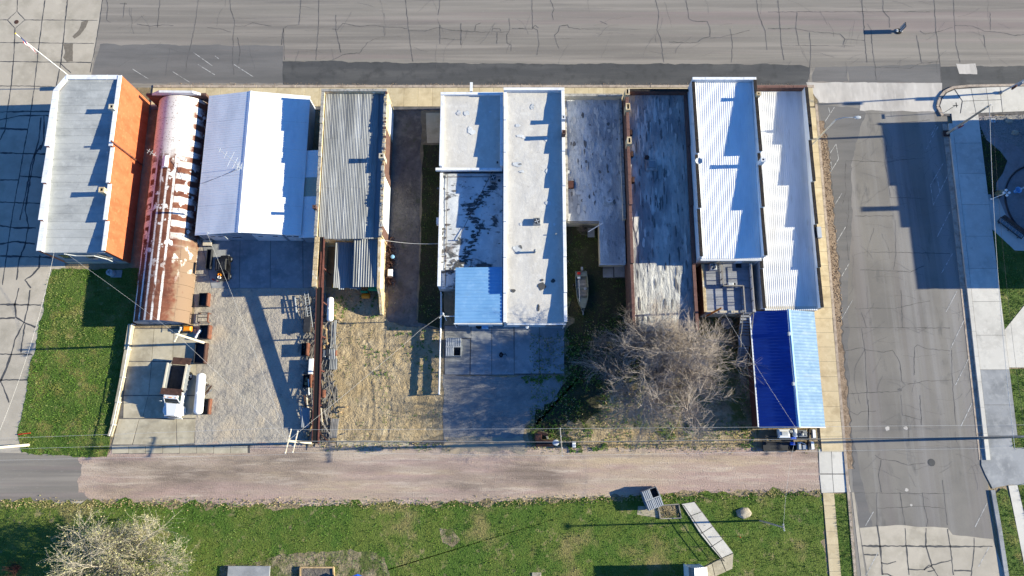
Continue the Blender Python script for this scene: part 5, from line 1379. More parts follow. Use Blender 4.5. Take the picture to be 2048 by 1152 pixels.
# ---------------------------------------------------------------- vehicles
def wheel(par, x, y, z, r, w, name='wheel', rim='unit_light', n=18):
    t = build(MB().lathe([(r * .55, -w / 2), (r * .92, -w / 2), (r, -w * .35), (r, w * .35), (r * .92, w / 2), (r * .55, w / 2)], (x, y, z), 'x', n), name, 'rubber', par)
    build(MB().lathe([(r * .1, -w / 2 - .02), (r * .5, -w / 2 - .01), (r * .56, -w * .3), (r * .56, w * .3), (r * .5, w / 2 + .01), (r * .1, w / 2 + .02)], (x, y, z), 'x', 12), 'rim', rim, t)
    return t
def dump_truck():
    a, b_ = P(362, 728, 1.2), P(343, 830, 1.2)
    c = (a + b_) / 2
    rz = math.atan2(-(a.x - b_.x), a.y - b_.y)
    t = thing('dump_truck', 'white dump truck with dark open box parked on the concrete pad', 'truck', (c.x, c.y, .04), rz=rz, local=True)
    build(MB().beam((-.42, -3.0, .75), (-.42, 2.9, .75), .12, .25).beam((.42, -3.0, .75), (.42, 2.9, .75), .12, .25).beam((-.5, 1.8, .7), (.5, 1.8, .7), .2, .2), 'chassis', 'steel_dark', t)
    # hood with a raised centre
    hood = MB().hexa([(-1.0, -3.35, .55), (1.0, -3.35, .55), (1.02, -1.75, .55), (-1.02, -1.75, .55)], [(-.85, -3.3, 1.25), (.85, -3.3, 1.25), (.98, -1.75, 1.5), (-.98, -1.75, 1.5)])
    h = build(hood, 'hood', 'car_white', t)
    build(MB().hexa([(-.62, -3.28, 1.2), (.62, -3.28, 1.2), (.8, -1.75, 1.45), (-.8, -1.75, 1.45)], [(-.5, -3.2, 1.4), (.5, -3.2, 1.4), (.7, -1.76, 1.62), (-.7, -1.76, 1.62)]), 'hood_crown', 'car_white', h)
    build(MB().box(-.55, -3.4, .65, .55, -3.352, 1.2), 'grille', 'steel_dark', t)
    build(MB().box(-1.12, -3.55, .42, 1.12, -3.42, .68), 'bumper', 'unit_light', t)
    for s in (-1, 1):
        build(MB().box(s * .8 - .14, -3.41, .8, s * .8 + .14, -3.352, 1.02), 'headlight', 'unit_light', t)
        f = MB().lathe([(.35, -.2), (.56, -.16), (.6, 0), (.56, .16), (.35, .2)], (s * 1.02, -2.55, .62), 'x', 18)
        build(f, 'fender', 'car_white', t, smooth=True)
    # cab
    build(MB().hexa([(-1.0, -1.75, .6), (1.0, -1.75, .6), (1.0, -.35, .6), (-1.0, -.35, .6)], [(-.98, -1.72, 1.5), (.98, -1.72, 1.5), (.98, -.35, 1.5), (-.98, -.35, 1.5)]), 'cab', 'car_white', t)
    build(MB().hexa([(-.97, -1.71, 1.5), (.97, -1.71, 1.5), (.97, -.36, 1.5), (-.97, -.36, 1.5)], [(-.86, -1.2, 2.18), (.86, -1.2, 2.18), (.88, -.38, 2.18), (-.88, -.38, 2.18)]), 'glasshouse', 'glass_dark', t)
    rf = build(MB().bbox(-.9, -1.25, 2.17, .9, -.36, 2.3, .06), 'cab_roof', 'car_white', t)
    for q in (-.7, -.15, 0, .15, .7):
        build(MB().box(q - .05, -1.12, 2.3, q + .05, -1.03, 2.36), 'marker_lamp', 'orange_paint', rf)
    for s in (-1, 1):
        build(MB().beam((s * .96, -1.7, 1.5), (s * .86, -1.21, 2.2), .09, .07).beam((s * .96, -.4, 1.5), (s * .88, -.42, 2.2), .12, .1), 'pillar', 'car_white', t)
        build(MB().tube([(s * .98, -1.5, 1.3), (s * 1.35, -1.55, 1.45), (s * 1.35, -1.55, 1.95)], .025, 5).box(s * 1.35 - .1, -1.6, 1.5, s * 1.35 + .1, -1.54, 1.95), 'mirror', 'unit_light', t)
        build(MB().lathe([(.28, -.5), (.3, -.45), (.3, .45), (.28, .5)], (s * .85, -.2, .6), 'y', 12), 'fuel_tank', 'unit_grey', t, smooth=True)
    # box
    BX = 1.2
    build(MB().box(-BX + .08, -.1, 1.05, BX - .08, 3.0, 1.15), 'box_floor', 'truck_bed', t)
    for s in (-1, 1):
        sd = build(MB().hexa([(s * (BX - .08), -.1, 1.05), (s * BX, -.1, 1.05), (s * BX, 3.05, 1.05), (s * (BX - .08), 3.05, 1.05)][::s], [(s * (BX - .08), -.1, 2.1), (s * BX, -.1, 2.1), (s * BX, 3.05, 2.1), (s * (BX - .08), 3.05, 2.1)][::s]), 'box_side', 'steel_grey', t)
        build(MB().box(s * (BX - .02) - .1, -.1, 2.1, s * (BX - .02) + .1, 3.1, 2.18), 'side_board', 'wood_pole_pale', sd)
        for q in range(6):
            build(MB().box(s * (BX + .05) - .05, .05 + q * .58, 1.0, s * (BX + .05) + .05, .15 + q * .58, 2.08), 'side_rib', 'steel_grey', sd)
    build(MB().box(-BX + .08, -.12, 1.15, BX - .08, -.02, 2.2), 'headboard', 'truck_bed', t)
    build(MB().hexa([(-BX - .1, -.78, 2.36), (BX + .1, -.78, 2.36), (BX + .1, -.0, 2.28), (-BX - .1, -.0, 2.28)], [(-BX - .1, -.78, 2.42), (BX + .1, -.78, 2.42), (BX + .1, -.0, 2.34), (-BX - .1, -.0, 2.34)]), 'cab_guard', 'rust_dark', t)
    build(MB().hexa([(-BX + .05, 3.06, 1.2), (BX - .05, 3.06, 1.2), (BX - .05, 3.95, 1.0), (-BX + .05, 3.95, 1.0)], [(-BX + .05, 3.06, 1.28), (BX - .05, 3.06, 1.28), (BX - .05, 3.95, 1.08), (-BX + .05, 3.95, 1.08)]), 'tailgate', 'rust_dark', t)
    for x, y, w in ((-.98, -2.55, .28), (.98, -2.55, .28), (-.95, 1.8, .55), (.95, 1.8, .55)):
        wheel(t, x, y, .5, .5, w)
dump_truck()
def utv():
    c = P(449, 534, .6)
    t = thing('utility_vehicle', 'black off-road utility vehicle with a small cargo bed on the shed apron', 'vehicle', (c.x, c.y, .04), rz=R(2), local=True)
    build(MB().hexa([(-.7, .2, .35), (.7, .2, .35), (.55, 1.55, .45), (-.55, 1.55, .45)], [(-.68, .2, .95), (.68, .2, .95), (.45, 1.5, .8), (-.45, 1.5, .8)]), 'hood', 'black_plastic', t)
    build(MB().box(-.72, -1.5, .35, .72, .2, .62), 'floor_pan', 'black_plastic', t)
    rf = build(MB().bbox(-.72, -.75, 1.82, .72, .75, 1.92, .06), 'roof', 'black_plastic', t)
    for q in (-.5, -.2, .2, .5):
        build(MB().box(q - .06, -.65, 1.92, q + .06, .35, 1.96), 'roof_rib', 'steel_dark', rf)
    for s in (-1, 1):
        build(MB().tube([(s * .68, .95, .9), (s * .66, .6, 1.84), (s * .66, -.7, 1.84), (s * .7, -.8, .9)], .035, 6), 'roll_bar', 'steel_dark', t)
        build(MB().box(s * .35 - .3, -.7, .62, s * .35 + .3, -.15, .78).box(s * .35 - .3, -.82, .7, s * .35 + .3, -.7, 1.3), 'seat', 'black_plastic', t)
        build(MB().box(s * .5 - .12, 1.5, .6, s * .5 + .12, 1.56, .72), 'headlight', 'unit_light', t)
    build(MB().lathe([(.16, 0), (.19, .02), (.16, .04)], (-.35, .1, 1.1), 'z', 14), 'steering_wheel', 'rubber', t)
    build(MB().box(-.72, -1.75, .7, .72, -.9, .76), 'bed_floor', 'black_plastic', t)
    build(MB().box(-.76, -1.78, .7, -.7, -.88, 1.02).box(.7, -1.78, .7, .76, -.88, 1.02).box(-.7, -1.78, .7, .7, -1.72, 1.0).box(-.7, -.94, .7, .7, -.88, 1.05), 'bed_side', 'steel_dark', t)
    build(MB().box(-.7, -1.9, .5, .7, -1.8, .65), 'rear_bumper', 'black_plastic', t)
    for x in (-.68, .68):
        for y in (1.05, -1.25):
            wheel(t, x, y, .34, .34, .28, rim='steel_grey')
    for i, (dx, dy, m_, l) in enumerate(((-.35, -1.15, 'orange_paint', 'orange bucket in the bed of the black utility vehicle'), (-.35, -1.5, 'paint_white', 'small white bucket in the bed of the black utility vehicle'))):
        mb = MB().lathe([(.14, 0), (.17, .35), (.19, .36), (.17, .37), (.14, .1), (.01, .1)], (0, 0, 0), 'z', 14)
        solo(MB().lathe([(.14, 0), (.18, .35), (.2, .36), (.17, .37), (.13, .1), (.01, .1)], (c.x + dx, c.y + dy, .82), 'z', 14), 'bucket', m_, l, 'bucket', (c.x + dx, c.y + dy, .82), 'buckets in the cargo bed', smooth=True)
utv()
def boat():
    c = P(1164, 580, .7)
    t = thing('boat', 'olive aluminium flat bottomed boat with open benches in the shaded yard', 'boat', (c.x, c.y, .35), rz=R(2), local=True)
    st = [(2.45, .72, .6), (1.6, .8, .72), (.4, .82, .75), (-1.0, .7, .68), (-1.9, .48, .5), (-2.45, .22, .2)]
    # hull: outer and inner skins, stern north
    mb = MB()
    ring = []
    for y, w, f in st:
        ring.append([(-w, y, .62), (-f, y, .02 + (0.18 if y < -2 else 0)), (f, y, .02 + (0.18 if y < -2 else 0)), (w, y, .62), (w - .05, y, .62), (f - .05, y, .1 + (0.18 if y < -2 else 0)), (-f + .05, y, .1 + (0.18 if y < -2 else 0)), (-w + .05, y, .62)])
    for r_ in ring:
        mb.v += r_
    for i in range(len(ring) - 1):
        for k in range(8):
            mb.f.append((i * 8 + k, i * 8 + (k + 1) % 8, (i + 1) * 8 + (k + 1) % 8, (i + 1) * 8 + k))
    mb.f.append((0, 3, 2, 1)); mb.f.append((40, 41, 42, 43))
    mb.box(-.72, 2.4, .05, .72, 2.46, .6)
    build(mb, 'hull', 'aluminium_green', t)
    build(MB().box(-.7, 1.75, .48, .7, 2.35, .54), 'stern_deck', 'aluminium_green', t)
    build(MB().hexa([(-.62, -1.1, .52), (.62, -1.1, .52), (.22, -2.4, .52), (-.22, -2.4, .52)][::-1], [(-.62, -1.1, .57), (.62, -1.1, .57), (.22, -2.4, .57), (-.22, -2.4, .57)][::-1]), 'bow_deck', 'aluminium_green', t)
    for y in (1.2, .75, .3, -.15, -.6):
        build(MB().box(-.66, y - .18, .14, .66, y + .2, .18), 'floor_plank', 'wood_grey', t)
    build(MB().box(-.72, .05, .34, .72, .3, .4), 'bench', 'aluminium_green', t)
    build(MB().tube([(.1, 2.5, .3), (.1, 2.6, .9)], .06, 6).hexa([(-.05, 2.45, .85), (.25, 2.45, .85), (.25, 2.95, .85), (-.05, 2.95, .85)], [(0, 2.5, 1.15), (.2, 2.5, 1.15), (.18, 2.9, 1.1), (.02, 2.9, 1.1)]), 'outboard_motor', 'steel_grey', t)
    build(MB().lathe([(.2, 0), (.22, .05), (.2, .1), (.03, .12)], (.4, .1, .55), 'z', 12).tube([(.4, .1, .3), (.4, .1, .55)], .04, 6), 'swivel_seat', 'unit_grey', t)
    build(MB().bbox(-.5, 2.0, .55, -.1, 2.3, .8, .05), 'fuel_can', 'red_paint', t)
    build(MB().bbox(-.5, 1.5, .18, -.1, 1.85, .5, .05), 'cooler', 'paint_white', t)
    build(MB().tube([(-.35, 1.3, .62), (-.4, -1.6, .66)], .05, 6), 'pole_motor', 'unit_light', t)
    tr = thing('boat_trailer', 'dark boat trailer under the olive boat', 'trailer', (c.x, c.y, .0), rz=R(2), local=True)
    build(MB().beam((-.55, 2.0, .3), (-.5, -1.2, .3), .08, .1).beam((.55, 2.0, .3), (.5, -1.2, .3), .08, .1).beam((-.5, -1.2, .3), (0, -3.0, .32), .08, .1).beam((.5, -1.2, .3), (0, -3.0, .32), .08, .1).beam((-.9, .8, .25), (.9, .8, .25), .08, .08), 'frame', 'steel_grey', tr)
    build(MB().tube([(0, -3.0, .0), (0, -3.0, .6)], .035, 6).box(-.08, -3.2, .3, .08, -2.9, .38), 'hitch', 'steel_grey', tr)
    for s in (-1, 1):
        wheel(tr, s * .95, .8, .26, .26, .18, rim='unit_light')
boat()
def stripped_truck():
    c = P(1600, 880, .6)
    t = thing('stripped_truck', 'stripped truck wreck with white fenders and bare engine below the blue roofed shed', 'vehicle', (c.x, c.y, 0), local=True)
    def L(u, v, z=.8):
        p = P(u, v, z)
        return p.x - c.x, p.y - c.y
    build(MB().beam((-4.2, .45, .6), (1.0, .45, .6), .12, .2).beam((-4.2, -.45, .6), (1.0, -.45, .6), .12, .2).beam((-4.2, -.6, .6), (-4.2, .6, .6), .1, .15), 'chassis', 'steel_dark', t)
    x0, y0 = L(1557, 876, .9); x1, y1 = L(1578, 858, .9)
    cab = build(MB().bbox(x0, y0, .5, x1, y1, 1.15, .12), 'cab_rear', 'car_white', t)
    build(MB().bbox(x0 + .3, y0 + .3, 1.15, x1 - .25, y1 - .3, 1.28, .05), 'cab_panel', 'unit_light', cab)
    x, y = L(1582, 863, 1.2)
    build(MB().lathe([(.17, 0), (.21, .02), (.17, .04)], (x, y, 1.15), 'z', 14).tube([(x, y, .7), (x, y, 1.15)], .03, 5), 'steering_wheel', 'steel_grey', t)
    for u0, v0, u1, v1 in ((1587, 874, 1593, 857),):
        a, b_ = L(u0, v0, 1.0), L(u1, v1, 1.0)
        build(MB().bbox(a[0], a[1], .5, b_[0], b_[1], 1.2, .12), 'door', 'car_white', t)
    for u0, v0, u1, v1, h in ((1582, 880, 1592, 874, .9), (1581, 890, 1590, 884, .85)):
        a, b_ = L(u0, v0), L(u1, v1)
        build(MB().bbox(a[0], a[1], .3, b_[0], b_[1], h, .06), 'battery_box', 'blue_paint', t)
    x0, y0 = L(1596, 874); x1, y1 = L(1612, 860)
    build(MB().bbox(x0, y0, .5, x1, y1, 1.05, .06).lathe([(.18, 0), (.2, .3), (.1, .35)], (x0 + .35, y0 + .3, 1.0), 'z', 10).tube([(x0, y1 - .1, 1.0), (x1, y1 - .3, 1.15)], .08, 6).tube([(x0 + .1, y0 + .6, 1.1), (x1 - .1, y0 + .2, 1.1)], .06, 6).box(x0 + .5, y0 + .5, 1.05, x1 - .1, y1 - .15, 1.25), 'engine', 'steel_grey', t)
    x0, y0 = L(1597, 899); x1, y1 = L(1613, 884)
    build(MB().bbox(x0, y0, .4, x0 + .35, y1, .9, .05).bbox(x0 + .5, y0, .4, x1, y0 + .55, .95, .05).tube([(x0 + .3, y1, .9), (x1 - .2, y0 + .6, 1.0)], .06, 6), 'gearbox', 'unit_light', t)
    x, y = L(1616, 900); x_, y2 = L(1617, 857)
    build(MB().beam((x, y, .8), (x_, y2, .8), .1, .5), 'radiator_frame', 'steel_dark', t)
    for (u0, v0, u1, v1) in ((1625, 877, 1632, 858), (1622, 900, 1629, 882)):
        a, b_ = L(u0, v0), L(u1, v1)
        f = build(MB().hexa([(a[0], a[1], .3), (b_[0], a[1], .3), (b_[0], b_[1], .3), (a[0], b_[1], .3)], [(a[0] + .05, a[1] + .08, .95), (b_[0] - .12, a[1] + .12, .9), (b_[0] - .12, b_[1] - .12, .9), (a[0] + .05, b_[1] - .08, .95)]), 'fender', 'car_white', t)
        cx, cy = a[0] - .45, (a[1] + b_[1]) / 2
        build(MB().lathe([(.2, -.12), (.42, -.12), (.45, 0), (.42, .12), (.2, .12)], (cx, cy, .45), 'y', 16), 'tyre', 'rubber', t)
    x, y = L(1587, 896); 
    build(MB().lathe([(.2, -.14), (.45, -.14), (.5, 0), (.45, .14), (.2, .14)], (x, y, .4), 'z', 16), 'tyre', 'rubber', t)
    x0, y0 = L(1527, 902, .5); x1, y1 = L(1580, 882, .5)
    build(MB().box(x0, y0, .2, x1, y1, .5).box(x0, y0, .5, x1, y0 + .08, .75).box(x0, y1 - .08, .5, x1, y1, .75), 'flatbed', 'steel_dark', t)
stripped_truck()

# ---------------------------------------------------------------- tanks, bins, dumpsters
def propane(px0, px1, r, label):
    a, b_ = P(*px0, r + .35), P(*px1, r + .35)
    c = (a + b_) / 2
    L_ = (a - b_).length / 2
    t = thing('propane_tank', label, 'tank', (c.x, c.y, 0), 'white propane tanks', rz=math.atan2(-(a.x - b_.x), a.y - b_.y), local=True)
    prof = [(.02, -L_)] + [(r * math.sin(k * math.pi / 12), -L_ + r * .75 * (1 - math.cos(k * math.pi / 12))) for k in range(1, 7)]
    prof += [(p_[0], -p_[1]) for p_ in prof[::-1]]
    s = build(MB().lathe(prof, (0, 0, r + .35), 'y', 24), 'shell', 'tank_white', t, smooth=True)
    build(MB().lathe([(.17, 0), (.18, .2), (.14, .26), (.02, .28)], (0, 0, 2 * r + .33), 'z', 14), 'valve_dome', 'tank_white', s, smooth=True)
    for q in (-.55, .55):
        build(MB().box(-r * .8, q * L_ - .08, 0, r * .8, q * L_ + .08, .5), 'saddle', 'concrete_yard' if False else 'unit_grey', t)
    return t
propane((403, 746), (396, 829), .56, 'large white propane tank beside the dump truck')
propane((661, 594), (660, 643), .42, 'smaller white propane tank beside the red steel track')
def dumpster(c, rz, label, op, m):
    t = thing('dumpster', label, 'dumpster', c, 'metal rubbish dumpsters', rz=rz, local=True)
    W, D, H_ = .95, 1.15, 1.25
    mb = MB()
    for q in ((-W, -D, -W + .06, D), (W - .06, -D, W, D), (-W + .06, -D, W - .06, -D + .06), (-W + .06, D - .06, W - .06, D)):
        mb.box(q[0], q[1], .12, q[2], q[3], H_)
    mb.box(-W, -D, .1, W, D, .118)
    bd = build(mb, 'body', m, t)
    build(MB().box(-.05, -D, H_, .05, D, H_ + .06).box(-W, -.04, H_ + .003, -.052, .04, H_ + .05).box(.052, -.04, H_ + .003, W, .04, H_ + .05), 'lid_frame', 'unit_light', t)
    for s in (-1, 1):
        build(MB().box(s * (W + .08) - .08, -.5, .6, s * (W + .08) + .08, .5, .75), 'fork_pocket', m, bd)
    for i, (sx_, sy_) in enumerate(((-1, -1), (1, -1), (-1, 1), (1, 1))):
        if i == op:
            build(MB().box(sx_ * W * .5 - .35, sy_ * D * .5 - .4, .14, sx_ * W * .5 + .3, sy_ * D * .5 + .2, .7), 'rubbish', 'black_plastic', t)
            continue
        xa, xb = (.07, W + .02) if sx_ > 0 else (-W - .02, -.07)
        ya, yb = (.06, D + .02) if sy_ > 0 else (-D - .02, -.06)
        lid = build(MB().box(xa, ya, H_ + .01, xb, yb, H_ + .04), 'lid', 'unit_grey', t)
        for k in range(4):
            xc = xa + (xb - xa) * (k + .5) / 4
            build(MB().box(xc - .05, ya + .06, H_ + .04, xc + .05, yb - .06, H_ + .085), 'lid_rib', 'unit_light', lid)
    for x in (-.7, .7):
        for y in (-.9, .9):
            build(MB().lathe([(.06, -.03), (.07, 0), (.06, .03)], (x, y, .06), 'x', 8), 'castor', 'rubber', t)
p = P(907, 694, 1.2)
dumpster((p.x, p.y, .05), 0, 'blue grey dumpster with one lid open on the rear concrete pad', 1, 'unit_grey')
p = P(1305, 997, 1.2)
dumpster((p.x, p.y, .03), R(20), 'tilted grey dumpster with one lid open at the alley edge', 3, 'unit_grey')
# open steel bins beside the gravel yard
def bin_(u0, v0, u1, v1, h, label, m='rust', fill=None):
    a, b_ = P(u0, v1), P(u1, v0)
    t = thing('steel_bin', label, 'bin', ((a.x + b_.x) / 2, (a.y + b_.y) / 2, 0), 'open bins along the gravel yard')
    mb = MB()
    e = .07
    mb.box(a.x, a.y, 0, a.x + e, b_.y, h * .6).box(a.x + e, a.y, 0, b_.x - e, a.y + e, h * .8).box(a.x + e, b_.y - e, 0, b_.x - e, b_.y, h * .8)
    build(mb, 'side', 'steel_dark', t)  # these sides are coloured dark for the shade inside the bin
    build(MB().box(b_.x - e, a.y, 0, b_.x + .08, b_.y, h), 'side', m, t)
    build(MB().box(a.x + e, a.y + e, .02, b_.x - e, b_.y - e, .1), 'floor', 'steel_dark', t)  # floor colour darkened to stand for inner shadow
    if fill:
        for k in range(6):
            x, y = random.uniform(a.x + .25, b_.x - .25), random.uniform(a.y + .25, b_.y - .25)
            build(MB().bbox(x - .15, y - .2, .1, x + .15, y + .2, .3 + random.random() * .2, .03), 'scrap', fill, t)
    return t
bin_(399, 588, 421, 614, .85, 'rusty open bin just right of the arched hut, topmost of its row')
bin_(400, 652, 424, 679, .95, 'rust red open bin beside the leaning pale utility pole')
bin_(390, 687, 417, 728, .9, 'large dark open bin with crumbled rim above the dump truck', 'rust_dark')
bin_(406, 798, 424, 829, .8, 'rusty open bin right of the large white propane tank')
t = thing('steel_frame_stand', 'empty rusty steel frame between two bins', 'stand', tuple(P(410, 637)), None)
a, b_ = P(400, 646), P(422, 628)
mb = MB()
for y in (a.y, (a.y + b_.y) / 2, b_.y):
    mb.beam((a.x, y, .8), (b_.x, y, .8), .08, .08)
build(mb.beam((a.x, a.y, .8), (a.x, b_.y, .8), .08, .08), 'rail', 'steel_dark', t)
build(MB().beam((b_.x, a.y, .8), (b_.x, b_.y, .8), .15, .2), 'rail', 'rust', t)
for x in (a.x, b_.x):
    for y in (a.y, b_.y):
        build(MB().beam((x, y, 0), (x, y, .8), .08, .08), 'leg', 'rust', t)
t = thing('scrap_pallet', 'small stack of grey scrap iron beside the large white tank', 'scrap', tuple(P(420, 781)))
for k in range(7):
    p = P(416 + random.uniform(-3, 8), 772 + k * 2.6)
    build(MB().beam((p.x - .3, p.y - random.uniform(.2, .5), .1 + .08 * k), (p.x + .3, p.y + random.uniform(.2, .5), .15 + .08 * k), .1, .07), 'bar', random.choice(('steel_grey', 'rust_dark', 'wood_grey')), t)
t = thing('small_cylinder', 'short white gas cylinder lying beside the leaning pole', 'cylinder', tuple(P(396, 668)))
build(MB().tube([P(391, 676, .4), P(401, 660, .4)], .2, 12), 'shell', 'tank_white', t, smooth=True)
build(MB().box(P(394, 670).x - .25, P(394, 670).y - .08, 0, P(394, 670).x + .25, P(394, 670).y + .08, .3).tube([P(401, 660, .4), P(403, 657, .4)], .06, 8), 'cradle', 'steel_grey', t)
t = thing('garden_tractor', 'small orange and white garden machine at the mouth of the arched hut', 'machine', tuple(P(370, 659)))
c = P(371, 659)
build(MB().bbox(c.x + .0, c.y - .3, .25, c.x + 1.0, c.y + .3, .8, .12), 'bonnet', 'orange_paint', t)
build(MB().bbox(c.x - .5, c.y - .25, .35, c.x - .1, c.y + .25, .7, .08), 'seat', 'paint_white', t)
for dx in (-.3, .75):
    for dy in (-.4, .4):
        build(MB().lathe([(.1, -.1), (.26, -.1), (.28, 0), (.26, .1), (.1, .1)], (c.x + dx, c.y + dy, .28), 'y', 12), 'wheel', 'rubber', t)
build(MB().tube([(c.x - .05, c.y, .6), (c.x - .2, c.y, 1.05)], .03, 5).tube([(c.x - .2, c.y - .3, 1.05), (c.x - .2, c.y + .3, 1.05)], .03, 5), 'handlebar', 'steel_dark', t)
# low black trough and bundle by the shed
a, b_ = P(414, 540), P(428, 501)
t = thing('black_trough', 'long narrow black steel trough beside the utility vehicle', 'trough', ((a.x + b_.x) / 2, (a.y + b_.y) / 2, 0))
build(MB().box(a.x, a.y, .1, a.x + .06, b_.y, .6).box(b_.x - .06, a.y, .1, b_.x, b_.y, .75).box(a.x + .06, a.y, .1, b_.x - .06, a.y + .06, .6).box(a.x + .06, b_.y - .06, .1, b_.x - .06, b_.y, .6), 'side', 'steel_dark', t)
build(MB().box(a.x + .06, a.y + .06, .08, b_.x - .06, b_.y - .06, .14), 'floor', 'black_plastic', t)
a, b_ = P(410, 494), P(428, 483)
t = thing('board_bundle', 'bundle of pale boards on trestles by the shed wall', 'boards', ((a.x + b_.x) / 2, (a.y + b_.y) / 2, 0))
for k in range(5):
    y = a.y + (b_.y - a.y) * k / 5
    build(MB().box(a.x, y, .6 + .03 * (k % 2), b_.x, y + .13, .72 + .03 * (k % 2)), 'board', 'wood_pole_pale', t)
build(MB().box(a.x + .2, a.y, 0, a.x + .3, b_.y, .6).box(b_.x - .3, a.y, 0, b_.x - .2, b_.y, .6), 'trestle', 'steel_dark', t)
a = P(428, 560, .03)
solo(MB().lathe([(.08, 0), (.1, .5), (.03, .55)], (a.x, a.y, .03), 'z', 10).tube([(a.x, a.y, .1), (a.x + .6, a.y - .2, .06)], .025, 5), 'marker_post', 'red_paint', 'small red capped marker post beside the utility vehicle', 'marker', tuple(a))
# air conditioners
def cond(px, z, w, label, m='unit_light'):
    p = P(px[0], px[1], z + .8)
    t = thing('air_conditioner', label, 'air conditioner', (p.x, p.y, z), 'outdoor cooling units', local=True)
    cs = build(MB().bbox(-w / 2, -w / 2, 0, w / 2, w / 2, .8, .05), 'case', m, t)
    build(MB().lathe([(w * .4, .8), (w * .42, .83), (w * .38, .84), (w * .36, .815), (.02, .812)], (0, 0, 0), 'z', 18), 'fan_ring', 'steel_dark', cs)
    for k in range(4):
        a = k * 1.57 + .4
        build(MB().beam((0, 0, .845), (math.cos(a) * w * .36, math.sin(a) * w * .36, .845), .09, .015), 'fan_blade', 'unit_light', cs)
    return t
cond((1074, 442), 3.75, .9, 'square air conditioner standing on the long cream roof', 'unit_grey')
cond((986, 355), 2.55, .85, 'dark air conditioner on the stained silver roof', 'unit_grey')
cond((1427, 533), 2.97, .8, 'pale air conditioner beside the wooden deck railing')
p = P(220, 545, .7)
t = thing('round_condenser', 'round grey condenser unit on the grass behind the brick building', 'air conditioner', (p.x, p.y, 0), local=True)
cs = build(MB().lathe([(.4, 0), (.42, .05), (.42, .8), (.38, .86), (.2, .87)], (0, 0, .1), 'z', 20), 'case', 'unit_light', t, smooth=True)
for k in range(5):
    a = k * 1.2566
    build(MB().beam((0, 0, .985), (math.cos(a) * .33, math.sin(a) * .33, .985), .1, .015), 'fan_blade', 'unit_grey', cs)
build(MB().box(-.2, -.5, 0, 1.2, .5, .1), 'plinth', 'concrete_grey', t)
# ---------------------------------------------------------------- steel track, scrap along the yard line
t = thing('steel_track', 'long sloping track of two red steel beams running down the yard', 'track', tuple(P(637, 700)))
N0, N1 = Vector((-24.0, 26.0, 4.35)), Vector((-24.15, .7, .75))
for dx in (-.36, .36):
    o = Vector((dx, 0, 0))
    build(MB().beam(N0 + o, N1 + o, .05, .3), 'beam_web', 'steel_red', t)
    build(MB().beam(N0 + o + Vector((0, 0, .16)), N1 + o + Vector((0, 0, .16)), .11, .025).beam(N0 + o - Vector((0, 0, .16)), N1 + o - Vector((0, 0, .16)), .2, .025), 'beam_flange', 'steel_red', t)
for k in range(9):
    q = N0.lerp(N1, (k + .5) / 9)
    build(MB().box(q.x - .45, q.y - .06, q.z - .1, q.x + .45, q.y + .06, q.z - .02), 'cross_tie', 'steel_dark', t)
for k in range(6):
    q = N0.lerp(N1, (k + .9) / 6)
    build(MB().box(q.x - .42, q.y - .08, 0, q.x - .28, q.y + .08, q.z - .18).box(q.x + .28, q.y - .08, 0, q.x + .42, q.y + .08, q.z - .18), 'support_leg', 'steel_red', t)
build(MB().beam(N0 + Vector((0, 0, .1)), N1 + Vector((0, 0, .1)), .6, .02), 'belt', 'rubber', t)
def ladder(p0, p1, w, n, label, m='unit_light'):
    p0, p1 = Vector(p0), Vector(p1)
    d = (p1 - p0).normalized()
    s = d.cross(Vector((0, 0, 1))).normalized() * (w / 2)
    t = thing('ladder', label, 'ladder', (p0.x, p0.y, 0))
    for q in (s, -s):
        build(MB().beam(p0 + q, p1 + q, .05, .08), 'side_rail', m, t)
    for k in range(n):
        q = p0.lerp(p1, (k + .5) / n)
        build(MB().beam(q - s, q + s, .035, .035), 'rung', m, t)
ladder(P(622, 655, .9), P(612, 582, 1.1), .45, 14, 'pale metal ladder lying along the red steel track')
ladder(P(609, 648, .5), P(607, 596, .6), .4, 12, 'second grey ladder left of the pale ladder', 'steel_grey')
def flat_box(name, label, cat, u0, v0, u1, v1, z, h, m, side=None):
    a, b_ = P(u0, v1, z), P(u1, v0, z)
    t = thing(name, label, cat, ((a.x + b_.x) / 2, (a.y + b_.y) / 2, 0))
    build(MB().bbox(a.x, a.y, z - h, b_.x, b_.y, z, .03), 'panel', m, t)
    build(MB().box(a.x + .1, a.y + .1, 0, b_.x - .1, b_.y - .1, z - h), 'base', side or 'rust_dark', t)
    return t
flat_box('dark_skip', 'dark flat topped steel box left of the red track', 'box', 606, 633, 622, 664, 1.1, .3, 'steel_dark')
bin_(605, 688, 620, 713, 1.25, 'rusty bin full of scrap left of the red track', 'rust', 'rust_dark')
flat_box('white_cabinet', 'white metal cabinet lying beside the red track', 'cabinet', 616, 717, 626, 748, 1.0, .4, 'paint_white')
bin_(608, 750, 626, 776, 1.1, 'rust orange open box of timber left of the red track', 'rust', 'wood_tan')
t = thing('sheet_stack', 'grey corrugated sheets stacked on the scrap row', 'sheets', tuple(P(614, 835)))
a, b_ = P(605, 852), P(623, 816)
for k in range(3):
    build(corr(MB(), a.x + .05 * k, b_.x + .05 * k, a.y - .1 * k, b_.y - .1 * k, lambda x, y: .75 + .05 * k + (y - a.y) * .03, .2, .04, 'y', 'sine'), 'sheet', 'metal_galv_dark', t)
build(MB().box(a.x, a.y + .3, 0, b_.x, a.y + .45, .7).box(a.x, b_.y - .5, 0, b_.x, b_.y - .35, .7), 'bearer', 'wood_grey', t)
t = thing('sheet_stack', 'crumpled galvanised sheets right of the red track', 'sheets', tuple(P(670, 725)))
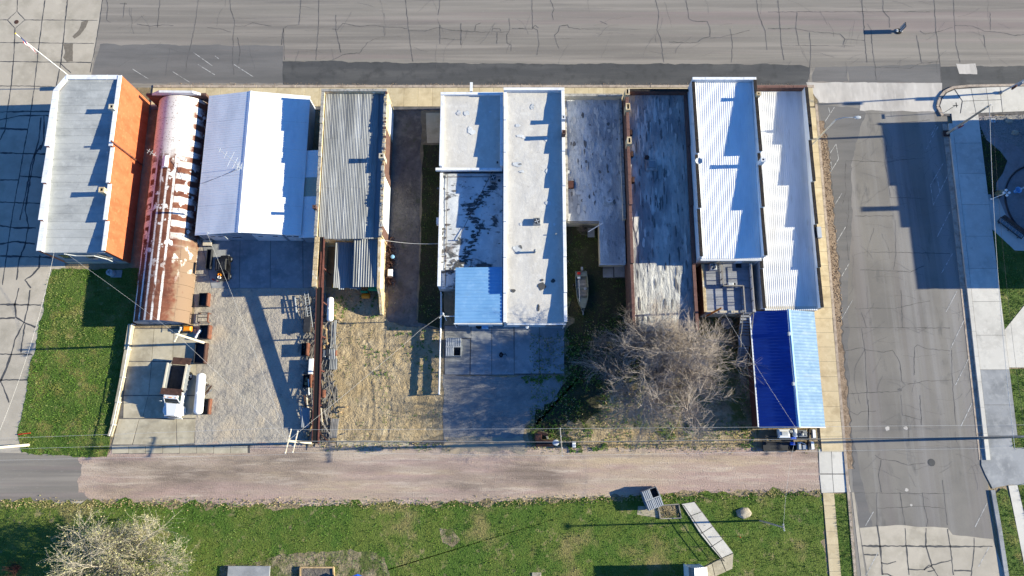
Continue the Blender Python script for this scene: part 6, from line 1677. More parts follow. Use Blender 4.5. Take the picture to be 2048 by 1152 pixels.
for k, (u0, v0, u1, v1, zz) in enumerate(((660, 718, 677, 740, .5), (662, 645, 670, 700, .45), (668, 642, 676, 690, .5), (660, 700, 674, 720, .7))):
    a, b_ = P(u0, v1), P(u1, v0)
    build(corr(MB(), a.x, b_.x, a.y, b_.y, lambda x, y: zz + .06 * math.sin(y * 2 + x), .2, .04, 'y', 'sine', 4), 'sheet', 'metal_galv', t)
build(MB().box(P(662, 740).x, P(662, 740).y, 0, P(675, 690).x, P(675, 690).y, .4), 'bearer', 'wood_grey', t)
t = thing('board_stack', 'weathered boards piled at the alley end of the scrap row', 'boards', tuple(P(667, 857)))
for k in range(5):
    build(MB().beam(P(660 + k * 3, 876, .35 + .02 * k), P(664 + k * 3.2, 837, .4 + .02 * k), .19, .05), 'board', 'wood_grey', t)
build(MB().box(P(660, 870).x, P(660, 870).y, 0, P(675, 868).x, P(675, 866).y + .1, .3), 'bearer', 'wood_grey', t)
# single lengths of pipe, timber and iron
LONG = [(608, 790, 611, 815, 'rust_dark', 'short dark iron bar at the head of the timber pile'), (617, 758, 618, 790, 'paint_white', 'white pipe standing out of the timber box'), (613, 795, 616, 818, 'wood_pole_pale', 'pale timber in the scrap row above the stacked sheets'),
        (622, 772, 626, 815, 'wood_grey', 'grey timber slanting along the red track'), (629, 730, 631, 800, 'steel_grey', 'grey pipe beside the upper red track'), (645, 590, 646, 640, 'steel_red', 'thin red pipe right of the red track near the small tank'), (650, 585, 651, 625, 'steel_grey', 'thin grey pipe left of the small white tank'),
        (646, 650, 648, 700, 'wood_tan', 'tan plank right of the red track'), (652, 655, 655, 690, 'wood_tan', 'second tan plank right of the red track'), (601, 813, 602, 835, 'unit_light', 'short pale pipe left of the stacked sheets'),
        (640, 838, 660, 870, 'wood_grey', 'grey plank slanting to the pile at the alley'), (642, 815, 645, 850, 'wood_pole_pale', 'pale plank beside the foot of the track'), (648, 818, 655, 850, 'wood_grey', 'grey batten near the foot of the track'), (636, 862, 655, 882, 'rust_dark', 'rusty angle iron near the alley pole'),
        (678, 826, 695, 812, 'wood_tan', 'lone brown stick on the sandy lot edge'), (668, 630, 680, 640, 'wood_tan', 'short brown stick by the small white tank'), (590, 595, 593, 625, 'unit_light', 'pale pipe at the left edge of the ladders'), (599, 590, 601, 640, 'steel_grey', 'grey conduit left of the ladders'),
        (625, 850, 612, 875, 'wood_tan', 'broken timber below the stacked sheets'), (629, 845, 620, 880, 'wood_grey', 'split grey timber by the track foot'), (626, 818, 628, 850, 'paint_white', 'white batten right of the stacked sheets')]
for u0, v0, u1, v1, m_, l in LONG:
    z = random.uniform(.25, .7)
    a, b_ = P(u0, v0, z), P(u1, v1, z + random.uniform(-.15, .15))
    c = (a + b_) / 2
    mb = MB().beam(a, b_, .12, .1)
    d = (b_ - a).normalized()
    for q in (.12, .88):
        e = a.lerp(b_, q)
        mb.box(e.x - .08, e.y - .08, 0, e.x + .08, e.y + .08, e.z - .03)
    solo(mb, 'scrap_length', m_, l, 'scrap', (c.x, c.y, 0), 'scrap lengths along the red track')
# barrels and an old engine in the heap
def drum(u, v, h, r, m, label, lying=False):
    p = P(u, v)
    t = thing('drum', label, 'drum', (p.x, p.y, 0), 'drums', local=True)
    if lying:
        build(MB().lathe([(.03, -h / 2), (r, -h / 2), (r, -h / 6), (r + .02, -h / 6 + .02), (r, -h / 6 + .04), (r, h / 6), (r + .02, h / 6 + .02), (r, h / 6 + .04), (r, h / 2), (.03, h / 2)], (0, 0, r), 'y', 18), 'barrel', m, t, smooth=True)
    else:
        build(MB().lathe([(r * .95, 0), (r, .03), (r, h * .33), (r + .02, h * .34), (r, h * .36), (r, h * .66), (r + .02, h * .67), (r, h * .69), (r, h), (r - .04, h), (r - .04, h - .05), (.02, h - .05)], (0, 0, 0), 'z', 18), 'barrel', m, t, smooth=True)
    return t
drum(648, 788, .95, .3, 'rust', 'rusty drum lying just right of the red track', True)
drum(652, 812, .6, .28, 'steel_dark', 'short dark drum near the foot of the track')
drum(758, 551, .5, .2, 'unit_light', 'pale pail hanging among pipes') if False else None
t = thing('engine_block', 'dark old engine block on the grass right of the red track', 'engine', tuple(P(665, 705)))
c = P(662, 706)
build(MB().bbox(c.x - .5, c.y - .5, .1, c.x + .3, c.y + .5, .75, .08), 'block', 'steel_dark', t)
for k in range(6):
    a_ = random.uniform(0, 6.28)
    build(MB().tube([(c.x, c.y, .7), (c.x + math.cos(a_) * .7, c.y + math.sin(a_) * .7, .5), (c.x + math.cos(a_ + .4) * .9, c.y + math.sin(a_ + .4) * .9, .2)], .05, 6), 'pipe', random.choice(('steel_grey', 'rust_dark', 'steel_dark')), t)
build(MB().bbox(c.x - .85, c.y - .6, .05, c.x - .5, c.y + .3, .7, .04), 'radiator', 'metal_galv_dark', t)
build(MB().bbox(c.x + .6, c.y - .4, .05, c.x + .8, c.y + .3, .6, .04), 'plate', 'rust', t)
# debris as one mass
mb = MB()
for _ in range(800):
    s_ = random.random()
    u = random.choice((random.gauss(622, 10), random.gauss(655, 9)))
    v = random.uniform(590, 885)
    p = P(u, v)
    l, a_ = random.choice((random.uniform(.1, .45), random.uniform(.3, 1.1))), random.uniform(0, 6.28)
    if random.random() < .65:
        a_ = 1.57 + random.gauss(0, .3)
    q = Vector((math.cos(a_) * l, math.sin(a_) * l, 0))
    z = random.uniform(.05, .3)
    mb.beam(p - q + Vector((0, 0, z)), p + q + Vector((0, 0, z + random.uniform(-.03, .1))), random.uniform(.03, .12), random.uniform(.02, .08))
o = build(mb, 'scrap_litter', 'wood_grey', kind='stuff')
tag(o, 'small sticks and bits of scrap littered along the red track', 'litter')
mb = MB()
for _ in range(160):
    p = P(random.gauss(781, 4), random.uniform(478, 572))
    l, a_ = random.uniform(.1, .5), random.uniform(0, 6.28)
    q = Vector((math.cos(a_) * l, math.sin(a_) * l, 0))
    z = random.uniform(.05, 1.0)
    mb.beam(p - q + Vector((0, 0, z)), p + q + Vector((0, 0, z + random.uniform(-.2, .2))), random.uniform(.03, .1), random.uniform(.02, .08))
o = build(mb, 'scrap_litter', 'rust_dark', kind='stuff')
tag(o, 'tangle of pipes and iron against the ruined wall in the passage', 'litter')
p = P(785, 513, 1.6)
t = thing('gas_meter', 'round pale blue meter on a pipe beside the ruined wall', 'meter', (p.x, p.y, 0), local=True)
build(MB().tube([(0, 0, 0), (0, 0, 1.4)], .035, 6), 'pipe', 'unit_light', t)
build(MB().lathe([(.22, 0), (.25, .04), (.25, .16), (.2, .2), (.05, .21)], (0, 0, 1.4), 'z', 16), 'dial_case', 'metal_paleblue', t, smooth=True)
p = P(780, 545, 1.2)
t = thing('white_drum_box', 'dented white box leaning on the ruined wall', 'box', (p.x, p.y, 0), local=True)
build(MB().bbox(-.3, -.45, .3, .3, .45, 1.3, .08), 'case', 'paint_white', t)
build(MB().box(-.25, -.4, 0, .25, .4, .3), 'stand', 'rust_dark', t)
# green and orange machine under the lean-to
c = P(742, 582)
t = thing('green_machine', 'green farm machine with an orange hood under the lean-to edge', 'machine', (c.x, c.y, 0))
build(MB().bbox(c.x - .2, c.y - .1, .4, c.x + 1.0, c.y + .4, .95, .06), 'body', 'green_paint', t)
build(MB().bbox(c.x - 1.2, c.y - .35, .3, c.x - .3, c.y - .1, .7, .04), 'side_arm', 'green_paint', t)
build(MB().lathe([(.1, -.55), (.32, -.5), (.36, 0), (.32, .5), (.1, .55)], (c.x - .55, c.y - .75, .4), 'x', 14), 'hood', 'orange_paint', t, smooth=True)
for s in (-.1, .9):
    build(MB().lathe([(.1, -.08), (.34, -.08), (.36, 0), (.34, .08), (.1, .08)], (c.x + s, c.y + .5, .36), 'x', 14), 'wheel', 'rubber', t)
c = P(674, 573)
solo(MB().bbox(c.x - .5, c.y - .25, 0, c.x + .5, c.y + .25, .5, .05), 'yellow_box', 'yellow_paint', 'yellow toolbox half hidden under the sagging sheet', 'box', (c.x, c.y, 0))
# junk by the alley pole
c = P(1084, 882)
t = thing('burn_barrel_stack', 'rusty incinerator stack with blocks beside the alley pole', 'incinerator', (c.x, c.y, 0))
a = P(1077, 873, 1.9)
build(MB().bbox(a.x - .4, a.y - .4, 0, a.x + .4, a.y + .4, 1.9, .08), 'firebox', 'rust', t)
a = P(1085, 867, 1.5)
build(MB().beam((a.x - .6, a.y + .15, 1.45), (a.x + .7, a.y - .2, 1.5), .35, .3), 'lid_plate', 'rust_dark', t)
for k, (u, v) in enumerate(((1093, 868), (1094, 872), (1095, 876))):
    a = P(u, v, 1.0)
    build(MB().bbox(a.x - .12, a.y - .12, .6, a.x + .12, a.y + .12, 1.0, .02), 'block', 'concrete_yard', t)
    build(MB().box(a.x - .12, a.y - .12, 0, a.x + .12, a.y + .12, .58), 'block', 'concrete_yard', t)
a, b_ = P(1072, 893, .6), P(1108, 879, .6)
build(MB().box(a.x, a.y, 0, b_.x, b_.y, .5), 'ash_pit', 'rust_dark', t)
c = P(1143, 889)
t = thing('waste_bin', 'black wheeled bin with white lid beside the alley pole', 'bin', (c.x, c.y, 0))
build(MB().hexa([(c.x - .25, c.y - .28, .1), (c.x + .25, c.y - .28, .1), (c.x + .25, c.y + .28, .1), (c.x - .25, c.y + .28, .1)], [(c.x - .33, c.y - .35, 1.0), (c.x + .33, c.y - .35, 1.0), (c.x + .33, c.y + .35, 1.0), (c.x - .33, c.y + .35, 1.0)]), 'body', 'black_plastic', t)
build(MB().bbox(c.x + .0, c.y - .36, 1.0, c.x + .42, c.y + .36, 1.08, .03), 'lid', 'paint_white', t)
for s in (-.2, .2):
    build(MB().lathe([(.03, -.03), (.1, -.03), (.1, .03), (.03, .03)], (c.x + .25, c.y + s, .1), 'y', 10), 'wheel', 'rubber', t)
# tank and reel on the rear pad
c = P(965, 652, .5)
t = thing('pressure_washer', 'pale blue box with round hose drum against the rear wall', 'machine', (c.x, c.y, 0))
build(MB().bbox(c.x - .1, c.y - .35, .1, c.x + .75, c.y + .35, .8, .08), 'case', 'metal_paleblue', t)
build(MB().lathe([(.2, 0), (.38, 0), (.42, .06), (.38, .12), (.2, .12)], (c.x - .45, c.y, .5), 'z', 16), 'hose_drum', 'rubber', t)
build(MB().box(c.x - .6, c.y - .3, 0, c.x - .3, c.y + .3, .5), 'drum_stand', 'steel_dark', t)
c = P(1002, 710)
t = thing('hose_heap', 'small tangled dark hose on the concrete pad', 'hose', (c.x, c.y, 0))
pts = [(c.x + math.cos(k * .7) * (.2 + .1 * math.sin(k * 1.3)), c.y + math.sin(k * .7) * (.25 + .08 * math.cos(k * 1.7)), .08 + .005 * k) for k in range(30)]
build(MB().tube(pts, .04, 6), 'coil', 'rubber', t)
build(MB().tube([(c.x + .2, c.y, .1), (c.x + .6, c.y + .15, .08), (c.x + .7, c.y - .1, .07)], .035, 6), 'end', 'rubber', t)
c = P(1054, 652, 2.6)
t = thing('wall_lamp', 'round white lamp on the rear wall of the long cream building', 'lamp', (c.x, 15.0, 2.6), local=True)
build(MB().tube([(0, .25, 0), (0, -.1, .1)], .03, 6), 'arm', 'unit_light', t)
build(MB().lathe([(.05, .1), (.2, .05), (.22, 0), (.12, -.02)], (0, -.15, .05), 'z', 16), 'shade', 'paint_white', t, smooth=True)
# white pipe rail
t = thing('pipe_rail', 'white pipe rail fence standing between sandy lot and concrete pad', 'fence', tuple(P(883, 700)))
posts = [(884, 590), (884, 625), (883, 665), (882, 705), (881, 745), (880, 789)]
pp = [P(*q) for q in posts]
for hh in (1.35, .78):
    build(MB().tube([q + Vector((0, 0, hh)) for q in pp], .075, 8), 'rail', 'paint_white', t)
build(MB().beam(pp[1] + Vector((0, 0, .6)), pp[5] + Vector((0, 0, .6)), .04, .28).beam(pp[1] + Vector((0, 0, 1.2)), pp[5] + Vector((0, 0, 1.2)), .04, .28), 'guard_board', 'wall_white', t)
for q in pp:
    build(MB().tube([q, q + Vector((0, 0, 1.4))], .07, 8).lathe([(.1, 0), (.1, .1), (.02, .14)], (q.x, q.y, 1.38), 'z', 10), 'post', 'paint_white', t)
# retaining wall with pipe rail beside the truck pad
t = thing('retaining_wall', 'pale concrete retaining wall with pipe rail between lawn and truck pad', 'wall', tuple(P(252, 750)))
wp = [P(266, 650), P(258, 700), P(248, 755), (P(238, 805)), P(228, 850), P(221, 872)]
for i in range(5):
    a, b_ = wp[i], wp[i + 1]
    h0 = .75 - .12 * i
    build(MB().beam((a.x, a.y, h0 / 2 - .05), (b_.x, b_.y - .02, h0 / 2 - .05), .5, h0 + .1), 'wall_block', 'concrete_yard', t)
    build(MB().tube([(a.x + .32, a.y, .9), (b_.x + .32, b_.y, .85)], .04, 6), 'rail', 'paint_white', t)
    build(MB().tube([(a.x + .32, a.y, 0), (a.x + .32, a.y, .9)], .04, 6), 'post', 'paint_white', t)
# table, pots in the deck yard
c = P(1454, 646, .7)
t = thing('octagon_table', 'octagonal grey wooden table under the deck stair', 'table', (c.x, c.y, 0), local=True)
build(MB().lathe([(.78, .66), (.8, .68), (.8, .72), (.02, .73)], (0, 0, 0), 'z', 8), 'table_top', 'wood_grey', t)
for k in range(4):
    build(MB().beam((math.cos(k * 1.57) * .3, math.sin(k * 1.57) * .3, 0), (math.cos(k * 1.57) * .5, math.sin(k * 1.57) * .5, .66), .1, .08), 'leg', 'wood_grey', t)
for i, (u, v, l) in enumerate(((1437, 631, 'small pale pot below the annexe wall, upper of two'), (1438, 637, 'small pale pot below the annexe wall, lower of two'))):
    c = P(u, v)
    solo(MB().lathe([(.14, 0), (.2, .4), (.22, .42), (.17, .43), (.15, .2), (.01, .2)], (c.x, c.y, .01), 'z', 14), 'pot', 'unit_light', l, 'pot', (c.x, c.y, 0), 'pots by the annexe', smooth=True)
for i, (u0, v0, u1, v1, l) in enumerate(((1463, 655, 1470, 690, 'brown plank leaning beside the deck stair, upper one'), (1460, 700, 1466, 718, 'brown plank leaning beside the deck stair, lower one'))):
    a, b_ = P(u0, v0, .15), P(u1, v1, .3)
    solo(MB().beam(a, b_, .2, .05), 'plank', 'wood_tan', l, 'plank', ((a.x + b_.x) / 2, (a.y + b_.y) / 2, 0), 'planks by the stair')
c = P(1459, 571, 3.2)
t = thing('deck_grill', 'small silver grill on the deck by the railing', 'grill', (c.x, c.y, 3.15), local=True)
build(MB().bbox(-.45, -.22, .5, .3, .22, .85, .1), 'lid', 'unit_light', t)
build(MB().box(-.4, -.2, 0, -.34, .2, .5).box(.2, -.2, 0, .26, .2, .5).box(.3, -.2, .55, .6, .2, .6), 'stand', 'steel_dark', t)
c = P(1477, 527, 3.2)
solo(MB().bbox(c.x - .35, c.y - .55, 3.15, c.x + .35, c.y + .55, 3.2, .01), 'door_mat', 'black_plastic', 'black mat on the deck at the rear door', 'mat', (c.x, c.y, 3.15))
c = P(1182, 465, .6)
t = thing('grill_table', 'small square patio table in the dark yard behind the low building', 'table', (c.x, c.y, 0), local=True)
build(MB().bbox(-.45, -.65, .6, .45, .65, .68, .02), 'table_top', 'unit_grey', t)
for x in (-.38, .38):
    for y in (-.55, .55):
        build(MB().box(x - .03, y - .03, 0, x + .03, y + .03, .6), 'leg', 'steel_dark', t)
# ---------------------------------------------------------------- poles, lamps, signs
def util_pole(base, top, h, label, m='wood_pole', arms=(), r=.15, group='utility poles'):
    a = P(*base)
    b_ = P(top[0], top[1], h)
    t = thing('utility_pole', label, 'pole', (a.x, a.y, 0), group)
    build(MB().tube([a, a.lerp(b_, .5), b_], r, 10, r * .72), 'shaft', m, t, smooth=True)
    for z, half, ang in arms:
        q = a.lerp(b_, z / h)
        d = Vector((math.cos(ang), math.sin(ang), 0)) * half
        o = build(MB().beam(q - d, q + d, .1, .12), 'crossarm', m, t)
        for s in (-.95, -.4, .4, .95):
            e = q + d * s
            build(MB().lathe([(.05, .06), (.07, .12), (.04, .18), (.06, .22), (.02, .26)], e, 'z', 8), 'insulator', 'unit_light', o)
    return t, a, b_
NSA = R(94)
_, pa, fa = util_pole((412, 687), (352, 668), 8.4, 'pale leaning utility pole between arched hut and gravel yard', 'wood_pole_pale', [(7.9, .9, R(70))], .17)
_, pb, fb = util_pole((625, 886), (575, 882), 9.9, 'pale utility pole with two crossarms at the foot of the red track', 'wood_pole_pale', [(9.6, 1.35, R(80)), (7.0, 1.25, R(80))], .17)
_, pc, fc = util_pole((57, 890), (-60, 900), 9.8, 'pale utility pole at the left picture edge by the lawn corner', 'wood_pole_pale', [(9.4, 1.2, NSA)], .19)
tpole, pd_, fd = util_pole((1112, 886), (1123, 884), 10.2, 'brown utility pole carrying a transformer seen from straight above at the alley', 'wood_pole', [(9.9, 1.55, NSA)], .16)
q = pd_.lerp(fd, .78)
can = build(MB().lathe([(.28, -.5), (.34, -.45), (.34, .4), (.3, .46), (.1, .5)], (q.x - .5, q.y - .05, q.z), 'z', 18), 'transformer', 'unit_light', tpole, smooth=True)
build(MB().lathe([(.05, .5), (.07, .55), (.04, .62), (.06, .68), (.02, .72)], (q.x - .5, q.y - .1, q.z), 'z', 8), 'bushing', 'blue_paint', can)
_, pe, fe = util_pole((1520, 1041), (1568, 1055), 8.3, 'slim dark pole on the lawn right of the ramp walk', 'wood_pole', [(8.1, .35, NSA)], .12)
_, pf, ff = util_pole((1893, 268), (1979, 211), 8.9, 'brown utility pole with a red sign on the shaded east pavement', 'wood_pole', [(8.5, .4, R(30))], .17)
tp = bpy.data.objects[_.name]
q = pf.lerp(ff, .27)
build(MB().beam((q.x - .1, q.y - .25, q.z), (q.x + .7, q.y + .1, q.z + .05), .1, .6), 'red_sign', 'red_paint', tp)
build(MB().box(q.x - .3, q.y - .3, q.z - .2, q.x - .05, q.y - .1, q.z + .3), 'meter_box', 'unit_light', tp)
build(MB().box(pf.x - .55, pf.y - .45, .18, pf.x + .35, pf.y + .45, .205), 'tree_pit', 'rust_dark', tp)
_, pg, fg = util_pole((1965, 876), (2078, 872), 9.8, 'dark utility pole at the right end of the alley line', 'wood_pole', [(9.5, 1.3, NSA)], .17)
# short service mast of orange timber
a, b_ = P(1410, 633), P(1443, 616, 7.0)
t = thing('service_post', 'new orange timber post at the annexe corner', 'post', (a.x, a.y, 0))
build(MB().tube([a, b_], .14, 8, .12), 'shaft', 'wood_orange', t)
build(MB().lathe([(.05, 0), (.08, .08), (.03, .2)], b_, 'z', 8), 'insulator', 'unit_light', t)
fo = b_.copy()
# security light beside the pale blue shed
a, b_ = P(893, 641), P(880, 625, 4.6)
t = thing('service_mast', 'white service mast with cable fittings left of the pale blue shed', 'mast', (a.x, a.y, 0))
build(MB().tube([a, a + Vector((0, 0, 4.6))], .06, 8).tube([a + Vector((0, 0, 3.0)), (-7.1, a.y, 3.0)], .05, 6), 'shaft', 'paint_white', t)
build(MB().lathe([(.05, 0), (.14, .1), (.12, .3), (.03, .35)], a + Vector((0, 0, 4.6)), 'z', 10).tube([a + Vector((0, 0, 4.5)), a + Vector((-.3, -.3, 4.3)), a + Vector((-.5, -.5, 4.4))], .04, 5), 'weather_head', 'unit_light', t)
fm = a + Vector((0, 0, 4.7))
# flagpole
a, b_ = P(170, 177), P(32, 68, 12.2)
t = thing('flagpole', 'tall white flagpole flying a striped flag at the cut corner', 'flagpole', (a.x, a.y, 0))
build(MB().tube([a, b_], .07, 10, .04), 'shaft', 'paint_white', t, smooth=True)
build(MB().lathe([(.02, -.1), (.1, 0), (.02, .1)], b_ + Vector((0, 0, .1)), 'z', 10), 'ball', 'yellow_paint', t)
build(MB().lathe([(.45, 0), (.45, .5), (.3, .6), (.1, .62)], a, 'z', 14), 'base', 'concrete_new', t)
q = a.lerp(b_, .14)
build(MB().box(q.x - .25, q.y - .3, q.z - .35, q.x + .25, q.y + .3, q.z + .35), 'control_box', 'unit_grey', t)
# limp flag: canton and stripes hang from the head in folds
hd = a.lerp(b_, .97)
def flagpt(s, h):          # s across the fly 0..1, h down the hoist 0..1
    base = hd + (a - b_).normalized() * (h * 1.5)
    return base + Vector((.55 * s + .08 * math.sin(s * 9 + h * 3), -.75 * s + .12 * math.sin(s * 7), -1.35 * s - .1 * h))
flag = build(MB().lathe([(.03, -.05), (.05, 0), (.03, .05)], hd, 'z', 6), 'halyard_ring', 'unit_light', t)
ns = 14
for k in range(7):
    mb = MB()
    h0, h1 = k / 7, (k + 1) / 7
    for i in range(ns):
        s0, s1 = i / ns, (i + 1) / ns
        if k < 4 and s0 < .38:
            continue
        o = len(mb.v)
        mb.v += [tuple(flagpt(s0, h0)), tuple(flagpt(s1, h0)), tuple(flagpt(s1, h1)), tuple(flagpt(s0, h1))]
        mb.f.append((o, o + 1, o + 2, o + 3))
    build(mb, 'flag_stripe', 'flag_red' if k % 2 == 0 else 'flag_white', t)
mb = MB()
for i in range(6):
    s0, s1 = i * .38 / 6, (i + 1) * .38 / 6
    o = len(mb.v)
    mb.v += [tuple(flagpt(s0, 0)), tuple(flagpt(s1, 0)), tuple(flagpt(s1, 4 / 7)), tuple(flagpt(s0, 4 / 7))]
    mb.f.append((o, o + 1, o + 2, o + 3))
build(mb, 'flag_canton', 'flag_blue', t)
# street lights
a, b_ = P(1624, 289), P(1672, 239, 7.6)
t = thing('street_light', 'white street light with a curved arm over the side street', 'street light', (a.x, a.y, .1), 'street lights')
c = P(1716, 235, 8.2)
build(MB().tube([a + Vector((0, 0, .1)), b_], .11, 10, .08), 'shaft', 'unit_light', t, smooth=True)
build(MB().tube([b_, b_.lerp(c, .3) + Vector((0, 0, .35)), b_.lerp(c, .7) + Vector((0, 0, .2)), c], .05, 8, .04), 'arm', 'unit_light', t, smooth=True)
build(MB().lathe([(.05, -.45), (.17, -.35), (.22, 0), (.16, .3), (.05, .36)], c, 'x', 12), 'lamp_head', 'unit_light', t, smooth=True)
a, b_ = P(1999, 187), P(2105, 130, 9.0)
t = thing('street_light', 'street light with a banner on the corner pavement by the main street', 'street light', (a.x, a.y, .16), 'street lights')
build(MB().tube([a + Vector((0, 0, .16)), b_], .12, 10, .08), 'shaft', 'unit_light', t, smooth=True)
build(MB().tube([b_, b_ + Vector((-.6, .6, .5)), b_ + Vector((-1.2, 1.4, .6))], .05, 8).lathe([(.05, -.3), (.2, -.2), (.22, .1), (.05, .3)], b_ + Vector((-1.3, 1.5, .55)), 'y', 10), 'arm', 'unit_light', t)
for fz, w in ((.3, .55), (.42, .4), (.82, .5)):
    q = a.lerp(b_, fz)
    build(MB().beam((q.x - .08, q.y - .1, q.z), (q.x + .1, q.y - .1 - w * .2, q.z), .5, .9), 'banner', 'steel_red' if fz < .35 else 'wall_grey', t)
build(MB().lathe([(.25, 0), (.25, .25), (.14, .35)], (a.x, a.y, .16), 'z', 12), 'base', 'unit_grey', t)
# street name sign
a = P(1887, 226)
t = thing('street_sign', 'dark street name sign with crossed blades at the corner kerb', 'sign', (a.x, a.y, .16))
build(MB().tube([a, P(1911, 211, 2.75)], .035, 6), 'post', 'steel_dark', t)
q = P(1911, 211, 2.75)
build(MB().beam((q.x - .35, q.y, q.z), (q.x + .35, q.y, q.z), .02, .16), 'name_blade', 'steel_dark', t)
build(MB().beam((q.x, q.y - .35, q.z + .18), (q.x, q.y + .35, q.z + .18), .02, .16), 'name_blade', 'steel_dark', t)
# portable sign standing in the main street
a = P(1797, 63)
t = thing('portable_sign', 'portable road sign on a round weighted base standing in the main street', 'sign', (a.x, a.y, .02), local=True)
build(MB().lathe([(.42, 0), (.45, .03), (.42, .1), (.1, .13)], (0, 0, 0), 'z', 18), 'base', 'rubber', t)
for x in (-.3, .3):
    build(MB().lathe([(.05, .1), (.2, .11), (.21, .2), (.05, .22)], (x, .02, 0), 'z', 14), 'weight', 'unit_light', t)
build(MB().beam((0, 0, .1), (.02, .02, 1.75), .07, .07), 'post', 'steel_dark', t)
pn = build(MB().beam((.06, 0, .38), (.06, 0, 1.72), .06, .62), 'panel', 'unit_light', t)
build(MB().box(.02, -.34, .36, .13, -.3, 1.74).box(.02, .3, .36, .13, .34, 1.74).box(.02, -.3, 1.7, .13, .3, 1.75), 'panel_frame', 'steel_dark', pn)
# plaza furniture
a, b_ = P(1981, 399), P(2012, 386, 3.6)
t = thing('globe_lamp', 'white plaza lamp post with four globes at the shaded plaza walk', 'lamp', (a.x, a.y, .06))
build(MB().tube([a, b_], .06, 8, .05).lathe([(.16, 0), (.14, .2), (.06, .3)], (a.x, a.y, .06), 'z', 12), 'shaft', 'paint_white', t, smooth=True)
for k in range(4):
    g_ = b_ + Vector((math.cos(k * 1.57) * .35, math.sin(k * 1.57) * .35, .1))
    build(MB().tube([b_, g_], .025, 5).lathe([(.03, -.16), (.14, -.1), (.17, 0), (.14, .1), (.03, .16)], g_, 'z', 12), 'globe', 'paint_white', t, smooth=True)
c = P(2029, 384)
t = thing('flower_urn', 'pale blue urn with a white rim on the plaza circle', 'urn', (c.x, c.y, .06), local=True)
build(MB().lathe([(.2, 0), (.25, .1), (.15, .25), (.4, .7), (.45, .75), (.38, .76), (.2, .5), (.02, .5)], (0, 0, 0), 'z', 18), 'bowl', 'metal_paleblue', t, smooth=True)
build(MB().tube([(.3, .1, .6), (.9, .35, 1.0)], .12, 8), 'spout', 'unit_light', t)
c = P(2022, 456, .5)
t = thing('slatted_bench', 'long black slatted bench on the shaded plaza walk', 'bench', (c.x, c.y, .06), rz=R(-42), local=True)
for k in range(7):
    build(MB().box(-1.7 + k * .5, -.3, .42, -1.35 + k * .5, .3, .46), 'slat', 'unit_grey', t)
build(MB().box(-1.8, -.38, .38, 1.85, -.3, .5).box(-1.8, .3, .38, 1.85, .38, .5).box(-1.85, -.38, .38, -1.78, .38, .5).box(1.78, -.3, .38, 1.85, .3, .5), 'frame', 'steel_dark', t)
build(MB().hexa([(-1.8, .4, .5), (1.85, .4, .5), (1.85, .46, .5), (-1.8, .46, .5)], [(-1.8, .55, 1.0), (1.85, .55, 1.0), (1.85, .6, 1.0), (-1.8, .6, 1.0)]), 'backrest', 'steel_dark', t)
for x in (-1.5, 0, 1.5):
    build(MB().box(x - .04, -.3, 0, x + .04, .35, .38), 'leg', 'steel_dark', t)
c = P(1989, 390)
t = thing('planter_box', 'square dark planter with dry grass beside the plaza walk', 'planter', (c.x, c.y, .06), local=True)
build(MB().box(-.5, -.45, 0, .5, -.38, .5).box(-.5, .38, 0, .5, .45, .5).box(-.5, -.38, 0, -.43, .38, .5).box(.43, -.38, 0, .5, .38, .5), 'side', 'steel_dark', t)
mb = MB()
for k in range(60):
    a_ = random.uniform(0, 6.28)
    mb.tube([(random.uniform(-.3, .3), random.uniform(-.25, .25), .35), (math.cos(a_) * .6 + .2, math.sin(a_) * .4, .9)], .012, 3)
build(mb, 'dry_grass', 'straw', t, kind='stuff')
for i, (u, v, r_, l) in enumerate(((2018, 242, .5, 'dark round boulder at the top of the pebble bed'), (2030, 266, .45, 'tan boulder with a tuft in the pebble bed'), (1935, 270, .25, 'small round drain rock at the shaded lawn edge'), (1487, 1026, .75, 'flat pale rock half sunk in the south lawn'))):
    c = P(u, v)
    mb = MB()
    bm = bmesh.new()
    bmesh.ops.create_icosphere(bm, subdivisions=3, radius=1)
    for vv in bm.verts:
        n_ = 1 + .25 * noise.noise(vv.co * 1.6 + Vector((i * 5, 0, 0))) + .1 * noise.noise(vv.co * 4)
        vv.co = Vector((vv.co.x * r_ * 1.2 * n_, vv.co.y * r_ * .85 * n_, max(-.05, vv.co.z * r_ * .5 * n_)))
    mb.v = [(x.co.x + c.x, x.co.y + c.y, x.co.z + .05) for x in bm.verts]
    mb.f = [tuple(x.index for x in f.verts) for f in bm.faces]
    bm.free()
    solo(mb, 'boulder', 'rock', l, 'rock', (c.x, c.y, 0), smooth=True)
c = P(1985, 242)
t = thing('utility_cover', 'pale square utility box in the pebble bed', 'box', (c.x, c.y, .06), local=True)
build(MB().bbox(-.3, -.3, 0, .3, .3, .12, .03), 'lid', 'unit_light', t)
build(MB().lathe([(.14, .12), (.14, .14), (.02, .145)], (0, 0, 0), 'z', 12), 'cap', 'unit_grey', t)
t = thing('ring_edging', 'dark raised ring edging the plaza circle', 'edging', tuple(P(2060, 400)))
c = P(2078, 405)
pts = [(c.x + math.cos(R(k * 6)) * 4.5, c.y + math.sin(R(k * 6)) * 5.2, .12) for k in range(60)]
build(MB().tube(pts + [pts[0]], .12, 6), 'ring', 'steel_dark', t)
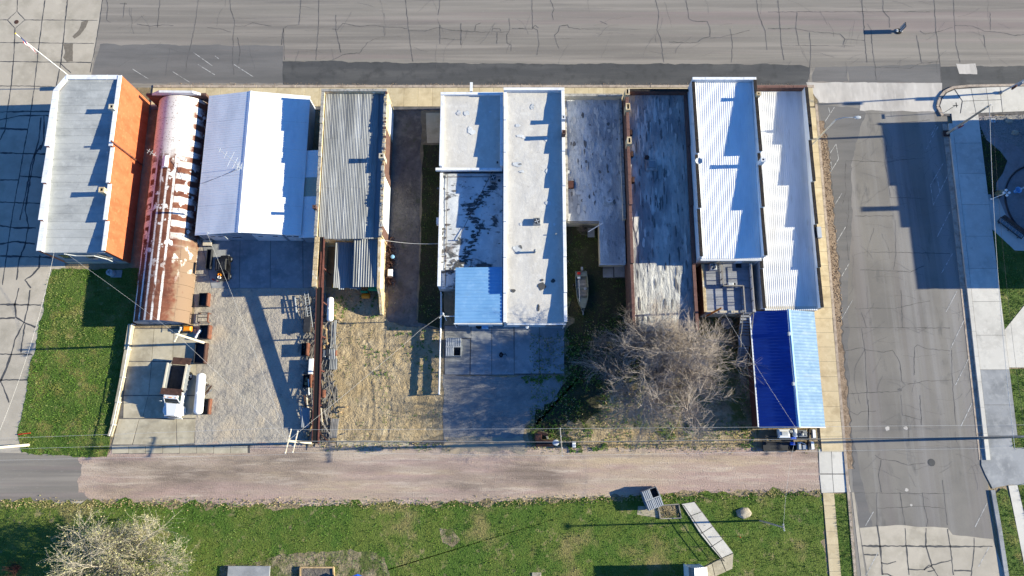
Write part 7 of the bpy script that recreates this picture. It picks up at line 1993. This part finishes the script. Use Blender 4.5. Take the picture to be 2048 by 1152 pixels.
# ---------------------------------------------------------------- south lawn
ramp, _pts = patch('ramp_walk', [(1362, 1008), (1389, 1003), (1466, 1106), (1463, 1138), (1430, 1152), (1380, 1160), (1400, 1136), (1442, 1116)], 'crack', .03)
for q in (((1363, 1008), (1388, 1004), (1402, 1023), (1378, 1032)), ((1379, 1033), (1403, 1024), (1424, 1052), (1400, 1067)), ((1401, 1068), (1425, 1053), (1444, 1078), (1421, 1093)), ((1422, 1094), (1445, 1079), (1465, 1105), (1441, 1116)), ((1442, 1117), (1466, 1107), (1464, 1137), (1452, 1142)), ((1440, 1118), (1451, 1143), (1430, 1152), (1424, 1126)), ((1423, 1127), (1429, 1153), (1400, 1163), (1404, 1136))):
    build(MB().prism([(p.x, p.y) for p in PL(q)], .03, .14 + random.uniform(0, .012)), 'paving_slab', 'concrete_new' if q[0][1] < 1110 else 'concrete_yard', ramp)
t = thing('hand_rail', 'thin dark hand rail along the angled concrete walk', 'rail', tuple(P(1400, 1060)))
rp = [P(u, v) for u, v in ((1366, 1010), (1384, 1036), (1403, 1064), (1424, 1092), (1446, 1120))]
build(MB().tube([q + Vector((-.1, 0, 1.0)) for q in rp], .03, 6).tube([q + Vector((-.1, 0, .55)) for q in rp], .025, 6), 'rail', 'steel_dark', t)
for q in rp:
    build(MB().tube([q + Vector((-.1, 0, 0)), q + Vector((-.1, 0, 1.0))], .03, 6), 'post', 'steel_dark', t)
bed, _pts = patch('dumpster_pad', [(1276, 1012), (1314, 1010), (1318, 1036), (1296, 1033), (1274, 1029)], 'concrete_yard', .03, .08)
t = thing('planter_bed', 'old timber edged planter bed between dumpster and walk', 'planter', tuple(P(1338, 1022)))
cs = [P(u, v) for u, v in ((1316, 1011), (1357, 1008), (1362, 1036), (1320, 1037))]
for i in range(4):
    build(MB().beam(cs[i] + Vector((0, 0, .1)), cs[(i + 1) % 4] + Vector((0, 0, .1)), .12, .2), 'edging', 'wood_grey', t)
build(MB().sheet([(p.x, p.y) for p in cs], .06), 'soil', 'dirt_pale', t)
mb = MB()
for k in range(140):
    u, v = random.gauss(1338, 9), random.gauss(1026, 5)
    p = P(u, v)
    a_ = random.uniform(0, 6.28)
    mb.tube([p + Vector((0, 0, .06)), p + Vector((math.cos(a_) * .25, math.sin(a_) * .25, random.uniform(.08, .35)))], .012, 3)
build(mb, 'dry_stalk', 'straw', t, kind='stuff')
a = P(1474, 1072)
solo(MB().tube([a, a + Vector((0, 0, 1.3))], .03, 6).lathe([(.05, 0), (.06, .12), (.02, .16)], a + Vector((0, 0, 1.25)), 'z', 8), 'marker_stake', 'red_paint', 'thin red topped stake on the lawn beside the walk', 'stake', tuple(a))
# lower edge: bench slab, raised frame, parasol
c = P(497, 1150, .5)
t = thing('stone_bench', 'grey concrete slab seat at the lower picture edge', 'bench', (c.x, c.y, 0), local=True)
build(MB().bbox(-2.5, -1.4, .4, 2.5, 1.0, .55, .03), 'slab', 'concrete_grey', t)
for x in (-1.8, -.9, 1.0, 1.9):
    build(MB().box(x - .3, -1.2, .552, x + .3, -.5, .6), 'grate', 'steel_grey', t)
build(MB().box(-2.2, -1.2, 0, -1.6, .8, .4).box(1.6, -1.2, 0, 2.2, .8, .4), 'support', 'concrete_grey', t)
t = thing('raised_bed', 'weathered timber garden frame at the lower picture edge', 'garden bed', tuple(P(636, 1150)))
cs = [P(u, v) for u, v in ((602, 1134), (668, 1134), (670, 1175), (602, 1175))]
for i in range(4):
    build(MB().beam(cs[i] + Vector((0, 0, .2)), cs[(i + 1) % 4] + Vector((0, 0, .2)), .15, .4), 'board', 'wood_tan', t)
build(MB().sheet([(p.x, p.y) for p in cs], .25), 'soil', 'dirt_dark', t)
c = P(720, 1160)
t = thing('blue_parasol', 'bright blue garden parasol at the lower picture edge', 'parasol', (c.x, c.y, 0), local=True)
for k in range(8):
    a0, a1 = k * .7854, (k + 1) * .7854
    mb = MB()
    mb.add([(0, 0, 2.1), (math.cos(a0) * .95, math.sin(a0) * .95, 1.7), (math.cos(a1) * .95, math.sin(a1) * .95, 1.7), (math.cos(a1) * .95, math.sin(a1) * .95, 1.66), (math.cos(a0) * .95, math.sin(a0) * .95, 1.66), (0, 0, 2.05)], [(0, 1, 2), (1, 4, 3, 2), (5, 3, 4)])
    build(mb, 'canopy_panel', 'tarp_blue', t)
build(MB().tube([(0, 0, 0), (0, 0, 2.15)], .025, 6), 'pole', 'unit_light', t)
c = P(1073, 1150)
solo(MB().bbox(c.x - .55, c.y - .5, 0, c.x + .55, c.y + .3, .12, .04), 'paving_block', 'rock', 'pale square stone block at the lower edge of the lawn', 'stone', (c.x, c.y, 0))
a = P(38, 869)
b_ = P(62, 866)
solo(MB().beam((a.x, a.y, .12), (b_.x, b_.y, .12), .1, .12).box(a.x, a.y - .06, 0, a.x + .1, a.y + .06, .1), 'red_bar', 'red_paint', 'short red bar lying in the grass at far left', 'bar', tuple(a))

# ---------------------------------------------------------------- overhead lines
def wire(p0, p1, sag, label, m='wire', r=.012, n=14):
    p0, p1 = Vector(p0), Vector(p1)
    pts = []
    for i in range(n + 1):
        t_ = i / n
        q = p0.lerp(p1, t_)
        q.z -= sag * 4 * t_ * (1 - t_)
        pts.append(q)
    c = (p0 + p1) / 2
    return solo(MB().tube(pts, r, 4, cap=False), 'overhead_wire', m, label, 'wire', (c.x, c.y, 0), 'overhead wires')
A = lambda f_, y, z=0.0: f_ + Vector((0, y, z))
for y, nm in ((1.45, 'north'), (0.0, 'middle'), (-1.45, 'south')):
    wire(A(fd, y, -.05), A(fg, y * .85, -.1), .5, f'{nm} wire of the alley line right of the transformer pole', 'wire')
    wire(A(fd, y, -.05), A(fb, y * .85, -.1), .5, f'{nm} wire of the alley line left of the transformer pole', 'wire')
    wire(A(fb, y, -.1), A(fc, y * .8, -.2), .5, f'{nm} wire of the alley line near the left picture edge', 'wire')
wire(pd_.lerp(fd, .72), pg.lerp(fg, .72), .5, 'thick dark cable below the wires right of the transformer pole', 'wire_dark', .05)
wire(pd_.lerp(fd, .72), pb.lerp(fb, .72), .5, 'thick dark cable below the wires left of the transformer pole', 'wire_dark', .045)
wire(pg.lerp(fg, .75), pg.lerp(fg, .75) + Vector((60, 2, 0)), .5, 'thick dark cable leaving the right picture edge', 'wire_dark', .05)
for y in (1.2, -1.2):
    wire(A(fg, y, -.1), A(fg, y, 0) + Vector((60, 2, 0)), .5, 'upper wire leaving the right picture edge, %s one' % ('north' if y > 0 else 'south'), 'wire')
wire(fa, fb, .3, 'wire from the leaning pole to the pole at the red track')
wire(fa, Vector((-55.5, 23.8, 5.0)), .6, 'service wire from the leaning pole to the brick building')
wire(P(108, 505, 5.2), P(0, 860, 7.5), .8, 'service wire crossing the lawn at far left')
wire(fb, Vector((-38.6, 26.7, 4.0)), .6, 'service wire from the track pole to the white shed')
wire(fb, P(843, 658, 4.2), .6, 'service wire crossing the sandy lot')
wire(fm, P(843, 658, 4.2), .1, 'short service wire at the white mast')
wire(fo, P(1592, 856, 6.0), .4, 'pale service wire from the orange post over the blue roof')
wire(Vector((33.5, 17.2, 5.2)), P(1600, 858, 6.0), .4, 'second service wire over the blue roof')
wire(pe.lerp(fe, .98), P(1592, 870, 8.5), .6, 'wire from the slim pole across the alley')
wire(ff, P(2030, 900, 8.3), .7, 'braided pale wire along the east lawns', 'wire', .03, 26)
wire(ff + Vector((.5, 0, -.2)), P(2055, 900, 8.3), .7, 'second wire along the east lawns', 'wire_dark', .015, 26)
wire(Vector((-16.2, 25.9, 3.4)), Vector((-9.4, 25.6, 2.9)), .7, 'slack pale cable across the passage', 'wire', .03)
wire(P(915, 480, 2.6), P(986, 340, 2.8), -.0, 'dark cable snaking over the silver roof', 'wire_dark', .03)
wire(Vector((-40.3, 33.6, 3.15)), Vector((-35.0, 35.3, 4.3)), .1, 'aerial lead lying on the white shed roof', 'wire_dark', .02)

# ---------------------------------------------------------------- trees
def grow_tree(name, label, base, lean, height, spread, seed, m, mains, per, r0, twig_r, droop=0.0, buds=None, levels=4, reach=1.1, group='bare trees'):
    rnd = random.Random(seed)
    t = thing(name, label, 'tree', base, group)
    trunk, crown, bd = MB(), MB(), MB()
    def branch(p, d, L_, r, lev):
        n = 5 if lev < 2 else (4 if lev < levels - 1 else 3)
        pts = [p.copy()]
        q = p.copy()
        dd = d.copy()
        for i in range(n):
            wob = .22 if lev else .1
            dd = (dd + Vector((rnd.gauss(0, wob), rnd.gauss(0, wob), rnd.gauss(0, wob * .7) + (.05 if lev < 2 else -droop)))).normalized()
            q = q + dd * (L_ / n)
            if q.z < .4:
                q.z = .4
            pts.append(q.copy())
        r1 = max(twig_r * .6, r * (.45 if lev < levels else .6))
        (trunk if lev <= 1 else crown).tube(pts, r, 7 if lev == 0 else (5 if lev < 3 else 3), r1, cap=lev < 2)
        if lev >= levels:
            if buds:
                for k in range(buds):
                    c = pts[rnd.randint(1, n)] + Vector((rnd.gauss(0, .08), rnd.gauss(0, .08), rnd.gauss(0, .08)))
                    s = rnd.uniform(.04, .1)
                    o = len(bd.v)
                    a = Vector((rnd.gauss(0, 1), rnd.gauss(0, 1), rnd.gauss(0, 1))).normalized() * s
                    b2 = a.orthogonal().normalized() * s
                    bd.v += [tuple(c - a), tuple(c + b2), tuple(c + a), tuple(c - b2)]
                    bd.f.append((o, o + 1, o + 2, o + 3))
            return
        k = per[lev]
        for i in range(k):
            f_ = rnd.uniform(.25, 1.0) if lev else rnd.uniform(.55, 1.0)
            idx = min(n - 1, int(f_ * n))
            st = pts[idx].lerp(pts[idx + 1], f_ * n - idx if f_ < 1 else 1)
            ax = Vector((rnd.gauss(0, 1), rnd.gauss(0, 1), rnd.gauss(0, 1))).normalized()
            ang = rnd.uniform(.35, .95)
            nd = (dd * math.cos(ang) + dd.cross(ax).normalized() * math.sin(ang)).normalized()
            if lev == 0:
                th = 2 * math.pi * (i + rnd.random() * .6) / k
                nd = Vector((math.cos(th) * spread, math.sin(th) * spread, rnd.uniform(.2, .95))).normalized()
            branch(st, nd, L_ * rnd.uniform(.5, .8) * (rnd.uniform(.75, 1.15) if lev else reach * rnd.uniform(.6, 1.15)), max(twig_r, r * (rnd.uniform(.38, .55) if lev > 0 else rnd.uniform(.45, .65))), lev + 1)
    for j in range(mains):
        th = 6.28 * j / mains + seed
        d = Vector((math.cos(th) * .35 * (mains > 1), math.sin(th) * .35 * (mains > 1), 1)) + Vector(lean)
        branch(Vector(base) + Vector((math.cos(th) * .2, math.sin(th) * .2, 0)) * (mains > 1), d.normalized(), height * .45, r0, 0)
    build(trunk, 'trunk', m, t, smooth=True)
    build(crown, 'crown', m, t)
    if buds:
        build(bd, 'bud_cluster', 'bud', t)
    return t
c = P(1312, 752)
grow_tree('bare_tree', 'large bare grey tree with dense twigs beside the blue roofed shed', (c.x, c.y, 0), (.2, .0, 0), 9.5, 1.5, 3, 'bark_grey', 3, (8, 9, 9, 9), .2, .0125, .02, levels=4, reach=1.75)
c = P(1235, 728)
grow_tree('bare_tree', 'smaller dark bare tree left of the large grey tree', (c.x, c.y, 0), (-.05, .05, 0), 7.5, 1.4, 8, 'bark_dark', 2, (6, 7, 7, 6), .14, .011, .02, levels=4, reach=1.6)
c = P(262, 1140)
grow_tree('budding_tree', 'pale tree with yellow green buds at lower left', (c.x, c.y, 0), (.05, .0, 0), 8.0, 1.6, 24, 'bark_pale', 3, (7, 7, 6, 6), .17, .011, 0.0, buds=4, levels=4, reach=2.0, group='budding trees')
def shrub(u, v, h, n, label, m='bark_dark', sp=.8):
    c = P(u, v)
    t = thing('dry_shrub', label, 'shrub', (c.x, c.y, 0), 'dry shrubs')
    mb, st = MB(), MB()
    for k in range(n):
        a_ = random.uniform(0, 6.28)
        d = Vector((math.cos(a_) * sp * random.random(), math.sin(a_) * sp * random.random(), 1)) * h * random.uniform(.6, 1)
        q = c + d * .5 + Vector((random.gauss(0, .1), random.gauss(0, .1), 0))
        (st if k % 6 == 0 else mb).tube([c, q, c + d], .02 if k % 6 == 0 else .014, 3, .008, cap=False)
        for j in range(3):
            e = q.lerp(c + d, random.random())
            mb.tube([e, e + Vector((random.gauss(0, .3), random.gauss(0, .3), random.uniform(0, .4)))], .01, 3, .006, cap=False)
    build(st, 'stem', m, t, kind='stuff')
    build(mb, 'twigs', m, t, kind='stuff')
shrub(1165, 463, 1.6, 50, 'dry leafless shrub against the low building wall')
shrub(906, 592, 2.0, 50, 'dry leafless shrub between rear hall and pale blue shed', 'bark_pale')
shrub(1394, 528, 2.2, 40, 'dry climbing shrub between the wrinkled roof and the annexe', 'bark_grey')
shrub(1402, 600, 2.4, 50, 'dry shrub in the gap beside the annexe wall', 'bark_grey')
shrub(38, 1136, 1.4, 90, 'reddish dry shrub at the lower left corner', 'brown_hatch', 1.1)

# ---------------------------------------------------------------- wear on the roofs, spill at the edges
def roof_patches(bname, x0, x1, y0, y1, zf, n, m, seed):
    rnd = random.Random(seed)
    b = bpy.data.objects[bname]
    for _ in range(n):
        x, y = rnd.uniform(x0 + .5, x1 - 1.2), rnd.uniform(y0 + .5, y1 - 1.5)
        w, h = rnd.uniform(.3, 1.3), rnd.uniform(.25, 1.1)
        pts = [(x + w * .5 + math.cos(t * .6283) * w * .5 * rnd.uniform(.7, 1.2), y + h * .5 + math.sin(t * .6283) * h * .5 * rnd.uniform(.7, 1.2)) for t in range(10)]
        mb = MB()
        o = len(mb.v)
        mb.v += [(p[0], p[1], zf(p[0], p[1]) + .045) for p in pts]
        mb.f.append(tuple(range(10)))
        build(mb, 'roof_patch', m, b)
roof_patches('long_cream_building', -.7, 6.4, 15.5, 45, wavy(5.1, 3.3, 45.5, 15.3, .035), 12, 'roof_silver', 1)
roof_patches('long_cream_building', -.7, 6.4, 15.5, 22, wavy(5.1, 3.3, 45.5, 15.3, .035), 5, 'asphalt_dark', 5)
roof_patches('white_shop', -9, -1.6, 36, 45, wavy(4.15, 3.6, 45.5, 35.6, .02), 5, 'roof_silver', 2)
def stain_band(bname, path, zf, n, spread, m, seed):
    rnd = random.Random(seed)
    b = bpy.data.objects[bname]
    mb = MB()
    for _ in range(n):
        k = rnd.randrange(len(path) - 1)
        t = rnd.random()
        u, v = path[k][0] + (path[k + 1][0] - path[k][0]) * t, path[k][1] + (path[k + 1][1] - path[k][1]) * t
        p = P(u + rnd.gauss(0, spread), v + rnd.gauss(0, spread * .7), 2.6)
        w, h = rnd.uniform(.08, .5), rnd.uniform(.04, .22)
        pts = [(p.x + math.cos(q * .898) * w * rnd.uniform(.5, 1.2), p.y + math.sin(q * .898) * h * rnd.uniform(.5, 1.2)) for q in range(7)]
        o = len(mb.v)
        mb.v += [(q[0], q[1], zf(*q) + .03 + .0005 * (_ % 20)) for q in pts]
        mb.f.append(tuple(range(o, o + 7)))
    build(mb, 'worn_coating', m, b, kind='stuff')
stain_band('rear_hall', [(990, 362), (975, 385), (962, 400), (942, 408), (936, 432), (955, 440), (958, 460), (945, 480), (935, 505), (928, 525), (905, 530)], wavy(2.7, 2.3, 35.2, 20.0, .05), 190, 5, 'asphalt_dark', 3)
stain_band('rear_hall', [(895, 360), (892, 450), (895, 530), (950, 400), (990, 470)], wavy(2.7, 2.3, 35.2, 20.0, .05), 60, 9, 'asphalt_mid', 4)
stain_band('rear_hall', [(895, 545), (915, 530), (940, 520)], wavy(2.7, 2.3, 35.2, 20.0, .05), 50, 5, 'asphalt_dark', 9)
roof_patches('low_shop', 7.4, 14, 29.5, 45, wavy(2.95, 2.45, 45.6, 28.8, .06), 7, 'roof_silver', 4)
def blotches(bname, x0, x1, y0, y1, zf, n, m, w1, h1, seed):
    rnd = random.Random(seed)
    mb = MB()
    for i in range(n):
        x, y = rnd.uniform(x0, x1), rnd.uniform(y0, y1)
        w, h = w1 * rnd.uniform(.3, 1), h1 * rnd.uniform(.3, 1)
        pts = [(min(x1, max(x0, x + math.cos(q * .6283) * w * rnd.uniform(.5, 1.2))), y + math.sin(q * .6283) * h * rnd.uniform(.5, 1.2)) for q in range(10)]
        o = len(mb.v)
        mb.v += [(q[0], q[1], zf(*q) + .035 + .0006 * (i % 20)) for q in pts]
        mb.f.append(tuple(range(o, o + 10)))
    build(mb, 'worn_coating', m, bpy.data.objects[bname], kind='stuff')
z8, z7 = wavy(4.75, 3.5, 45.3, 14.2, .05, .6, 1.6, .6), wavy(2.95, 2.45, 45.6, 28.8, .06)
blotches('wrinkled_roof_building', 15.4, 22.2, 22, 44.5, z8, 60, 'roof_white_coat', .22, 1.3, 1)
blotches('wrinkled_roof_building', 15.4, 22.2, 15, 44.5, z8, 60, 'asphalt_mid', .16, 1.1, 2)
blotches('low_shop', 7.5, 14.1, 30, 45, z7, 40, 'roof_white_coat', .3, .8, 3)
blotches('low_shop', 7.5, 14.1, 30, 45, z7, 26, 'asphalt_mid', .25, .6, 4)
# straw tufts and spilled gravel where lawn, alley and yards meet
def tufts(fn, n, m, label, h=.16):
    mb = MB()
    for _ in range(n):
        x, y, z = fn()
        for k in range(4):
            a = random.uniform(0, 6.28)
            l = h * random.uniform(.5, 1.2)
            dx, dy = math.cos(a) * .035, math.sin(a) * .035
            o = len(mb.v)
            mb.v += [(x - dx, y - dy, z), (x + dx, y + dy, z), (x - dy * l * 22, y + dx * l * 22, z + l)]
            mb.f.append((o, o + 1, o + 2))
    o = build(mb, 'tufts', m, kind='stuff')
    tag(o, label, 'grass')
def south_edge():
    u = random.uniform(0, 1640)
    p = P(u, 1008 - max(0, (u - 900)) * .03 + random.gauss(0, 5))
    return p.x, p.y, .02
def north_edge():
    u = random.choice((random.uniform(640, 900), random.uniform(1050, 1640), random.uniform(1050, 1640)))
    p = P(u, 893 + random.gauss(0, 5))
    return p.x, p.y, .02
tufts(south_edge, 1500, 'straw', 'straw tufts along the south edge of the alley')
tufts(south_edge, 900, 'grass_blade', 'green tufts along the south edge of the alley')
tufts(north_edge, 700, 'straw', 'straw tufts along the north edge of the alley')
tufts(north_edge, 400, 'grass_blade', 'green tufts along the north edge of the alley')
def yard_pt():
    while True:
        p = P(random.uniform(1060, 1510), random.uniform(640, 885))
        if noise.noise((p.x * .35, p.y * .35, 6)) > -.1:
            return p.x, p.y, .03
tufts(yard_pt, 2600, 'grass_blade', 'patchy green growth under the bare trees', .2)
tufts(yard_pt, 1200, 'straw', 'dead stalks under the bare trees', .2)
def lot_pt():
    while True:
        p = P(random.uniform(645, 880), random.uniform(580, 880))
        if noise.noise((p.x * .4, p.y * .4, 3)) > .12:
            return p.x, p.y, .08
tufts(lot_pt, 260, 'grass_blade', 'sparse weeds over the sandy lot', .14)
tufts(lot_pt, 120, 'straw', 'dry stalks over the sandy lot', .14)
